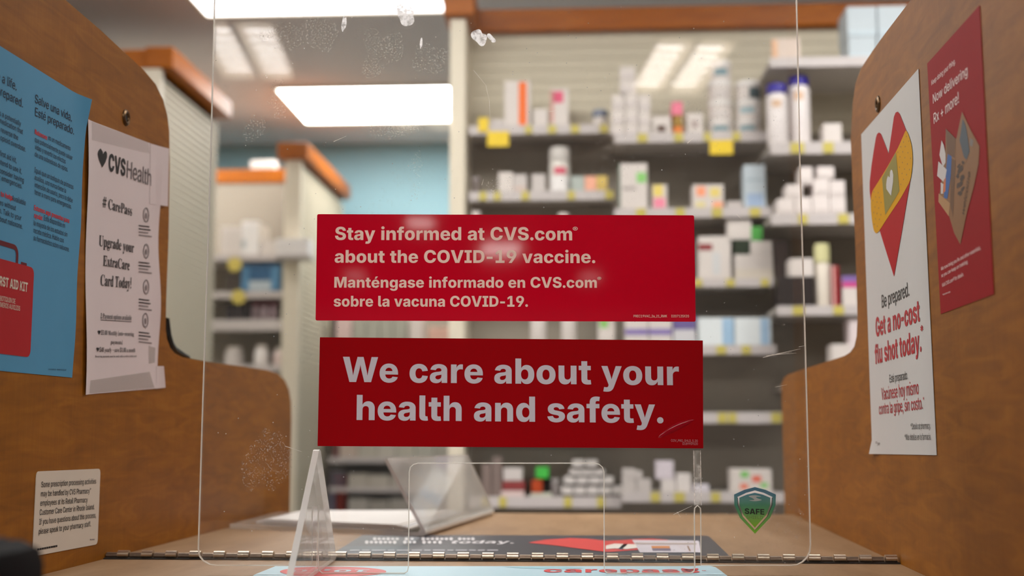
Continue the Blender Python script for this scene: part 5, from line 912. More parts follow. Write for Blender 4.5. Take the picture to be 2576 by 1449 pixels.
# ------------------------------------------------------------------ the room
def structure(name, mb):
    return tag(mb.build(name), kind='structure')


structure('floor', MB().box(-5.2, 5.2, -14, 6.86, -0.05, 0, M_FLOOR))
structure('ceiling', MB().box(-5.2, 5.2, -14, 6.86, CEILING, CEILING + 0.05, M_CEIL))
structure('wall_back', MB().box(-5.2, 5.2, 6.75, 6.86, 0, CEILING, M_TEAL))
structure('wall_left', MB().box(-5.25, -5.15, -14, 6.86, 0, CEILING, M_WALL))
structure('wall_right', MB().box(5.15, 5.25, -14, 6.86, 0, CEILING, M_WALL))


def diffuser_light(x0, x1, y0, y1, label, where='flat ceiling lights over the pharmacy', lamp=None):
    o = empty('ceiling_light', ((x0 + x1) / 2, (y0 + y1) / 2, CEILING), label, 'ceiling light', where)
    f = MB()
    t, z0, z1 = 0.018, CEILING - 0.014, CEILING - 0.0005
    f.box(x0, x1, y0, y0 + t, z0, z1, M_CREAM).box(x0, x1, y1 - t, y1, z0, z1, M_CREAM)
    f.box(x0, x0 + t, y0 + t, y1 - t, z0, z1, M_CREAM).box(x1 - t, x1, y0 + t, y1 - t, z0, z1, M_CREAM)
    f.build('frame', o)
    MB().box(x0 + t, x1 - t, y0 + t, y1 - t, CEILING - 0.009, CEILING - 0.002, lamp or M_LAMP_P).build('diffuser', o)
    return o


def tube_light(cx, cy, label, half=0.37):
    """two bright tubes behind cross louvres, recessed over the sales floor"""
    o = empty('louvre_light', (cx, cy, CEILING), label, 'ceiling light', 'louvred ceiling lights over the sales floor')
    z0, z1 = CEILING - 0.05, CEILING - 0.0005
    x0, x1, y0, y1 = cx - 0.17, cx + 0.17, cy - half - 0.02, cy + half + 0.02
    h = MB()
    h.box(x0, x1, y0, y0 + .012, z0, z1, M_CREAM).box(x0, x1, y1 - .012, y1, z0, z1, M_CREAM)
    h.box(x0, x0 + .012, y0, y1, z0, z1, M_CREAM).box(x1 - .012, x1, y0, y1, z0, z1, M_CREAM)
    h.box(cx - .012, cx + .012, y0, y1, z0, z1, M_CREAM)
    h.build('housing', o)
    for s in (-1, 1):
        c = cx + s * 0.083
        MB().box(c - .05, c + .05, cy - half, cy + half, CEILING - 0.03, CEILING - 0.012, M_LAMP_S).build('lamp_tube', o)
    lv = MB()
    for k in range(7):
        y = cy - half + (k + .5) * 2 * half / 7
        lv.box(x0 + .012, x1 - .012, y - .006, y + .006, z0, z0 + .018, M_CREAM)
    lv.build('louvre', o)
    return o


diffuser_light(-1.45, -0.25, 5.56, 6.24, 'bright flat ceiling light before the teal wall')
diffuser_light(-1.46, -0.50, 3.90, 4.56, 'bright flat ceiling light cut by the top edge of the photo', lamp=M_LAMP_D)
diffuser_light(-1.30, -0.10, 2.15, 2.80, 'flat fill light added over the back of the counter, outside the view')  # added lamp, unseen, to brighten the back of the counter
diffuser_light(0.55, 1.75, 2.15, 2.80, 'flat fill light added over the medicine shelves, outside the view')  # added out of view to light the shelf fronts
diffuser_light(-2.90, -1.70, 2.15, 2.80, 'flat fill light added over the aisle beside the slatted unit, outside the view')  # unseen fill added on the slatted unit's side
tube_light(0.88, -2.62, 'louvred light mirrored in the clear shield over the medicine shelves')
tube_light(-0.96, -2.50, 'louvred light mirrored in the clear shield beside its upper left edge')
tube_light(-0.24, -3.62, 'louvred light mirrored faintly in the shield over the teal wall', half=0.16)
diffuser_light(-2.95, -1.75, 5.20, 5.80, 'flat fill light added over the far aisle, hidden by the slatted unit')  # added out of sight to brighten the farther unit's slatwall
FAR = 'small square ceiling lights far behind the viewer'
diffuser_light(-0.42, -0.20, -7.1, -6.75, 'square light mirrored at the top edge of the upper red sign', FAR)
diffuser_light(0.20, 0.56, -8.6, -8.0, 'square light mirrored in the middle of the upper red sign', FAR)
diffuser_light(-1.15, -0.93, -10.5, -10.0, 'square light mirrored at the left of the upper red sign', FAR, M_LAMP_D)
diffuser_light(1.30, 1.52, -10.5, -10.0, 'square light mirrored at the right of the upper red sign', FAR, M_LAMP_D)
OVER = 'added fill lights over the customer side'  # unseen lamps added for frontal light on shield and signs
diffuser_light(-2.10, -0.90, -1.60, -1.00, 'flat fill light added behind the viewer, left of the counter', OVER)
diffuser_light(-0.60, 0.60, -1.60, -1.00, 'flat fill light added behind the viewer, facing the shield', OVER)
diffuser_light(0.90, 2.10, -1.60, -1.00, 'flat fill light added behind the viewer, right of the counter', OVER)
tube_light(-1.55, -0.35, 'louvred fill light added above the left partition, outside the view')  # added lamp above the view, lighting the counter area
tube_light(1.45, -0.35, 'louvred fill light added above the right partition, outside the view')  # its added counterpart on the right, also unseen
tube_light(-2.75, -2.55, 'louvred fill light added over the left aisle behind the viewer')  # extra lamp added only for more light from the store side
tube_light(2.70, -2.60, 'louvred fill light added over the right aisle behind the viewer')  # same added store-side fill, right aisle

# ------------------------------------------------------------------ the counter
BACK_Y, HINGE_Y, FRONT_Y = 2.175, 1.391, 0.50
XL = lambda y: LEFT.pt(0, 0).x + 0.0255 * (y - 1.374)
XR = lambda y: RIGHT.pt(0, 0).x + 0.022 * (y - 1.5)


def deck(y0, y1, z0, z1):
    g = 0.0006
    return MB().slab(TOP, [(XL(y0) + g, y0), (XR(y0) - g, y0), (XR(y1) - g, y1), (XL(y1) + g, y1)], z0 - COUNTER, z1 - COUNTER, M_COUNTER)


ctr = empty('service_counter', (-0.09, 1.6, 0), 'tan laminate service counter running between the two wooden partitions', 'counter')
deck(HINGE_Y + 0.004, BACK_Y, COUNTER - 0.032, COUNTER).build('worktop', ctr)
MB().slab(TOP, [(XL(.56) + .02, 0.56), (XR(.56) - .004, 0.56), (XR(2.1) - .004, 2.14), (XL(2.1) + .004, 2.14)], -COUNTER, -0.0335, M_PANEL).build('base_cabinet', ctr)
tag(deck(FRONT_Y, HINGE_Y - 0.004, COUNTER - 0.032, COUNTER).build('counter_flap'),
    'tan laminate flap in front of the long metal hinge', 'counter flap')

M_STEEL2 = plain('dull_steel', (128, 112, 98), 0.45, metal=1.0, noise=0.15, scale=120)  # darker, rougher steel for every other knuckle
hinge = empty('piano_hinge', (-0.1, HINGE_Y, COUNTER), 'long nickel piano hinge lying across the tan counter', 'hinge')
MB().box(-0.5398, 0.3415, HINGE_Y - 0.009, HINGE_Y + 0.009, COUNTER + 0.0001, COUNTER + 0.0014, M_DARK).build('leaf', hinge)
NK = 64
for k in range(NK):
    x0 = -0.5395 + k * 0.8805 / NK
    x1 = x0 + 0.8805 / NK - 0.0012
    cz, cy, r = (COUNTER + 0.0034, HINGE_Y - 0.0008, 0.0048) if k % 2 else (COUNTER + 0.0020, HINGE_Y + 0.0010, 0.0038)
    mb = MB()
    n = 12
    vs = [(x, cy + r * math.cos(2 * math.pi * i / n), cz + 0.0012 + r * math.sin(2 * math.pi * i / n)) for x in (x0, x1) for i in range(n)]
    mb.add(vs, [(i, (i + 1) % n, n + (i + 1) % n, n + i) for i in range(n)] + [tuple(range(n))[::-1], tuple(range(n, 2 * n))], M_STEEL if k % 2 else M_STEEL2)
    mb.build('knuckle', hinge, smooth=True)

# ------------------------------------------------------------------ the two partitions
def partition(fr, px, extra, label, eyelet):
    outline = uvs(fr, px) + extra
    o = empty('wood_partition', fr.pt(0.3, 0.0), label, 'partition')
    MB().slab(fr, outline, -0.019, 0.0, M_PANEL).build('panel', o)
    u, v = fr.uv(*eyelet)
    e = MB()
    n = 24
    prof = [(0.0042, 0.0006), (0.0050, 0.0022), (0.0072, 0.0028), (0.0094, 0.0016), (0.0098, 0.0002)]
    vs = [fr.pt(u + r * math.cos(2 * math.pi * i / n), v + r * math.sin(2 * math.pi * i / n), w) for r, w in prof for i in range(n)]
    fs = [(j * n + (i + 1) % n, j * n + i, (j + 1) * n + i, (j + 1) * n + (i + 1) % n) for j in range(len(prof) - 1) for i in range(n)]
    e.add(vs, fs, plain('old_brass', (96, 74, 52), 0.35, metal=1.0))
    g = e.build('grommet', o, smooth=True)
    hole = MB()
    hole.add([fr.pt(u + 0.0046 * math.cos(2 * math.pi * i / n), v + 0.0046 * math.sin(2 * math.pi * i / n), 0.0006) for i in range(n)], [tuple(range(n))], M_DARK)
    hole.build('bore', g)
    return o


lp = [(165, 0), (250, 73), (330, 147), (365, 180), (392, 212), (410, 250), (421, 290), (426, 330), (427, 420), (424, 600), (418, 760), (417, 828),
      (420, 852), (428, 874), (440, 889), (458, 898), (520, 910), (610, 922), (672, 931), (698, 940), (716, 956), (727, 980), (732, 1012), (733, 1060)]
ue = LEFT.uv(733, 1060)[0]
lbase = [(ue, 0.0), (-0.50, 0.0), (-0.50, 1.62), (-0.24, 1.60)]
partition(LEFT, lp, lbase, 'wooden partition on the left holding the sky blue poster', (316, 296))
rp = [(2291, 0), (2226, 85), (2195, 128), (2166, 172), (2152, 210), (2145, 262), (2140, 350), (2145, 480), (2151, 600), (2155, 720), (2157, 800), (2155, 846),
      (2149, 872), (2139, 886), (2125, 895), (2076, 911), (2020, 929), (1985, 941), (1972, 951), (1966, 968)]
ue = RIGHT.uv(1966, 968)[0]
rbase = [(ue, 0.0), (0.62, 0.0), (0.62, 1.62), (0.30, 1.60)]
partition(RIGHT, rp, rbase, 'wooden partition on the right holding the white heart poster', (2210, 262))

# ------------------------------------------------------------------ the clear shield
shield = empty('acrylic_shield', SHIELD.pt(0, COUNTER), 'clear freestanding acrylic shield standing on the counter before the hinge', 'shield')
lo = COUNTER + 0.0019
px = [(2003, 0), (2011, 400), (2023, 800), (2033, 1180), (2038, 1370), (2036, 1388), (2029, 1402), (2018, 1413), (2004, 1420), (1990, 1421.5), (1763, 1421.5),
      (1762, 1290), (1761, 1278), (1754, 1271), (1747, 1278), (1746, 1290), (1747, 1425), (1745, 1436), (1738, 1444), (1728, 1448), (1540, 1448), (1529, 1444),
      (1522, 1437), (1519.5, 1426), (1519, 1188), (1515, 1175), (1507, 1168), (1496, 1165), (1052, 1165), (1041, 1168), (1033, 1175), (1030, 1187), (1028, 1426), (1025, 1437),
      (1018, 1444), (1008, 1448), (822, 1448), (811, 1444), (803, 1434), (801.5, 1423), (801.5, 1274), (786, 1274), (786, 1421.5), (545, 1421.5), (528, 1419),
      (512, 1410), (503, 1398), (500, 1380), (509, 1080), (520, 740), (532, 350), (541, 0)]
so = uvs(SHIELD, px)
so = [(u, max(v, lo)) for u, v in so]
ul, ur = so[-1][0] + 0.001, so[0][0] + 0.001
so += arc(ul + 0.02, 1.70, 0.02, 0.02, 180, 90, 5) + arc(ur - 0.02, 1.70, 0.02, 0.02, 90, 0, 5)
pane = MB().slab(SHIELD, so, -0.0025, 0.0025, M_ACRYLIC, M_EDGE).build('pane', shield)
loop = [SHIELD.pt(u, v, 0.0025) for u, v in so]
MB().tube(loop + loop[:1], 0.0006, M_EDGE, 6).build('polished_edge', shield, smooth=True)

# the fin that carries the shield: a plate standing square to it in the left slot
uf = SHIELD.uv(794, 1300)[0]
FIN = Frame(SHIELD.pt(uf, 0), SHIELD.n * -1, (0, 0, 1))
za = SHIELD.uv(794, 1131)[1]
fin = [(-0.150, lo), (-0.146, lo), (0.128, lo), (0.132, lo + 0.004)] + [(0.012, za - 0.006), (0.006, za - 0.001), (0.0, za), (-0.006, za - 0.001), (-0.012, za - 0.006)] + [(-0.153, lo + 0.004)]
MB().slab(FIN, fin, -0.0030, 0.0030, acrylic('fin_acrylic', dust=0.10, smears=False), film('fin_edge', (246, 240, 234), 0.9, rough=0.3, through=0.4)).build('support_fin', shield)

# scuffs and old glue on the pane
glue = film('glue_residue', (235, 228, 220), 0.22, noise=0.9, nscale=160, through=0.5)
u0, u1 = SHIELD.uv(1744, 1200)[0], SHIELD.uv(1763, 1200)[0]
v0, v1 = SHIELD.uv(1750, 1271)[1], SHIELD.uv(1750, 1133)[1]
MB().flat(SHIELD, round_quad([(u0, v0), (u1, v0), (u1, v1), (u0, v1)], 0.003), 0.0028, glue).build('glue_strip', shield)
g2 = MB()
for a, b in ((1744, 1746), (1761, 1763)):
    ua, ub = SHIELD.uv(a, 1200)[0], SHIELD.uv(b, 1200)[0]
    g2.flat(SHIELD, [(ua, v0), (ub, v0), (ub, v1), (ua, v1)], 0.0029, film('glue_line', (240, 230, 222), 0.55, noise=0.6, through=0.5))
g2.build('glue_line', shield)
smear = film('dried_smear', (252, 250, 252), 0.72, noise=0.55, nscale=200, through=0.6, cut=(0.35, 0.55))
faint = film('faint_smear', (240, 232, 226), 0.13, noise=1.0, nscale=640, through=0.5, cut=(0.53, 0.66))


def blob(cx, cy, rx, ry, seed, ang=0.0, rough=0.35, n=26):
    rnd = random.Random(seed)
    ks = [(rnd.uniform(0, 6.28), rnd.uniform(0, rough) / (k + 1)) for k in range(5)]
    out = []
    for i in range(n):
        a = 2 * math.pi * i / n
        r = 1 + sum(s * math.sin((k + 2) * a + p) for k, (p, s) in enumerate(ks))
        x, y = rx * r * math.cos(a), ry * r * math.sin(a)
        out.append((cx + x * math.cos(ang) - y * math.sin(ang), cy + x * math.sin(ang) + y * math.cos(ang)))
    return out


for i, (cx, cy, rx, ry, an) in enumerate(((1021, 38, 26, 24, 0), (1206, 96, 17, 20, .3), (1236, 98, 7, 12, -.4), (866, 62, 5, 22, .15), (1060, 110, 3, 14, .1))):
    MB().flat(SHIELD, uvs(SHIELD, blob(cx, cy, rx, ry, i, an)), 0.00285, smear).build('smear', shield)
for i, (cx, cy, rx, ry, an) in enumerate(((760, 90, 74, 48, .4), (960, 130, 50, 56, -.3), (1080, 150, 46, 40, .2), (700, 250, 26, 40, .5), (1000, 320, 60, 36, 0),
                                          (672, 1160, 46, 100, .25), (1050, 430, 14, 56, .1), (640, 330, 22, 36, .2), (1260, 470, 34, 26, 0))):
    MB().flat(SHIELD, uvs(SHIELD, blob(cx, cy, rx, ry, 40 + i, an, 0.6)), 0.00287, faint).build('smear', shield)
scr = film('scratch', (250, 242, 232), 0.7, through=0.5)


def scratch(pts, wpx):
    mb = MB()
    for (x0, y0), (x1, y1) in zip(pts, pts[1:]):
        d = math.hypot(x1 - x0, y1 - y0)
        nx, ny = -(y1 - y0) / d * wpx / 2, (x1 - x0) / d * wpx / 2
        mb.flat(SHIELD, uvs(SHIELD, [(x0 + nx, y0 + ny), (x0 - nx, y0 - ny), (x1 - nx * .4, y1 - ny * .4), (x1 + nx * .4, y1 + ny * .4)]), 0.0029, scr)
    mb.build('scratch', shield)


for pts, w in (([(1918, 900), (1952, 891), (2012, 878)], 1.6), ([(1926, 896), (1990, 886)], 1.2), ([(1940, 893), (2002, 889)], 1.2), ([(2008, 873), (2024, 870)], 1.4),
               ([(1693, 1294), (1740, 1272)], 1.3), ([(1702, 1287), (1711, 1300)], 1.2), ([(1191, 178), (1222, 216), (1231, 255), (1233, 298)], 1.2), ([(1949, 974), (1978, 968)], 1.0),
               ([(1380, 283), (1405, 279)], 1.1), ([(1728, 362), (1744, 348)], 2.2), ([(1212, 467), (1217, 451)], 1.0), ([(1852, 540), (1872, 563)], 1.0), ([(840, 358), (872, 344)], 1.3),
               ([(718, 1122), (760, 1136)], 1.2), ([(1572, 352), (1573, 346)], 2.4)):
    scratch(pts, w)


# ------------------------------------------------------------------ the two red signs stuck to the shield
def sign(name, corners, col, label, r=0.0012):
    o = empty(name, SHIELD.pt(*SHIELD.uv(1280, (corners[0][1] + corners[2][1]) / 2), 0.003), label, 'sign')
    q = round_quad(uvs(SHIELD, corners), r)
    MB().slab(SHIELD, q, 0.0026, 0.0032, col, M_WHITE).build('sheet', o)
    return o


red1 = plain('vinyl_crimson', (196, 1, 32), 0.05, noise=0.10, scale=9, spec=0.45)
red2 = plain('vinyl_dark_red', (150, 1, 8), 0.09, noise=0.03, scale=9, spec=0.2)
ink1 = plain('sign_ink_cream', (238, 202, 186), 0.4, noise=0.05)
ink2 = plain('sign_ink_silver', (198, 187, 193), 0.4, noise=0.02)
W_INK = 0.0035
s1 = sign('red_sign', [(799, 540), (1745, 543), (1749, 810), (795, 807)], red1, 'upper crimson sign stuck on the shield with four lines in English and Spanish', 0.002)
for ln, a, b, cap in (('Stay informed at CVS.com', (844, 605), (1439, 606), 33), ('about the COVID-19 vaccine.', (843, 662), (1497, 663), 32),
                      ('Manténgase informado en CVS.com', (842, 724.5), (1501, 725), 27), ('sobre la vacuna COVID-19.', (840.5, 772), (1328, 772.5), 27)):
    mb = MB(); write(mb, SHIELD, ln, 'bold', a, b, cap, W_INK, ink1); mb.build('lettering', s1)
mb = MB()
write(mb, SHIELD, '®', 'bold', (1440.5, 584), (1453, 584), 12, W_INK, ink1)
mb.build('lettering', s1)
mb = MB()
write(mb, SHIELD, '®', 'bold', (1502, 707), (1512, 707), 9.5, W_INK, ink1)
mb.build('lettering', s1)
mb = MB()
write(mb, SHIELD, 'PREC19VAC_2a_21_RMK', 'text', (1593, 799), (1677, 799), 6.2, W_INK, ink1)
write(mb, SHIELD, 'D20712SX20', 'text', (1688, 799), (1732, 799), 6.2, W_INK, ink1)
mb.build('lettering', s1)
s2 = sign('red_sign', [(806, 849), (1767, 857), (1768, 1128), (800, 1122)], red2, 'lower dark red sign stuck on the shield saying we care about your health', 0.0006)
for ln, a, b, cap in (('We care about your', (863, 961), (1707, 969.5), 63), ('health and safety.', (898, 1056.5), (1668, 1064.5), 63)):
    mb = MB(); write(mb, SHIELD, ln, 'bold', a, b, cap, W_INK, ink2); mb.build('lettering', s2)
mb = MB()
write(mb, SHIELD, 'COV_PRO_SHLD_5.20', 'text', (1687, 1111), (1754, 1112), 6, W_INK, plain('sign_code_ink', (190, 120, 124), 0.5))
write(mb, SHIELD, 'D18995FS20', 'text', (1716, 1119), (1754, 1119.4), 6, W_INK, plain('sign_code_ink', (190, 120, 124), 0.5))
mb.build('lettering', s2)
# the air blister near its corner
A, B = Vector(SHIELD.uv(1655, 1101)), Vector(SHIELD.uv(1745, 1056))
ax = (B - A).normalized()
ay = Vector((-ax.y, ax.x))
mb = MB()
nu, nv = 22, 9
vs = []
for i in range(nu):
    t = i / (nu - 1)
    wd = 0.0034 * math.sin(math.pi * min(1, max(0, t))) ** 0.6 + 0.0001
    for j in range(nv):
        s = j / (nv - 1) * 2 - 1
        q = A + (B - A) * t + ay * (wd * s + 0.0028 * math.sin(math.pi * t) * 0.5)
        vs.append(SHIELD.pt(q.x, q.y, 0.00322 + 0.0013 * (1 - s * s) ** 1.0 * math.sin(math.pi * t) ** 0.7))
fs = [(i * nv + j, (i + 1) * nv + j, (i + 1) * nv + j + 1, i * nv + j + 1) for i in range(nu - 1) for j in range(nv - 1)]
mb.add(vs, fs, plain('vinyl_blister', (150, 2, 22), 0.12, noise=0.02)).build('blister', s2, smooth=True)

# ------------------------------------------------------------------ the round-shouldered sticker
S = lambda x, y: (1800 + x / 5.573, 1180 + y / 5.573)
z_lo, z_hi = SHIELD.uv(*S(535, 870))[1], SHIELD.uv(*S(550, 330))[1]
badge = empty('shield_sticker', SHIELD.pt(*SHIELD.uv(1896, 1290), 0.0028), 'clear shield-shaped sticker printed teal to green near the lower right corner', 'sticker')
ink = vertical_blend('badge_ink', (104, 172, 26), (18, 96, 122), z_lo, z_hi, 0.92)
inner_ink = vertical_blend('badge_inner_ink', (112, 168, 28), (20, 104, 124), z_lo + 0.006, z_hi, 0.92)
dark = film('badge_dark', (40, 40, 34), 0.86)


def badge_shape(cx, top, sh_y, half, low, mid_y, bulge):
    L = [(cx, top), (cx + half * .5, top + (sh_y - top) * .36), (cx + half, sh_y), (cx + half * bulge, mid_y), (cx + half * .72, mid_y + (low - mid_y) * .45), (cx, low)]
    return L + [(2 * cx - x, y) for x, y in L[-2:0:-1]]


outer = badge_shape(545, 250, 355, 293, 903, 500, .985)
gap_o = badge_shape(545, 298, 390, 247, 856, 500, .985)
inner = badge_shape(543, 330, 400, 218, 818, 500, .98)
clear = badge_shape(548, 235, 355, 322, 925, 520, .98)
MB().flat(SHIELD, uvs(SHIELD, [S(*p) for p in clear]), 0.0027, film('sticker_clear', (225, 220, 215), 0.05)).build('backing', badge)
ring = MB()
n = len(outer)
for i in range(n):
    j = (i + 1) % n
    q = uvs(SHIELD, [S(*outer[i]), S(*outer[j]), S(*gap_o[j]), S(*gap_o[i])])
    ring.flat(SHIELD, q, 0.0029, ink)
ring.build('border', badge)
sh = MB()
gap_i = [(543 + (x - 545) * .955, 560 + (y - 560) * .965 + 6) for x, y in gap_o]
for i in range(n):
    j = (i + 1) % n
    if (gap_o[i][1] + gap_o[j][1]) / 2 > 420:
        sh.flat(SHIELD, uvs(SHIELD, [S(*gap_o[i]), S(*gap_o[j]), S(*gap_i[j]), S(*gap_i[i])]), 0.00292, dark)
sh.build('border_line', badge)
MB().flat(SHIELD, uvs(SHIELD, [S(*p) for p in inner]), 0.0029, inner_ink).build('emblem', badge)
sw = smooth_loop([(455, 380), (500, 368), (560, 366), (632, 382), (575, 385), (560, 393), (590, 412), (640, 430), (590, 444), (530, 447), (462, 437), (520, 432), (535, 424), (500, 400)], 4)
MB().flat(SHIELD, uvs(SHIELD, [S(*p) for p in sw]), 0.0031, film('badge_silver', (176, 180, 176), 0.85)).build('swoosh', badge)
mb = MB()
write(mb, SHIELD, 'SAFE', 'bold', S(402, 625), S(676, 637), 14.0, 0.0031, dark)
write(mb, SHIELD, 'SHIELD', 'text', S(425, 694), S(655, 699), 8.0, 0.0031, film('badge_faint', (120, 140, 90), 0.5))
mb.build('lettering', badge)


# ------------------------------------------------------------------ print on the left partition
def poster(name, fr, px_corners, mat, label, cat='poster', lift=None, w=0.0006, rounded=0.0, nx=16, ny=24):
    q = uvs(fr, px_corners)
    c = (sum(p[0] for p in q) / 4, sum(p[1] for p in q) / 4)
    o = empty(name, fr.pt(c[0], c[1], w), label, cat)
    if rounded:
        MB().slab(fr, round_quad(q, rounded), 0.0002, w, mat).build('sheet', o)
    else:
        MB().sheet(fr, q, mat, w, lift, nx, ny).build('sheet', o, smooth=True)
    return o


navy = plain('navy_ink', (22, 30, 54), 0.5)
warm_red = plain('red_ink', (196, 30, 40), 0.5)
sky = plain('poster_sky_blue', (76, 142, 180), 0.45, noise=0.03)
u0 = LEFT.uv(215, 262)[0]
zt, zb = LEFT.uv(150, 210)[1], LEFT.uv(180, 950)[1]
uL = u0 - 0.46
blue = empty('wall_poster', LEFT.pt(u0 - 0.2, zb, 0.001), 'sky blue poster with a red first aid kit and two columns of text', 'poster')
curl = lambda s, t: 0.006 * max(0, (s - 0.94) / 0.06) * max(0, (0.11 - t) / 0.11) + 0.0012 * max(0, (s - .96) / .04) * (0.5 + 0.5 * math.sin(t * 17))
MB().sheet(LEFT, [(uL, zt), (u0, zt), (LEFT.uv(180, 950)[0] + 0.0, zb), (uL, zb)], sky, 0.0007, curl, 40, 30).build('sheet', blue, smooth=True)
WB = 0.0011


def lines(root, fr, w, rows):
    for s, font, a, b, cap, mat in rows:
        m = MB(); write(m, fr, s, font, a, b, cap, w, mat); m.build('lettering', root)


lines(blue, LEFT, WB, (('Salve una vida.', 'text', (85.5, 258), (178, 306), 22, navy), ('Esté preparado.', 'text', (85.5, 291), (183.5, 339), 22, navy)))


def para(root, fr, w, rows, left, font, mat, cap):
    m = MB()
    for s, y, xr in rows:
        A = Vector(fr.uv(left, y)); B = Vector((fr.uv(xr, y)[0], A.y))
        write_uv(m, fr, s, font, A, B, cap, w, mat)
    m.build('lettering', root)


CAPB = LEFT.uv(85, 337 - 13)[1] - LEFT.uv(85, 337)[1]
para(blue, LEFT, WB, (('Naloxone', 337, 117),), 85, 'bold', warm_red, CAPB)
para(blue, LEFT, WB, (('es un medicamento', 351, 176),), 119, 'text', navy, CAPB)
para(blue, LEFT, WB, (('que potencialmente puede salvar', 356, 182), ('vidas y revertir los efectos', 374.5, 164), ('de una sobredosis de opios.', 393, 170)), 85, 'text', navy, CAPB)
para(blue, LEFT, WB, (('Igual que un botiquín de primeros', 433, 184), ('auxilios, uno nunca tiene la', 451.5, 165), ('intención de usarlo, pero lo debe', 470, 182), ('tener a mano para emergencias.', 488, 179)), 84.5, 'text', navy, CAPB)
para(blue, LEFT, WB, (('Estamos aquí presentes para', 528, 173), ('ayudar.', 547, 106)), 83, 'bold', warm_red, CAPB)
para(blue, LEFT, WB, (('Está disponible en', 554, 162),), 108, 'text', navy, CAPB)
para(blue, LEFT, WB, (('la mayoría de los estados sin', 566, 168), ('receta médica. Hable con', 585, 159), ('su farmacéutico sobre naloxone.', 604, 173)), 82, 'text', navy, CAPB)


def right_set(root, fr, w, rows, font, mat, cap, unit):
    """lines whose right ends show and whose starts lie outside the view"""
    m = MB()
    for s, x, y in rows:
        B = Vector(fr.uv(x, y))
        wd = sum(glyph(font, c)[0] for c in s) * unit * cap / 727.5
        write_uv(m, fr, s, font, B - Vector((wd, 0)), B, cap, w, mat)
    m.build('lettering', root)


CAPH = LEFT.uv(85, 236)[1] - LEFT.uv(85, 258)[1]
right_set(blue, LEFT, WB, (('Save a life.', 39, 228), ('Be prepared.', 55, 271)), 'text', navy, CAPH, 0.95)
right_set(blue, LEFT, WB, (('is a potentially', 50, 318), ('medication that', 55, 338), ('can reverse the', 43, 353), ('an opioid overdose.', 62, 382), ('first aid kit,', 39, 410), ('intend to use it,', 52, 437),
                           ('consider having', 57, 460), ('for emergencies.', 53, 475), ('Available', 62, 517), ('states without', 37, 530), ('plan. Talk to your', 51, 555), ('about naloxone.', 54, 576)), 'text', navy, CAPB, 0.92)
right_set(blue, LEFT, WB, (('to help.', 30, 505),), 'bold', warm_red, CAPB, 0.92)
# the red case
kit_red = plain('kit_red', (168, 10, 26), 0.5)
kit_dark = plain('kit_dark_red', (96, 10, 26), 0.5)
K = lambda x, y: LEFT.uv(x / 3.45, 560 + y / 3.45)
ku1, kv1 = K(287, 425)[0], K(0, 300)[1] - 0.0015
kv0 = K(215, 1165)[1]
case = round_quad([(uL + 0.18, kv0), (ku1, kv0), (ku1, kv1), (uL + 0.18, kv1)], 0.008)
MB().flat(LEFT, case, 0.00105, kit_red).build('case_print', blue)
hd = MB()
hu0, hu1 = ku1 - 0.092, K(150, 330)[0]
hv1 = K(60, 172)[1]
ho = [(hu0, kv1), (hu0, hv1 - .01)] + arc(hu0 + .01, hv1 - .01, .01, .01, 180, 90, 5) + arc(hu1 - .01, hv1 - .01, .01, .01, 90, 0, 5) + [(hu1, kv1)]
t = 0.0048
hi_ = [(hu1 - t, kv1), (hu1 - t, hv1 - .01)] + arc(hu1 - .01, hv1 - .01, .01 - t, .01 - t, 0, 90, 5) + arc(hu0 + .01, hv1 - .01, .01 - t, .01 - t, 90, 180, 5) + [(hu0 + t, kv1)]
hd.flat(LEFT, ho + hi_, 0.0010, kit_dark)
c0, c1 = K(175, 322), K(225, 350)
hd.flat(LEFT, [(c0[0], kv1 - .0005), (c1[0], kv1 - .0005), (c1[0], c0[1] - 0.002), (c0[0], c0[1] - 0.002)], 0.0010, kit_dark)
hd.build('handle_print', blue)
kit_ink = plain('kit_ink', (206, 196, 180), 0.5)
right_set(blue, LEFT, 0.0013, (('FIRST AID KIT', 66, 735),), 'bold', kit_ink, LEFT.uv(42, 706)[1] - LEFT.uv(42, 730)[1], 0.70)
right_set(blue, LEFT, 0.0013, (('BOTIQUIN DE', 35, 764), ('PRIMEROS AUXILIOS', 47, 782)), 'text', kit_ink, LEFT.uv(35, 752)[1] - LEFT.uv(35, 764)[1], 0.70)
lines(blue, LEFT, WB, (('D14218RX18', 'text', (119, 931), (138, 931.6), 4, navy), ('REMOVE 8/1/18', 'text', (141, 931.8), (164, 932.4), 4, navy)))

# white notice sheet with serif print
paper = plain('copy_paper', (214, 200, 200), 0.6, noise=0.02)
wav = lambda s, t: 0.0022 * max(0, (0.07 - s) / 0.07) * (0.6 + 0.6 * math.sin(t * 9)) + 0.002 * max(0, (s - .93) / .07) * (1 + math.sin(t * 12))
note = poster('paper_notice', LEFT, [(217, 300), (398, 369), (394, 977), (210, 993)], paper, 'white paper notice with a black heart logo and serif print', 'notice', wav, 0.0009)
tp = film('tape_matt', (190, 178, 172), 0.55)
fl = MB()
fl.sheet(LEFT, uvs(LEFT, [(376, 361), (417, 374), (414, 519), (374, 512)]), paper, 0.0014, lambda s, t: 0.003 * s * s, 6, 6)
fl.build('taped_flap', note)
fl = MB(); fl.sheet(LEFT, uvs(LEFT, [(391, 921), (404, 921), (408, 975), (391, 978)]), paper, 0.0014, lambda s, t: 0.003 * s * s, 6, 6); fl.build('taped_flap', note)
MB().flat(LEFT, uvs(LEFT, [(225, 957), (374, 935), (386, 975), (222, 990)]), 0.0013, tp).build('tape_strip', note)
MB().flat(LEFT, uvs(LEFT, [(218, 302), (372, 359), (374, 386), (219, 350)]), 0.0013, film('tape_clear', (206, 194, 190), 0.35)).build('tape_strip', note)
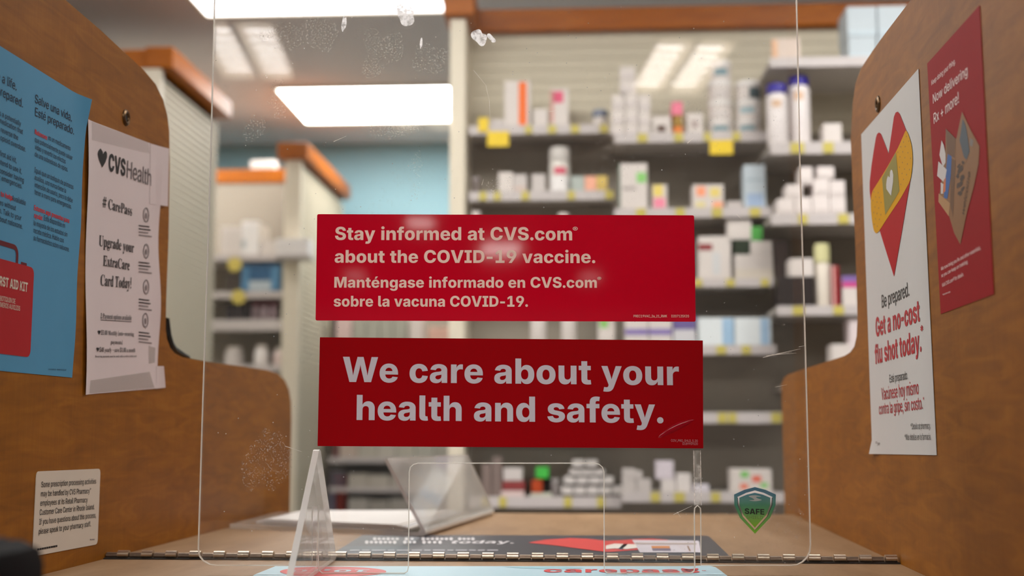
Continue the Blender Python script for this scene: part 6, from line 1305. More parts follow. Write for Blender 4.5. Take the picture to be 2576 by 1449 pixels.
MB().flat(LEFT, uvs(LEFT, [(372, 870), (388, 875), (387, 912), (372, 915)]), 0.0013, tp).build('tape_strip', note)
WP = 0.0015
N1 = lambda x, y: (200 + x / 3.45, 280 + y / 3.45)
N2 = lambda x, y: (200 + x / 3.917, 640 + y / 3.917)
heart = [(188, 488), (160, 420), (149, 372), (155, 345), (172, 322), (190, 350), (193, 372), (205, 352), (218, 344), (228, 366), (228, 400), (215, 440)]
MB().flat(LEFT, uvs(LEFT, [N1(*p) for p in heart]), WP, M_INK).build('heart_print', note)
grey_ink = plain('photocopy_ink', (52, 46, 48), 0.6)
lines(note, LEFT, WP, (('CVS', 'bold', (270, 429), (312, 444), 45, M_INK), ('Health', 'text', (316, 446.5), (377, 468), 44, plain('thin_ink', (96, 86, 88), 0.6)),
                       ('# CarePass', 'serif', (255, 521), (329, 543), 26, grey_ink), ('Upgrade your', 'serif', (246, 618), (334, 636), 27, grey_ink),
                       ('ExtraCare', 'serif', (256.5, 668), (323, 680), 26, grey_ink), ('Card Today!', 'serif', (250, 718), (327, 726), 28, grey_ink),
                       ('2 Payment options available', 'serif', (250, 801), (328, 805.5), 13, grey_ink), ('$5.00 Monthly (auto-recurring', 'serif', (251, 842), (334, 845.5), 11, grey_ink),
                       ('payments)', 'serif', (276, 865), (305, 866.5), 10, grey_ink), ('$48 yearly - save $1.00 a month', 'serif', (247, 885), (337, 886), 11, grey_ink),
                       ('Recurring payments must be made with a credit or debit card.', 'serif', (236, 899), (341, 898), 5, grey_ink)))
mb = MB()
mb.flat(LEFT, uvs(LEFT, [(250, 804), (328, 808.5), (328, 810), (250, 805.5)]), WP, grey_ink)
for cx, cy in ((246.5, 836), (243, 879)):
    mb.flat(LEFT, uvs(LEFT, [(cx, cy + 6), (cx - 3.6, cy - 2), (cx - 2, cy - 5.5), (cx, cy - 3.5), (cx + 2, cy - 5), (cx + 3.4, cy - 1.5)]), WP, M_INK)
mb.build('mark_print', note)
ic = MB()
soft_ink = plain('faded_ink', (128, 116, 116), 0.6)
for cx, cy, ys in ((365, 541, 566), (365, 632, 658), (365, 722, 751), (363, 806, 834)):
    ring_o, ring_i = arc(cx, cy, 7.5, 19, 0, 360, 20)[:-1], arc(cx, cy, 5.6, 15.5, 0, 360, 20)[:-1]
    for i in range(20):
        j = (i + 1) % 20
        ic.flat(LEFT, uvs(LEFT, [ring_o[i], ring_o[j], ring_i[j], ring_i[i]]), WP, soft_ink)
    ic.flat(LEFT, uvs(LEFT, arc(cx, cy + 2, 2.6, 8, 0, 360, 10)[:-1]), WP, soft_ink)
    for k, (wd, m_) in enumerate(((27, grey_ink), (30, grey_ink), (24, soft_ink), (33, soft_ink))):
        y = ys + k * 8
        ic.flat(LEFT, uvs(LEFT, [(346, y), (346 + wd, y + wd * .12), (346 + wd, y + wd * .12 + 3), (346, y + 3)]), WP, m_)
ic.build('icon_column', note)

# small white notice with rounded corners
card = plain('notice_card', (206, 194, 180), 0.5, noise=0.02)
small = poster('wall_notice', LEFT, [(90, 1186), (251, 1179), (243.5, 1369), (80, 1400)], card, 'small white round-cornered notice low on the left partition', 'notice', rounded=0.006, w=0.0009)
lines(small, LEFT, 0.0012, (('Some prescription processing activities', 'text', (101, 1226), (239, 1216.5), 14.5, M_INK), ('may be handled by CVS Pharmacy', 'text', (100, 1249), (223, 1241.2), 14.5, M_INK),
                            ('employees at its Retail Pharmacy', 'text', (98.6, 1272.5), (217.7, 1263.5), 14.5, M_INK), ('Customer Care Center in Rhode Island.', 'text', (97, 1296), (235, 1281), 14.5, M_INK),
                            ('If you have questions about this process,', 'text', (96, 1320), (239, 1302), 14.5, M_INK), ('please speak to your pharmacy staff.', 'text', (94.5, 1344), (226, 1324), 14.5, M_INK),
                            ('®', 'text', (223.5, 1233), (226.5, 1232.8), 5, M_INK)))
mb = MB()
for k in range(9):
    x = 91 + k * 5.7
    mb.flat(LEFT, uvs(LEFT, [(x, 1380 - k * 1.02), (x + 4.9, 1379.2 - k * 1.02), (x + 4.9, 1383.6 - k * 1.02), (x, 1384.6 - k * 1.02)]), 0.0012, M_INK)
mb.build('small_print', small)
mb = MB()
for k in range(3):
    x = 224 + k * 4
    mb.flat(LEFT, uvs(LEFT, [(x, 1356), (x + 3, 1355.4), (x + 3, 1358.6), (x, 1359)]), 0.0012, soft_ink)
mb.build('small_print', small)

# ------------------------------------------------------------------ print on the right partition
white_p = plain('poster_white', (202, 200, 198), 0.55, noise=0.015, spec=0.2)
flu = poster('wall_poster', RIGHT, [(2168, 338), (2312, 173), (2358, 1145), (2196, 1142)], white_p, 'tall white poster with a red heart under a yellow bandage', 'poster',
             lambda s, t: 0.004 * max(0, (t - .97) / .03) * max(0, (.12 - s) / .12), 0.0008)
hr = plain('heart_red', (172, 24, 30), 0.6, spec=0.12)
F1 = lambda x, y: (2150 + x / 2.683, 160 + y / 2.683)
hp = smooth_loop([(273, 1437), (225, 1285), (175, 1125), (115, 930), (107, 830), (118, 700), (135, 590), (155, 485), (172, 464), (188, 485), (212, 545)], 1) + [F1(0, 0)] * 0
hp = [(273, 1437), (225, 1285), (175, 1125), (117, 940), (108, 860), (108, 800), (120, 690), (135, 590), (150, 500), (158, 475), (171, 464), (185, 474), (205, 525), (236, 607),
      (262, 430), (272, 360), (284, 330), (298, 324), (312, 340), (330, 385), (356, 452), (398, 640), (383, 790), (330, 1110)]
MB().flat(RIGHT, uvs(RIGHT, [F1(*p) for p in hp]), 0.0012, hr).build('heart_print', flu)
yel = plain('bandage_yellow', (210, 154, 4), 0.6, noise=0.02, spec=0.12)
bd = smooth_loop([(356, 452), (376, 492), (394, 560), (400, 640), (396, 710), (384, 785), (352, 850), (312, 920), (258, 1000), (205, 1080), (172, 1130), (152, 1144), (136, 1120), (124, 1050), (117, 970),
                  (118, 910), (128, 862), (148, 828), (196, 752), (250, 660), (300, 570), (336, 490)], 3)
MB().flat(RIGHT, uvs(RIGHT, [F1(*p) for p in bd]), 0.0014, yel).build('bandage_print', flu)
MB().flat(RIGHT, uvs(RIGHT, [F1(*p) for p in [(288, 598), (313, 860), (216, 1022), (194, 770)]]), 0.0016, plain('pad_olive', (136, 124, 40), 0.5)).build('pad_print', flu)
dots = MB()
dk = plain('dot_olive', (150, 112, 10), 0.5)
for x, y in ((360, 492), (377, 523), (340, 530), (322, 562), (352, 560), (302, 598), (335, 596), (370, 602), (316, 630), (350, 636), (388, 640), (332, 668), (366, 678), (313, 700), (347, 712), (380, 716), (330, 742), (361, 750),
             (340, 782), (322, 815), (138, 865), (168, 872), (150, 900), (176, 905), (132, 925), (160, 935), (188, 938), (146, 968), (172, 975), (138, 1005), (160, 1012), (186, 1020), (150, 1048), (176, 1052), (142, 1085), (162, 1098)):
    dots.flat(RIGHT, uvs(RIGHT, [F1(x - 2.5, y + 5), (F1(x + 2.5, y + 3)), F1(x + 2.5, y - 6), F1(x - 2.5, y - 4)]), 0.0016, dk)
dots.build('dot_print', flu)
wh = [(257, 893), (225, 846), (224, 815), (228, 780), (237, 756), (244, 768), (248, 764), (250, 730), (257, 715), (266, 722), (272, 752), (270, 800)]
MB().flat(RIGHT, uvs(RIGHT, [F1(*p) for p in wh]), 0.0018, white_p).build('white_heart_print', flu)
flu_red = plain('flu_red_ink', (176, 34, 44), 0.5)
flu_ink = plain('flu_dark_ink', (56, 52, 50), 0.5)
lines(flu, RIGHT, 0.0012, (('Be prepared.', 'text', (2221, 775), (2290, 744), 33, flu_ink), ('Get a no-cost', 'bold', (2206, 848), (2317, 808), 49, flu_red), ('flu shot today.', 'bold', (2204, 916.5), (2321, 884), 49, flu_red),
                           ('*', 'bold', (2319, 846), (2325.5, 845), 28, flu_red), ('Esté preparado.', 'text', (2240.5, 962.5), (2286.5, 953.5), 20, flu_ink),
                           ('Vacúnese hoy mismo', 'text', (2220.6, 1006.5), (2314, 991), 31, flu_red), ('contra la gripe, sin costo.', 'text', (2214, 1042.5), (2324, 1029), 28, flu_red),
                           ('*', 'text', (2325, 1014), (2328, 1013.7), 16, flu_red), ('*Details at pharmacy.', 'text', (2294, 1080), (2344, 1078), 15, flu_ink), ('*Más detalles en la farmacia.', 'text', (2279, 1107), (2345, 1106), 15, flu_ink)))
mb = MB()
for k in range(4):
    mb.flat(RIGHT, uvs(RIGHT, [(2205, 1111 + k * 3), (2205 + (5, 11, 9, 6)[k], 1110.6 + k * 3), (2205 + (5, 11, 9, 6)[k], 1112 + k * 3), (2205, 1112.4 + k * 3)]), 0.0013, soft_ink)
mb.build('small_print', flu)

red_p = plain('poster_red', (150, 14, 24), 0.6, noise=0.03, spec=0.12)
deliv = poster('wall_poster', RIGHT, [(2334, 160), (2466, 13), (2502, 740), (2368, 790)], red_p, 'tall red poster picturing an open cardboard parcel of goods', 'poster')
pale = plain('pale_ink', (246, 222, 218), 0.5)
lines(deliv, RIGHT, 0.0010, (('Keep doing your thing.', 'text', (2346, 215), (2406, 159), 13, pale), ('Now delivering', 'text', (2350, 261), (2437, 188), 24, pale), ('Rx + more!', 'text', (2352, 312), (2415, 258), 27, pale),
                             ('We now bring you Rx and other essentials,', 'text', (2370, 681), (2470, 627), 9, pale), ('so you can keep on trekking.', 'text', (2371, 698), (2438, 662), 9, pale),
                             ('Visit CVS.com® for details.', 'text', (2372.5, 722.5), (2427, 694), 9.5, pale), ('*Restrictions apply.', 'text', (2374, 743.5), (2394, 735), 4, pale)))
D = lambda x, y: (2320 + x / 1.809, y / 1.809)


def pic(name, pts, mat, w):
    MB().flat(RIGHT, uvs(RIGHT, [D(*p) for p in pts]), w, mat).build(name, deliv)


kraft, kraft_d, kraft_l = plain('print_kraft', (138, 96, 58), 0.5), plain('print_kraft_dark', (104, 70, 42), 0.5), plain('print_kraft_light', (176, 134, 88), 0.5)
pic('parcel_print', [(186, 508), (225, 590), (266, 665), (262, 745), (240, 850), (210, 960), (178, 1112), (150, 1060), (128, 985), (80, 915), (84, 880), (110, 700), (112, 585), (160, 632)], kraft, 0.0010)
pic('flap_print', [(112, 585), (158, 630), (154, 720), (118, 700)], kraft_d, 0.0011)
pic('flap_print', [(80, 880), (132, 925), (126, 984), (79, 918)], kraft_l, 0.0011)
pic('shade_print', [(138, 720), (158, 730), (146, 990), (132, 930)], kraft_d, 0.0011)
pic('shoe_print', [(190, 540), (204, 570), (216, 640), (222, 690), (208, 728), (196, 715), (176, 640)], plain('print_slate', (70, 82, 92), 0.5), 0.0012)
pic('shoe_print', [(224, 628), (240, 640), (234, 668), (222, 660)], plain('print_grey', (120, 112, 108), 0.5), 0.0012)
pic('card_print', [(94, 638), (104, 660), (112, 700), (112, 740), (100, 760), (84, 705)], plain('print_white', (206, 200, 198), 0.5), 0.0012)
pic('card_print', [(80, 734), (118, 772), (108, 832), (74, 800)], plain('print_white', (206, 200, 198), 0.5), 0.0013)
pic('pack_print', [(122, 700), (140, 712), (136, 800), (120, 905), (104, 900), (112, 790)], plain('print_blue', (40, 92, 160), 0.5), 0.0012)
pic('pack_print', [(104, 820), (114, 806), (112, 870), (100, 880)], plain('print_orange', (214, 116, 60), 0.5), 0.0013)
pic('pack_print', [(90, 830), (104, 838), (104, 880), (92, 882)], plain('print_white', (206, 200, 198), 0.5), 0.0013)
scrib = MB()
for x, y, r in ((180, 770, 14), (168, 800, 9), (188, 810, 12), (176, 840, 13), (190, 860, 9), (178, 880, 10), (172, 755, 7), (192, 740, 7)):
    scrib.flat(RIGHT, uvs(RIGHT, [D(*p) for p in blob(x, y, r * .8, r * 1.3, int(x * y), 0.4)]), 0.0012, plain('print_char', (66, 46, 34), 0.5))
A, B = Vector(RIGHT.uv(*D(196, 985))), Vector(RIGHT.uv(*D(226, 790)))
d = (B - A).normalized()
write_uv(scrib, RIGHT, 'welcome', 'text', A, B, 0.0085, 0.0012, plain('print_char', (66, 46, 34), 0.5), 0, Vector((-d.y, d.x)))
scrib.build('lettering', deliv)


# ------------------------------------------------------------------ shelving behind the counter
Z_CROWN = 2.29


def slats(mb, x0, x1, yf, z0, z1, mat, pitch=0.026, normal='y', fill=0.66):
    """a slatwall face: boards standing a little proud of their grooves"""
    z = z0
    while z < z1 - 0.004:
        t = min(z + pitch * fill, z1)
        if normal == 'y':
            mb.box(x0, x1, yf, yf + 0.004, z, t, mat)
        else:
            mb.box(yf - 0.006, yf, x0, x1, z, t, mat)
        z += pitch


def shelf(root, px0, px1, pt, pb, yf, yb, name='shelf', labels=(), rail=True):
    """a shelf board whose front lip is seen between pixel rows pt and pb at depth yf; returns its top height"""
    x0, x1 = at(px0, pt, yf).x, at(px1, pt, yf).x
    zt, zb = at((px0 + px1) / 2, pt, yf).z, at((px0 + px1) / 2, pb, yf).z
    m = MB()
    m.box(x0, x1, yf + 0.004, yb, zt - 0.016, zt - 0.003, M_SHELF)
    m.box(x0, x1, yf, yf + 0.004, zb, zt, M_RAIL)
    s = m.build(name, root)
    s['_z'], s['_y'] = zt - 0.003, yf
    for a, b in labels:
        la, lb = at(a, pt, yf).x, at(b, pt, yf).x
        MB().box(la, lb, yf - 0.0022, yf - 0.0004, zb + (zt - zb) * .06, zt - (zt - zb) * .06, M_PRICE).build('price_label', s)
    return s


def hang_tag(root, px0, px1, pt, pb, yf):
    p, q = at(px0, pt, yf - .003), at(px1, pb, yf - .003)
    tag_ = MB().box(p.x, q.x, yf - 0.0045, yf - 0.003, q.z, p.z, M_YELLOW).build('hanging_tag', root)
    return tag_


# --- the tall run on the right
RY = 3.75
run = empty('shelf_unit', (0.4, RY, 0), 'tall medicine shelving run with an orange wood cornice and a cream end post', 'shelf unit')
xl, xr = at(1172, 200, 3.60).x, 2.05
zsl = at(1400, 345, RY).z
m = MB()
m.box(xl, xr, RY + 0.0041, RY + 0.03, zsl, Z_CROWN, M_SLAT)
slats(m, xl, xr, RY, zsl, Z_CROWN, M_SLAT, 0.036, 'y', 0.95)
m.build('slatwall_panel', run)
MB().box(xl, xr, RY + 0.004, RY + 0.03, 0, zsl - 0.001, M_BACK).build('back_panel', run)
px0, px1 = at(1131, 300, 3.585).x, at(1171, 300, 3.585).x
MB().rbox(px0, px1, 3.585, RY + 0.04, 0, Z_CROWN - 0.002, M_CREAM, 0.004).build('end_post', run)
MB().rbox(px0 - 0.005, xr, RY - 0.03, RY + 0.06, Z_CROWN, Z_CROWN + 0.072, M_CROWN, 0.006).build('cornice', run)
MB().rbox(at(1117, 20, 3.585).x, at(1196, 20, 3.585).x, 3.56, RY - 0.031, Z_CROWN, Z_CROWN + 0.076, M_CROWN, 0.006).build('cornice_return', run)
YA, YB, YC = 3.60, 3.53, 3.42
A1 = shelf(run, 1180, 1541, 314, 337, YA, RY, labels=((1321, 1338), (1379, 1399), (1436, 1457), (1509, 1530)))
A2 = shelf(run, 1180, 1544, 480, 504, YA, RY, labels=((1206, 1224), (1242, 1259), (1312, 1331), (1428, 1446), (1522, 1543)))
A3 = shelf(run, 1180, 1546, 640, 662, YA, RY, labels=((1206, 1224), (1400, 1420)))
A4 = shelf(run, 1180, 1548, 868, 890, YA, RY)
A5 = shelf(run, 1180, 1550, 1066, 1088, YA, RY)
A6 = shelf(run, 1180, 1562, 1249, 1277, YA, RY, labels=((1213, 1228), (1256, 1274), (1419, 1438), (1502, 1520)))
B1 = shelf(run, 1546, 1934, 333, 357, YB, RY, labels=((1604, 1628), (1696, 1718), (1770, 1788), (1842, 1862)))
B2 = shelf(run, 1546, 1942, 522, 547, YB, RY, labels=((1600, 1624), (1699, 1722), (1791, 1816), (1886, 1912)))
B3 = shelf(run, 1548, 1948, 701, 722, YB, RY, labels=((1746, 1766), (1826, 1848), (1914, 1934)))
B4 = shelf(run, 1550, 1952, 868, 892, YB, RY, labels=((1802, 1826), (1866, 1888)))
B5 = shelf(run, 1552, 1968, 1037, 1065, YB, RY, labels=((1806, 1828), (1832, 1852), (1940, 1966)))
B6 = shelf(run, 1564, 1972, 1237, 1264, YB, RY, labels=((1637, 1660), (1696, 1722), (1789, 1811)))
CT = shelf(run, 1936, 2420, 141, 165, YC, RY)
C1 = shelf(run, 1938, 2420, 355, 385, YC, RY, labels=((1988, 2022), (2070, 2096)))
C2 = shelf(run, 1940, 2420, 536, 563, YC, RY, labels=((2008, 2030), (2108, 2134)))
C3 = shelf(run, 1955, 2420, 768, 792, YC, RY, labels=((1994, 2022), (2096, 2122)))
C4 = shelf(run, 1990, 2420, 962, 986, YC, RY)
hang_tag(run, 1226, 1280, 331, 368, YA)
hang_tag(run, 1785, 1844, 353, 388, YB)
ft = MB().box(at(1204, 297, YA).x, at(1229, 297, YA).x, YA - 0.0045, YA - 0.003, at(1204, 332, YA).z, at(1204, 297, YA).z, M_YELLOW).build('standing_tag', run)
MB().box(xl, xr, YA - 0.10, RY, 0.0, 0.10, M_DARK).build('plinth', run)


# ------------------------------------------------------------------ goods
def carton(label, shelf_, px0, px1, pt, col, pb=None, depth=0.07, back=0.012, patches=(), group=None, name='carton', cat='carton', tilt=0.0):
    """a box of medicine; pixel rectangle of its front, standing on its shelf unless pb gives the top of what it stands on"""
    y = shelf_['_y'] + back
    x0, x1, z1 = at(px0, pt, y).x, at(px1, pt, y).x, at((px0 + px1) / 2, pt, y).z
    z0 = shelf_['_z'] + 0.0006 if pb is None else at((px0 + px1) / 2, pb, y).z + 0.0005
    if z1 - z0 < 0.004:
        z1 = z0 + 0.012
    y1 = min(y + depth, RY - 0.006 if y < 3.8 else y + depth)
    body = MB().rbox(x0, x1, y, y1, z0, z1, plain('card_%d_%d_%d' % col, col, 0.5), 0.0018).build(name)
    tag(body, label, cat, group)
    for (u0, u1, v0, v1, c) in patches:
        MB().box(x0 + (x1 - x0) * u0, x0 + (x1 - x0) * u1, y - 0.0006, y - 0.0001, z0 + (z1 - z0) * v0, z0 + (z1 - z0) * v1, plain('print_%d_%d_%d' % c, c, 0.5)).build('print_or_gap_panel', body)
    return body


def bottle(label, shelf_, px0, px1, pt, col, cap, cap_h=0.16, cap_w=0.95, shoulder=0.10, pb=None, back=0.012, patches=(), group=None, name='bottle', cat='bottle'):
    y = shelf_['_y'] + back
    x0, x1, z1 = at(px0, pt, y).x, at(px1, pt, y).x, at((px0 + px1) / 2, pt, y).z
    z0 = shelf_['_z'] + 0.0006 if pb is None else at((px0 + px1) / 2, pb, y).z + 0.0005
    r = (x1 - x0) / 2
    cx, cy = (x0 + x1) / 2, y + r
    h = z1 - z0
    zb = z1 - h * cap_h
    rc = r * cap_w
    body = MB().lathe(cx, cy, [(r * .94, z0), (r, z0 + h * .03), (r, zb - h * shoulder), (r * .93, zb - h * shoulder * .45), (rc * .86, zb)], plain('plastic_%d_%d_%d' % col, col, 0.35), 24).build(name, smooth=True)
    tag(body, label, cat, group)
    n = 24
    MB().lathe(cx, cy, [(rc, zb + 0.0003), (rc, z1 - h * cap_h * .15), (rc * .93, z1)], plain('plastic_%d_%d_%d' % cap, cap, 0.35), n).build('cap', body, smooth=True)
    for (a0, a1, v0, v1, c) in patches:
        vs = []
        for k in range(9):
            a = math.radians(-90 + a0 + (a1 - a0) * k / 8)
            for v in (v0, v1):
                vs.append((cx + (r + .0005) * math.cos(a), cy + (r + .0005) * math.sin(a), z0 + h * v))
        MB().add(vs, [(2 * k, 2 * k + 2, 2 * k + 3, 2 * k + 1) for k in range(8)], plain('print_%d_%d_%d' % c, c, 0.5)).build('label_wrap', body)
    return body


W1, W2, W3 = (216, 207, 201), (202, 194, 190), (200, 196, 194)
YEL, PNK, ORG, GRN, BLU = (232, 206, 90), (226, 120, 150), (236, 120, 50), (120, 190, 96), (160, 190, 222)
# shelf A1, beside the cream post
carton('flat white packet lying beside the yellow tag on the top left shelf', A1, 1234, 1268, 300, W2, depth=.06, name='packet', cat='packet')
carton('tall white carton with a broad orange band down its front', A1, 1269, 1334, 203, W1, patches=((.55, .86, .03, .97, (240, 112, 40)),), depth=.05)
carton('small white box between the orange-banded carton and the pink-topped carton', A1, 1341, 1378, 274, W1)
carton('white carton with a pink corner on the top left shelf', A1, 1384, 1430, 222, W1, patches=((.15, .72, .62, .92, (222, 92, 124)), (0.0, .2, .1, .95, (210, 160, 150))))
bottle('low jar with a grey-blue lid at the right end of the top left shelf', A1, 1490, 1530, 274, W1, (120, 128, 146), .42, 1.0, .05, name='jar', cat='jar')
# shelf A2
bottle('dim little amber bottle beside the post on the second left shelf', A2, 1186, 1206, 444, (120, 108, 104), (150, 140, 140), .2)
carton('small white carton left of its darker twin on the second left shelf', A2, 1254, 1290, 433, W1, depth=.05)
carton('small pinkish white carton right of the small white one, second left shelf', A2, 1291, 1325, 439, W2, depth=.05, patches=((.1, .9, .05, .35, (206, 186, 176)),))
carton('small white box just left of the tall grey bottle', A2, 1338, 1371, 438, W2, depth=.05)
bottle('tall pale grey bottle with a small red mark on its label', A2, 1380, 1433, 368, (214, 208, 200), (196, 190, 184), .28, .98, .06, patches=((-28, 38, .40, .55, (214, 90, 112)), (-60, 60, .04, .36, (236, 232, 230))))
carton('grey-green box right of the tall grey bottle', A2, 1436, 1470, 443, (176, 184, 178), depth=.05)
carton('box with a salmon pink front on the second left shelf', A2, 1471, 1500, 443, (240, 176, 150), depth=.05)
carton('box with a yellow front at the right end of the second left shelf', A2, 1501, 1528, 442, (214, 186, 104), depth=.05)
# shelf A3, mostly behind the upper sign
bottle('white bottle top peeping over the upper red sign beside the post', A3, 1184, 1208, 530, W2, W1, .2)
bottle('white bottle whose cap just clears the upper red sign', A3, 1402, 1432, 535, W2, W1, .2)
# shelf A4: the strip between the two signs
bottle('white bottle standing left in the gap between the two signs', A4, 1333, 1374, 770, W1, W2, .18)
bottle('white bottle standing second in the gap between the two signs', A4, 1411, 1450, 764, W1, W2, .18)
carton('white carton with a pale green label in the gap between the signs', A4, 1504, 1546, 770, W1, patches=((.1, .6, .45, .72, (150, 206, 120)),), depth=.06)
# shelf A6, under the lower sign
for i, (a, b, t) in enumerate(((1212, 1236, 1168), (1238, 1262, 1150))):
    carton(('dim grey carton leftmost under the lower sign', 'taller dim grey carton second under the lower sign')[i], A6, a, b, t, (128, 112, 106), depth=.06)
carton('white carton standing on the dark red box under the lower sign', A6, 1266, 1314, 1178, W2, pb=1210, depth=.06)
carton('long dark red box under the white carton, lowest left shelf', A6, 1264, 1320, 1211, (140, 62, 62), pb=1234, depth=.06)
carton('pinkish white box at the bottom of the pile with the dark red box', A6, 1256, 1318, 1235, (214, 192, 188), depth=.06)
carton('bright green box on the lowest left shelf', A6, 1348, 1380, 1176, (70, 180, 72), pb=1204, depth=.06)
carton('rust orange box under the bright green box', A6, 1337, 1364, 1208, (176, 70, 34), pb=1240, depth=.06)
carton('dark carton behind the rust orange box', A6, 1330, 1386, 1205, (58, 52, 50), depth=.05, back=.078)
carton('pale flat box at the foot of the green and orange boxes', A6, 1334, 1388, 1241, (196, 198, 180), depth=.06)
bottle('grey bottle beside the bright green box', A6, 1386, 1408, 1204, (132, 124, 122), (150, 144, 142), .2)
ROWN = ('bottom', 'second', 'third', 'top')
rows = ((1249, 1230, (1412, 1444, 1476, 1508, 1540)), (1224, 1206, (1418, 1450, 1482, 1514)), (1200, 1188, (1432, 1462, 1492)), (1182, 1163, (1440, 1474)))
for r, (bt, tp_, xs) in enumerate(rows):
    for i, x in enumerate(xs):
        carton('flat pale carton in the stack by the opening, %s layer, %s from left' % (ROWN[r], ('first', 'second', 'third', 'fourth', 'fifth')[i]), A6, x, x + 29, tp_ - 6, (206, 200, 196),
               pb=None if r == 0 else rows[r - 1][1] - 6, depth=.09, group='flat cartons stacked on the lowest left shelf', patches=((0, 1, 0, .3, (70, 62, 56)),))  # dark foot band paints the shaded gap between layers
# shelf B1
pile = ((1537, 1570, 314, None), (1571, 1604, 312, None), (1605, 1636, 316, None), (1537, 1570, 276, 314), (1571, 1604, 272, 312), (1605, 1636, 278, 316), (1538, 1570, 238, 276), (1571, 1603, 234, 272), (1604, 1636, 238, 278),
        (1558, 1600, 200, 234), (1558, 1598, 167, 200))
pn = ('bottom left', 'bottom middle', 'bottom right', 'second row left', 'second row middle', 'second row right', 'third row left', 'third row middle', 'third row right', 'fourth row', 'topmost')
for (a, b, t, q), w_ in zip(pile, pn):
    carton('white cube carton in the tall pile on the middle top shelf, %s' % w_, B1, a + 1.5, b, t, W1, pb=q, depth=.06, patches=((.08, .92, .15, .4, (208, 198, 196)),), group='white cartons piled on the middle top shelf')
carton('white box with a dark brown square near the amber bottle', B1, 1641, 1687, 292, W1, patches=((.25, .72, .15, .5, (96, 74, 64)),))
carton('orange box under the olive and pink boxes on the middle top shelf', B1, 1694, 1718, 318, (224, 128, 60))
carton('olive brown box between the orange and the pink box', B1, 1694, 1717, 290, (158, 124, 52), pb=318)
carton('pink box topping the small coloured stack on the middle top shelf', B1, 1690, 1717, 256, (236, 128, 152), pb=290)
carton('white box with a grey square right of the coloured stack', B1, 1728, 1768, 284, W1, patches=((.25, .7, .3, .65, (176, 160, 156)),))
for i, (t, q) in enumerate(((300, None), (250, 300), (200, 250), (150, 200))):
    bottle('white tub in the left column of tubs, %s' % ('bottom', 'second from bottom', 'third from bottom', 'topmost')[i], B1, 1784 + (0, 0, 0, 4)[i], 1846 - (0, 1, 2, 5)[i], t, W1, (236, 232, 228), .22, 1.02, .03, pb=q,
           patches=((-42, 34, .22, .58, (120, 148, 156)),) if i in (0, 3) else ((-50, 40, .15, .45, (206, 198, 194)),), group='white tubs stacked on the middle top shelf', name='tub', cat='tub')
for i, (t, q) in enumerate(((299, None), (249, 299), (200, 249))):
    bottle('white tub in the right column of tubs, %s' % ('bottom', 'middle', 'topmost, with a dark mark')[i], B1, 1853, 1919, t, W1, (236, 232, 228), .22, 1.02, .03, pb=q,
           patches=(((-44, 26, .22, .58, (120, 148, 156)), (-44, 22, .3, .62, (150, 172, 178)), (-4, 60, .05, .62, (66, 84, 88)))[i],), group='white tubs stacked on the middle top shelf', name='tub', cat='tub')
# shelf B2
carton('tall white carton with a green dot and a dark green side', B2, 1557, 1628, 411, W1, patches=((.62, .96, .58, .80, (140, 204, 116)), (.12, .6, .42, .5, (178, 168, 164)), (-.005, .04, 0, 1, (60, 104, 82))), depth=.07)
carton('small carton printed yellow above and pink below', B2, 1640, 1678, 464, W1, patches=((.08, .72, .52, .98, (232, 208, 112)), (.1, .86, .06, .46, (240, 142, 166))))
carton('white carton with orange and yellow dots on its front', B2, 1742, 1820, 464, W1, patches=((.12, .42, .52, .92, (246, 160, 122)), (.56, .88, .48, .86, (232, 210, 122)), (.1, .4, .02, .3, (222, 208, 150)), (.64, .96, .0, .3, (246, 170, 128))))
carton('flat white packet lying left of the tall pale blue carton', B2, 1828, 1868, 506, W2, name='packet', cat='packet')
carton('tall pale blue carton on the second middle shelf', B2, 1871, 1925, 414, (206, 218, 226), patches=((.12, .88, .02, .34, (168, 190, 220)), (.1, .9, .62, .68, (180, 196, 206))))
# shelf B3
carton('white carton with a dark red corner right of the upper sign', B3, 1757, 1838, 594, W1, patches=((0, .42, .68, .82, (140, 40, 46)), (.42, .66, .12, .62, (206, 206, 206))))
carton('white carton standing on the two others right of the upper sign', B3, 1848, 1944, 640, W1, patches=((0, 1, .0, .42, (214, 204, 190)),), depth=.06)
carton('near-black green carton above the wide white one', B3, 1846, 1886, 603, (40, 52, 36), pb=640, depth=.06)
carton('white box balanced on the near-black green carton', B3, 1829, 1890, 552, W1, pb=603, depth=.06)
carton('white carton under the bright green lidded box', B3, 1888, 1942, 606, W1, pb=640, depth=.06)
carton('bright green box right of the balanced white box', B3, 1888, 1918, 570, (84, 168, 78), pb=606, depth=.06)
# shelf B4
carton('white box with a purple band left in the gap between the signs', B4, 1572, 1630, 800, W1, patches=((0, 1, .40, .62, (138, 122, 178)),))
carton('white box with a purple band second in the gap between the signs', B4, 1632, 1690, 800, W1, patches=((0, 1, .40, .62, (138, 122, 178)),))
carton('box with a purple top half beside the pale blue boxes', B4, 1693, 1750, 794, (206, 204, 208), patches=((0, 1, .55, 1, (110, 96, 150)),))
carton('pale blue and white box, left one of the pair below the upper sign', B4, 1756, 1845, 799, (222, 228, 230), patches=((.68, 1, .05, .97, (160, 192, 220)),), depth=.08)
carton('pale blue and white box, right one of the pair below the upper sign', B4, 1848, 1940, 799, (222, 228, 230), patches=((.70, .94, .05, .97, (166, 196, 224)),), depth=.08)
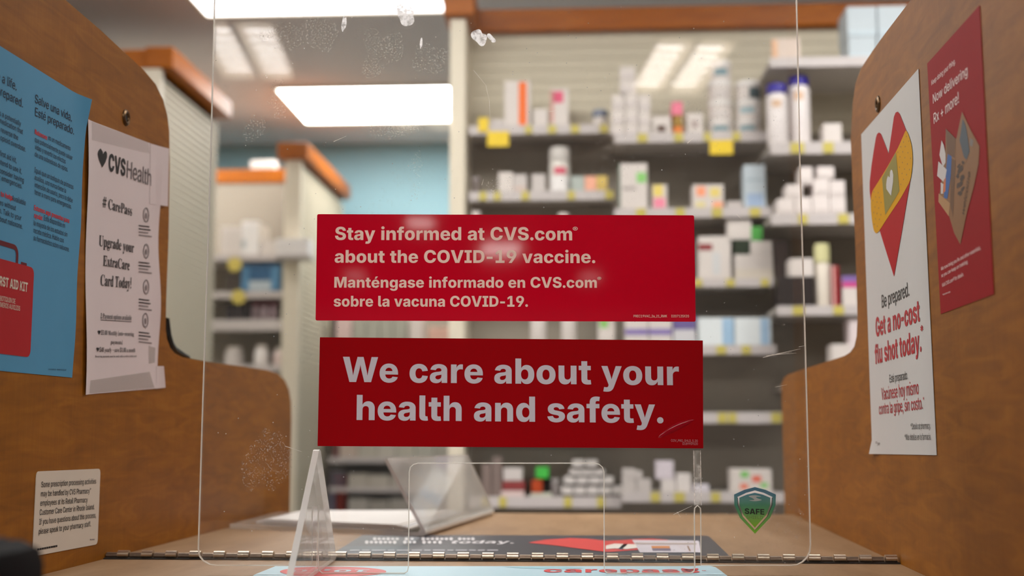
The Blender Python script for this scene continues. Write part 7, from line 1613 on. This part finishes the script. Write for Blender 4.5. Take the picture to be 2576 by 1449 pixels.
# shelf B6
for i, (a, b, t, q) in enumerate(((1566, 1600, 1206, None), (1602, 1638, 1206, None), (1566, 1600, 1180, 1206), (1596, 1616, 1186, 1206))):
    carton('greyish carton of the low pile right of the opening, %s' % ('bottom left', 'bottom right', 'upper left', 'small upper right')[i], B6, a, b, t, (196, 188, 184), pb=q, group='greyish cartons right of the opening')
for i, (a, b, t, q) in enumerate(((1664, 1700, 1206, None), (1702, 1738, 1192, None), (1650, 1694, 1160, 1206), (1744, 1784, 1220, None))):
    carton(('white carton under the pale lilac one, lowest middle shelf', 'taller white carton behind the old glue strip', 'pale lilac carton topping the white pair, lowest middle shelf', 'low pale carton right of the old glue strip')[i],
           B6, a, b, t, ((218, 210, 206), (222, 214, 210), (214, 204, 212), (212, 206, 214))[i], pb=q, depth=.06)
carton('white carton with red and green dots behind the shield-shaped sticker', B6, 1838, 1941, 1180, W1, patches=((.24, .44, .64, .90, (128, 196, 108)), (.52, .74, .44, .72, (226, 112, 90)), (.22, .42, .14, .38, (228, 130, 104)), (.72, .9, .2, .42, (140, 200, 120))))
# right bay
for i, (a, b, t, q) in enumerate(((2134, 2204, 92, None), (2208, 2282, 90, None), (2130, 2204, 16, 92), (2207, 2282, 14, 90), (2286, 2360, 90, None))):
    carton('pale blue-white carton on the highest shelf, %s' % ('bottom left', 'bottom, second from left', 'top left', 'top, second from left', 'bottom, third from left')[i], CT, a, b, t, (186, 196, 202), pb=q, depth=.12,
           patches=((.04, .96, .06, .2, (190, 204, 212)),), group='pale cartons on the highest shelf')
carton('small pinkish card with an orange edge at the left end of the highest shelf', CT, 1941, 2012, 96, (222, 204, 192), depth=.02, back=.10, patches=((.0, .2, .1, .95, (232, 186, 150)),))
bottle('white bottle with a dark blue cap, left and lower one of the pair', C1, 1930, 1984, 207, (226, 218, 216), (36, 20, 140), .155, .93, .06, back=.006, patches=((-35, 15, .60, .72, (214, 180, 150)),))
bottle('white bottle with a dark blue cap, right and taller one of the pair', C1, 1985, 2040, 186, (226, 218, 216), (36, 20, 140), .14, .93, .06, back=.03, patches=((-35, 15, .64, .76, (214, 180, 150)),))
carton('small white cube carton right of the blue-capped bottles', C1, 2072, 2117, 310, W1)
for i, (a, b, t, q) in enumerate(((1956, 1998, 500, None), (2000, 2042, 496, None), (2044, 2086, 492, None), (2088, 2127, 496, None), (1978, 2018, 464, 500), (2046, 2086, 450, 492), (2088, 2125, 454, 496), (2012, 2044, 420, 464), (2056, 2098, 419, 450))):
    carton('white carton in the heap on the right bay, %s' % ('bottom leftmost', 'bottom second', 'bottom third', 'bottom rightmost', 'middle left', 'middle centre', 'middle right', 'top left', 'top right')[i], C2, a, b, t, (226, 216, 212), pb=q,
           depth=.07, group='white cartons heaped in the right bay', patches=((.1, .9, .12, .3, (206, 196, 192)),))
carton('black carton under a white lidded box in the right bay', C3, 1957, 2046, 696, (44, 36, 34), depth=.09)
carton('white box on the black carton in the right bay', C3, 1987, 2046, 650, W1, pb=696, depth=.07)
carton('brown-black packet leaning left of the black carton', C3, 1950, 1984, 604, (66, 54, 50), depth=.05, back=.102)
bottle('tall cream bottle with a pale yellow-green top in the right bay', C3, 2050, 2090, 612, (220, 210, 196), (204, 200, 150), .30, .98, .05)
carton('tall dark red carton right of the yellow-green topped bottle', C3, 2092, 2110, 668, (146, 34, 40), patches=((0, .35, 0, 1, (220, 170, 164)),))
carton('white carton with a pink and violet top beside the dark red one', C3, 2118, 2156, 694, W1, patches=((0, 1, .62, .8, (206, 76, 140)), (0, 1, .8, 1, (132, 104, 168))))
carton('white carton low behind the inner curve of the right partition', C4, 2092, 2140, 866, W1)
carton('taller white carton half hidden by the right partition', C4, 2136, 2180, 800, (222, 208, 208))


# ------------------------------------------------------------------ the slatted unit on the left
lu = empty('shelf_unit', (-1.9, 4.4, 0), 'tall slatted shelving end on the left under an orange wood cornice', 'shelf unit')
gx = -1.445
m = MB()
m.box(-2.6, gx - 0.007, 4.075, 4.73, 0, Z_CROWN - 0.03, M_SLAT)
slats(m, 4.075, 4.73, gx, 0.3, Z_CROWN - 0.03, M_SLAT, 0.025, 'x')
m.build('slatwall_panel', lu)
MB().box(-2.6, gx + 0.004, 4.045, 4.0745, 0, Z_CROWN - 0.002, M_CREAM).build('end_post', lu)
MB().box(-2.6, gx - 0.02, 4.075, 4.72, Z_CROWN - 0.0295, Z_CROWN - 0.0005, M_DARK).build('shaded_reveal', lu)  # recessed neck coloured dark for the shade under the cornice
MB().rbox(gx - 0.055, gx + 0.045, 4.04, 4.76, Z_CROWN, Z_CROWN + 0.075, M_CROWN, 0.006).build('cornice', lu)
MB().rbox(-2.6, gx - 0.056, 4.05, 4.14, Z_CROWN, Z_CROWN + 0.070, M_CROWN, 0.006).build('cornice_return', lu)

# ------------------------------------------------------------------ the second unit, farther back
fu = empty('shelf_unit', (-1.6, 6.0, 0), 'farther shelving unit with an orange cornice before the teal wall', 'shelf unit')
FY, FB = 5.50, 5.62
fx0 = at(752, 700, FY).x
m = MB()
m.box(-2.5, fx0 - 0.0205, FB + 0.41, FB + 0.43, 0, Z_CROWN, M_BACK)
m.build('back_panel', fu)
m = MB()
zs = at(640, 640, FB).z
m.box(-2.5, at(711, 500, FY).x - 0.001, 6.05, 6.06, zs - .1, Z_CROWN - .001, M_SLAT)
slats(m, -2.5, at(711, 500, FY).x - 0.001, 6.044, zs - .1, Z_CROWN - .001, M_SLAT, 0.036, 'y', 0.95)
m.build('slatwall_panel', fu)
m = MB()
m.box(fx0 - 0.02, fx0 - 0.0065, FY + 0.04, 6.5, 0, Z_CROWN - 0.03, M_SLAT)
slats(m, FY + 0.04, 6.5, fx0, 0.3, Z_CROWN - 0.03, M_SLAT, 0.025, 'x')
m.build('side_panel', fu)
MB().rbox(at(711, 700, FY).x, fx0 + 0.002, FY, FY + 0.039, 0, Z_CROWN - 0.002, M_CREAM, 0.005).build('end_post', fu)
MB().rbox(at(700, 420, FY).x, fx0 + 0.035, FY - 0.03, 6.52, Z_CROWN, Z_CROWN + 0.075, M_CROWN, 0.006).build('cornice_return', fu)
MB().rbox(-2.5, at(700, 420, FY).x - 0.001, 6.02, 6.10, Z_CROWN, Z_CROWN + 0.07, M_CROWN, 0.006).build('cornice', fu)
MB().box(fx0 - 0.03, fx0 - 0.015, FY + 0.04, 6.49, Z_CROWN - 0.0295, Z_CROWN - 0.0005, M_DARK).build('shaded_reveal', fu)  # dark neck again, cornice shade put into its colour
F1s = shelf(fu, 420, 710, 640, 656, FB, 6.04)
F2s = shelf(fu, 420, 710, 733, 750, FB, 6.04)
F3s = shelf(fu, 420, 710, 804, 832, FB, 6.04)
F4s = shelf(fu, 420, 712, 918, 934, FB, 6.04)
F5s = shelf(fu, 420, 712, 1030, 1046, FB, 6.04)
for k, (cx, cy) in enumerate(((588, 664), (598, 746))):
    p = at(cx, cy, FB - .02)
    disc = MB()
    n = 20
    r = 0.034
    disc.add([(p.x + r * math.cos(2 * math.pi * i / n), y, p.z + r * math.sin(2 * math.pi * i / n)) for y in (FB - .006, FB - .004) for i in range(n)],
             [tuple(range(n)), tuple(range(2 * n - 1, n - 1, -1))] + [((i + 1) % n, i, n + i, n + (i + 1) % n) for i in range(n)], plain('dull_yellow', (206, 188, 96), 0.5))
    disc.build('round_tag', fu)


def far_carton(*a, **k):
    return carton(*a, **k)


far_carton('big white bag-like carton high on the farther unit, left', F1s, 556, 608, 570, W1, depth=.2, name='white_package', cat='package')
far_carton('tallest white package on the farther unit with a grey mark', F1s, 609, 652, 556, (236, 232, 230), depth=.2, name='white_package', cat='package', patches=((.02, .24, .2, .45, (176, 184, 188)),))
far_carton('low white package between the tallest one and the cream post', F1s, 654, 706, 606, W1, depth=.2, name='white_package', cat='package')
p, q = at(628, 402, 6.03), at(692, 440, 6.03)
tag(MB().rbox(p.x, q.x, 6.03, 6.095, Z_CROWN + 0.0705, p.z, M_WHITE, 0.012).build('white_package', smooth=True), 'white package lying on top of the farther orange cornice', 'package')
p, q = at(690, 600, FY - .12), at(778, 640, FY - .12)
bk = shelf(fu, 692, 780, 640, 646, FY - .13, FY - .001, name='bracket_shelf')
carton('white box jutting out in front of the far cream post', bk, 694, 776, 600, (236, 232, 230), depth=.1, back=.012)
far_carton('dark box left of the blue one on the farther unit', F2s, 566, 606, 690, (70, 62, 56), depth=.2)
far_carton('wide blue box on the second shelf of the farther unit', F2s, 608, 706, 664, (50, 92, 130), depth=.2, patches=((.0, .2, .1, .9, (88, 138, 178)), (.76, .96, .1, .9, (88, 138, 178)), (.2, .76, .05, .4, (178, 190, 198))))
for i, x in enumerate((566, 588, 610, 632, 654, 676)):
    bottle('dark jar on the third shelf of the farther unit, %s from left' % ('first', 'second', 'third', 'fourth', 'fifth', 'sixth')[i], F3s, x, x + 20, 762 if i < 3 else 756, ((50, 42, 44), (62, 54, 56), (40, 34, 36), (132, 114, 120), (152, 134, 140), (140, 120, 128))[i],
           (80, 30, 40) if i > 2 else (36, 30, 32), .3, .9, .1, name='jar', cat='jar', group='dark jars on the third far shelf')
for i, (x0, x1, t, c) in enumerate(((560, 606, 872, W2), (636, 672, 868, (236, 230, 228)), (686, 712, 876, (230, 208, 204)))):
    bottle(('squat white bottle low on the farther unit, half behind the partition', 'white rounded bottle low on the farther unit, middle', 'pinkish white bottle low on the farther unit beside its post')[i], F4s, x0, x1, t, c, W1, .2, .8, .14)

# ------------------------------------------------------------------ low back shelving under the teal wall
bu = empty('shelf_unit', (-0.9, 6.2, 0), 'low shelving along the teal wall, seen below the lower red sign', 'shelf unit')
BY = 6.05
bx0, bx1 = fx0 + 0.003, -0.36
MB().box(bx0, bx1, 6.40, 6.43, 0, at(1000, 700, 6.4).z, M_BACK).build('back_panel', bu)
pb0, pb1 = 826, 1166
S0 = shelf(bu, pb0, pb1, 866, 880, BY, 6.39)
S1 = shelf(bu, pb0, pb1, 1006, 1020, BY, 6.39)
S2 = shelf(bu, pb0, pb1, 1150, 1164, BY, 6.39)
S3 = shelf(bu, pb0, pb1, 1226, 1238, BY, 6.39)
S4 = shelf(bu, pb0, pb1, 1288, 1300, BY, 6.39)
far_carton('dark slim carton at the left end of the strip between the signs', S0, 832, 842, 790, (60, 52, 48), depth=.1)
far_carton('pinkish white carton left in the strip between the signs', S0, 846, 884, 800, (222, 196, 190), depth=.1)
ordn = ('first', 'second', 'third', 'fourth', 'fifth', 'sixth')
for i in range(4):
    far_carton('greyish green carton seen between the red signs, %s of four' % ordn[i], S0, 888 + i * 34, 920 + i * 34, 800, (176, 174, 160), depth=.1, group='greyish cartons between the signs')
far_carton('white carton right of the four greyish ones between the signs', S0, 1030, 1064, 796, (226, 214, 206), depth=.1)
far_carton('pale salmon carton near the cream post between the signs', S0, 1078, 1130, 824, (222, 178, 160), depth=.1)
far_carton('dark red slim carton left under the lower sign', S2, 838, 850, 1116, (120, 70, 66), depth=.1)
for i in range(6):
    far_carton('grey carton on the shelf just below the lower sign, %s from left' % ordn[i], S2, 854 + i * 48, 900 + i * 48, 1112 + (i % 2) * 3, ((196, 178, 164), (188, 182, 168), (196, 190, 178), (190, 186, 172), (186, 184, 172), (176, 172, 160))[i], depth=.1, group='grey cartons just below the lower sign')
far_carton('dark violet carton left on the second shelf under the lower sign', S3, 828, 866, 1186, (92, 84, 92), depth=.1)
for i in range(5):
    far_carton('pale grey carton on the second shelf under the lower sign, %s from left' % ordn[i], S3, 876 + i * 52, 926 + i * 52, 1192 + (i % 3) * 3, ((186, 178, 166), (190, 182, 170), (182, 174, 164), (178, 172, 162), (176, 170, 160))[i], depth=.1, group='pale grey cartons, second shelf under the lower sign')
far_carton('violet grey carton low behind the fin', S4, 828, 842, 1236, (110, 104, 124), depth=.1)
far_carton('dark red carton low beside the fin', S4, 846, 866, 1236, (112, 40, 28), depth=.1)
for i in range(5):
    far_carton('grey carton on the lowest shelf behind the counter, %s from left' % ordn[i], S4, 876 + i * 52, 926 + i * 52, 1254 + (i % 2) * 4, ((176, 170, 162), (160, 154, 146), (166, 160, 152), (158, 152, 146), (150, 146, 140))[i], depth=.1, group='grey cartons on the lowest shelf behind the counter')


# ------------------------------------------------------------------ things lying on the counter
def top_sheet(name, px, mat, label, cat, w=0.0012, r=0.0, lift=None):
    q = uvs(TOP, px)
    c = Vector((sum(p[0] for p in q) / len(q), sum(p[1] for p in q) / len(q)))
    o = empty(name, TOP.pt(c.x, c.y, 0.0002), label, cat)
    MB().slab(TOP, round_quad(q, r) if r else q, 0.0003, w, mat).build('sheet', o)
    return o


slate = plain('card_slate', (58, 58, 66), 0.35, noise=0.03)
dark_card = top_sheet('counter_card', [(912, 1348), (1782, 1350), (1836, 1402.5), (826, 1402.5)], slate, 'dark slate card with a red heart lying behind the hinge', 'card', 0.0014, 0.004)
WD = 0.0018
MB().flat(TOP, uvs(TOP, [(1328, 1368.5), (1372, 1361), (1436, 1357), (1480, 1359), (1526, 1364), (1560, 1362.5), (1600, 1359.5), (1640, 1358.5), (1680, 1361.5), (1684, 1365), (1640, 1378), (1604, 1387),
                         (1564, 1390), (1530, 1392.5), (1490, 1388), (1400, 1376)]), WD, plain('heart_print_red', (206, 58, 58), 0.4)).build('heart_print', dark_card)
MB().flat(TOP, uvs(TOP, [(1590, 1362), (1758, 1364), (1764, 1394), (1610, 1394)]), 0.0020, plain('print_lilac', (206, 200, 208), 0.4)).build('picture_print', dark_card)
mb = MB()
for q, c in (([(1524, 1377), (1546, 1372), (1572, 1373), (1600, 1374), (1602, 1383), (1576, 1386), (1548, 1384), (1524, 1386)], (232, 226, 216)), ([(1568, 1373), (1580, 1373), (1564, 1387), (1556, 1385)], (110, 140, 170)),
             ([(1638, 1378), (1684, 1378), (1686, 1384), (1640, 1384)], (206, 130, 60)), ([(1640, 1384), (1686, 1384), (1688, 1390), (1642, 1390)], (110, 98, 120)), ([(1728, 1378), (1732, 1378), (1738, 1391), (1734, 1391)], (140, 110, 90)),
             ([(1598, 1370), (1752, 1371), (1753, 1374), (1600, 1373)], (176, 160, 150))):
    mb.flat(TOP, uvs(TOP, q), 0.0023, plain('print_%d_%d_%d' % c, c, 0.4))
mb.build('picture_detail', dark_card)
pale_print = plain('print_pale', (206, 202, 204), 0.4)
mb = MB()
write(mb, TOP, 'today.', 'bold', (1130, 1371), (1292, 1370.5), 8, WD, pale_print)
for x0, x1, y, hh in ((938, 1006, 1362, 6), (1018, 1046, 1362, 6), (1060, 1142, 1362, 6), (1152, 1196, 1362, 6), (918, 1000, 1371, 7), (1014, 1050, 1371, 7), (1062, 1116, 1371, 7)):
    n = int((x1 - x0) / 11)
    for k in range(n):
        a = x0 + k * (x1 - x0) / n
        mb.flat(TOP, uvs(TOP, arc(a + 4.5, y - hh / 2, 4.6, hh / 2 + (k % 3 == 0), 0, 360, 10)[:-1]), WD, pale_print)
mb.build('headline_print', dark_card)
mb = MB()
x = 880
while x < 1240:
    wd = random.uniform(14, 46)
    mb.flat(TOP, uvs(TOP, [(x, 1390), (x + wd, 1390), (x + wd, 1386), (x, 1386)]), WD, plain('print_dim', (150, 148, 154), 0.4))
    x += wd + 6
mb.build('small_print', dark_card)

leaf_blue = plain('leaflet_blue', (176, 206, 218), 0.4, noise=0.02)
le = [(693, 1426.5), (1740, 1426.5), (1779, 1424), (1800, 1429), (1813, 1438), (1836, 1456), (1960, 1560), (500, 1560), (641, 1447.5)]
q = uvs(TOP, le)
leaflet = empty('counter_leaflet', TOP.pt(0, 1.3, 0.0002), 'pale blue leaflet with red lettering at the bottom edge before the hinge', 'leaflet')
MB().slab(TOP, q, 0.0003, 0.0010, leaf_blue).build('sheet', leaflet)
coral = plain('leaflet_red', (204, 66, 70), 0.4)
MB().flat(TOP, uvs(TOP, arc(838, 1441, 134, 12.5, 0, 360, 40)[:-1]), 0.0013, coral).build('oval_print', leaflet)
mb = MB()
A, B = Vector(TOP.uv(930, 1437)), Vector(TOP.uv(846, 1437))
write_uv(mb, TOP, '10', 'bold', B + (A - B), B, 0.020, 0.0016, leaf_blue, 0, Vector((0, -1)))
A, B = Vector(TOP.uv(834, 1436)), Vector(TOP.uv(818, 1436))
write_uv(mb, TOP, '$', 'bold', A, B, 0.012, 0.0016, leaf_blue, 0, Vector((0, -1)))
mb.build('lettering', leaflet)
mb = MB()
write(mb, TOP, 'carepass', 'bold', (1367, 1443), (1762, 1444), 11, 0.0014, coral)
hx, hy = 1733, 1438
mb.flat(TOP, uvs(TOP, [(1735, 1441), (1712, 1435), (1716, 1432.5), (1735, 1435), (1754, 1432.5), (1758, 1435)]), 0.0014, coral)
write(mb, TOP, 'TM', 'bold', (1766, 1439.5), (1776, 1439.5), 1.6, 0.0014, coral)
mb.build('lettering', leaflet)
MB().flat(TOP, uvs(TOP, [(1262, 1428.2), (1420, 1428.2), (1470, 1432), (1400, 1435), (1300, 1431.5)]), 0.0012, plain('leaflet_teal', (150, 194, 206), 0.4)).build('wave_print', leaflet)

# the bent clear stand with papers on its flat tray
stand = empty('acrylic_stand', ground(900, 1320), 'clear bent acrylic stand lying on the counter behind the dark card', 'display stand')
FL, FR, BR, BL = ground(578, 1330), ground(1062, 1352), ground(1236, 1296), ground(700, 1298)
up3 = Vector((0, 0, 1))
tray_mat, plate_mat = M_ACRYLIC2, acrylic('plate_acrylic', dust=0.30, smears=False)
eg = film('stand_edge', (240, 238, 232), 0.8, rough=0.25)


def plate(name, root, P, th, nrm, mat, edge):
    b = [p + nrm * th for p in P]
    m = MB()
    n = len(P)
    m.add(list(P) + b, [tuple(range(n))[::-1], tuple(range(n, 2 * n))], mat)
    e = m.mi(edge)
    for i in range(n):
        j = (i + 1) % n
        m.f.append([i, j, n + j, n + i]); m.m.append(e)
    return m.build(name, root)


lift = up3 * 0.0008
plate('tray', stand, [p + lift for p in (FL, FR, BR, BL)], 0.006, up3, tray_mat, eg)
FR2, BR2 = FR + up3 * 0.007, BR + up3 * 0.007
TN, TF = at(966, 1157, FR.y), at(1170, 1147, BR.y)
nrm = (BR2 - FR2).cross(TN - FR2).normalized()
if nrm.x > 0: nrm = -nrm
plate('upright', stand, [FR2, BR2, TF, TN], 0.005, -nrm, plate_mat, eg)
e1, e2 = FR + up3 * .0062, BR + up3 * .0062
MB().tube([e1 - (e2 - e1) * 0.002, e1 + (e2 - e1) * 0.5, e2], 0.0052, eg, 10).build('bent_edge', stand, smooth=True)
sheets = empty('paper_stack', FL.lerp(BR, 0.5) + up3 * 0.007, 'low stack of white papers lying in the clear tray', 'papers')
for k in range(4):
    a, b = 0.10 + 0.015 * k, 0.90 - 0.02 * k
    P = [FL.lerp(FR, a).lerp(BL.lerp(BR, a), .14 + .01 * k), FL.lerp(FR, b).lerp(BL.lerp(BR, b), .10), FL.lerp(FR, b).lerp(BL.lerp(BR, b), .88), FL.lerp(FR, a).lerp(BL.lerp(BR, a), .84)]
    plate('sheet', sheets, [p + up3 * (0.0072 + 0.0013 * k) for p in P], 0.0011, up3, plain('paper_%d' % k, ((222, 216, 210), (206, 204, 206), (226, 220, 214), (214, 208, 204))[k], 0.5), plain('paper_%d' % k, (222, 216, 210), 0.5))

# black cable behind the left partition
behind = LEFT.pt(0, 0, -0.028)
pts = [on_plane(x, y, behind, LEFT.n) for x, y in ((416, 800), (420, 840), (427, 866), (436, 881), (449, 890), (468, 899))]
pts = [Vector((pts[0].x - 0.02, pts[0].y, 0.001)), Vector((pts[0].x - 0.02, pts[0].y, 1.0))] + pts + [pts[-1] + Vector((-0.012, 0.03, -0.06)), Vector((pts[-1].x - .012, pts[-1].y + .04, 0.001))]
tag(MB().tube(pts, 0.006, plain('cable_black', (18, 18, 20), 0.4)).build('cable', smooth=True), 'black cable hugging the inner curve of the left partition', 'cable')

# the card reader at the lower left, close to the lens
rd = empty('card_reader', (-0.36, 0.66, COUNTER), 'black card reader with a red front plate, blurred in the lower left corner', 'card reader')
blk, redp = plain('reader_black', (8, 7, 8), 0.75, spec=0.1), plain('reader_red', (150, 4, 24), 0.6, spec=0.1)
z0 = COUNTER + 0.0006
MB().rbox(-0.402, -0.303, 0.601, 0.702, z0, 0.9935, blk, 0.014).build('body', rd, smooth=True)
MB().rbox(-0.396, -0.286, 0.591, 0.6005, z0, 0.9860, redp, 0.004).build('front_plate', rd, smooth=True)
MB().rbox(-0.390, -0.326, 0.664, 0.692, 0.9936, 0.9945, plain('reader_screen', (20, 26, 30), 0.4, spec=0.1), 0.0004).build('screen', rd)
for r in range(4):
    for c in range(3):
        kx, ky = -0.390 + c * 0.022, 0.612 + r * 0.0122
        MB().rbox(kx, kx + 0.018, ky, ky + 0.009, 0.9936, 0.9955, plain('reader_key', (24, 24, 26), 0.6, spec=0.1), 0.0006).build('keypad_key', rd)
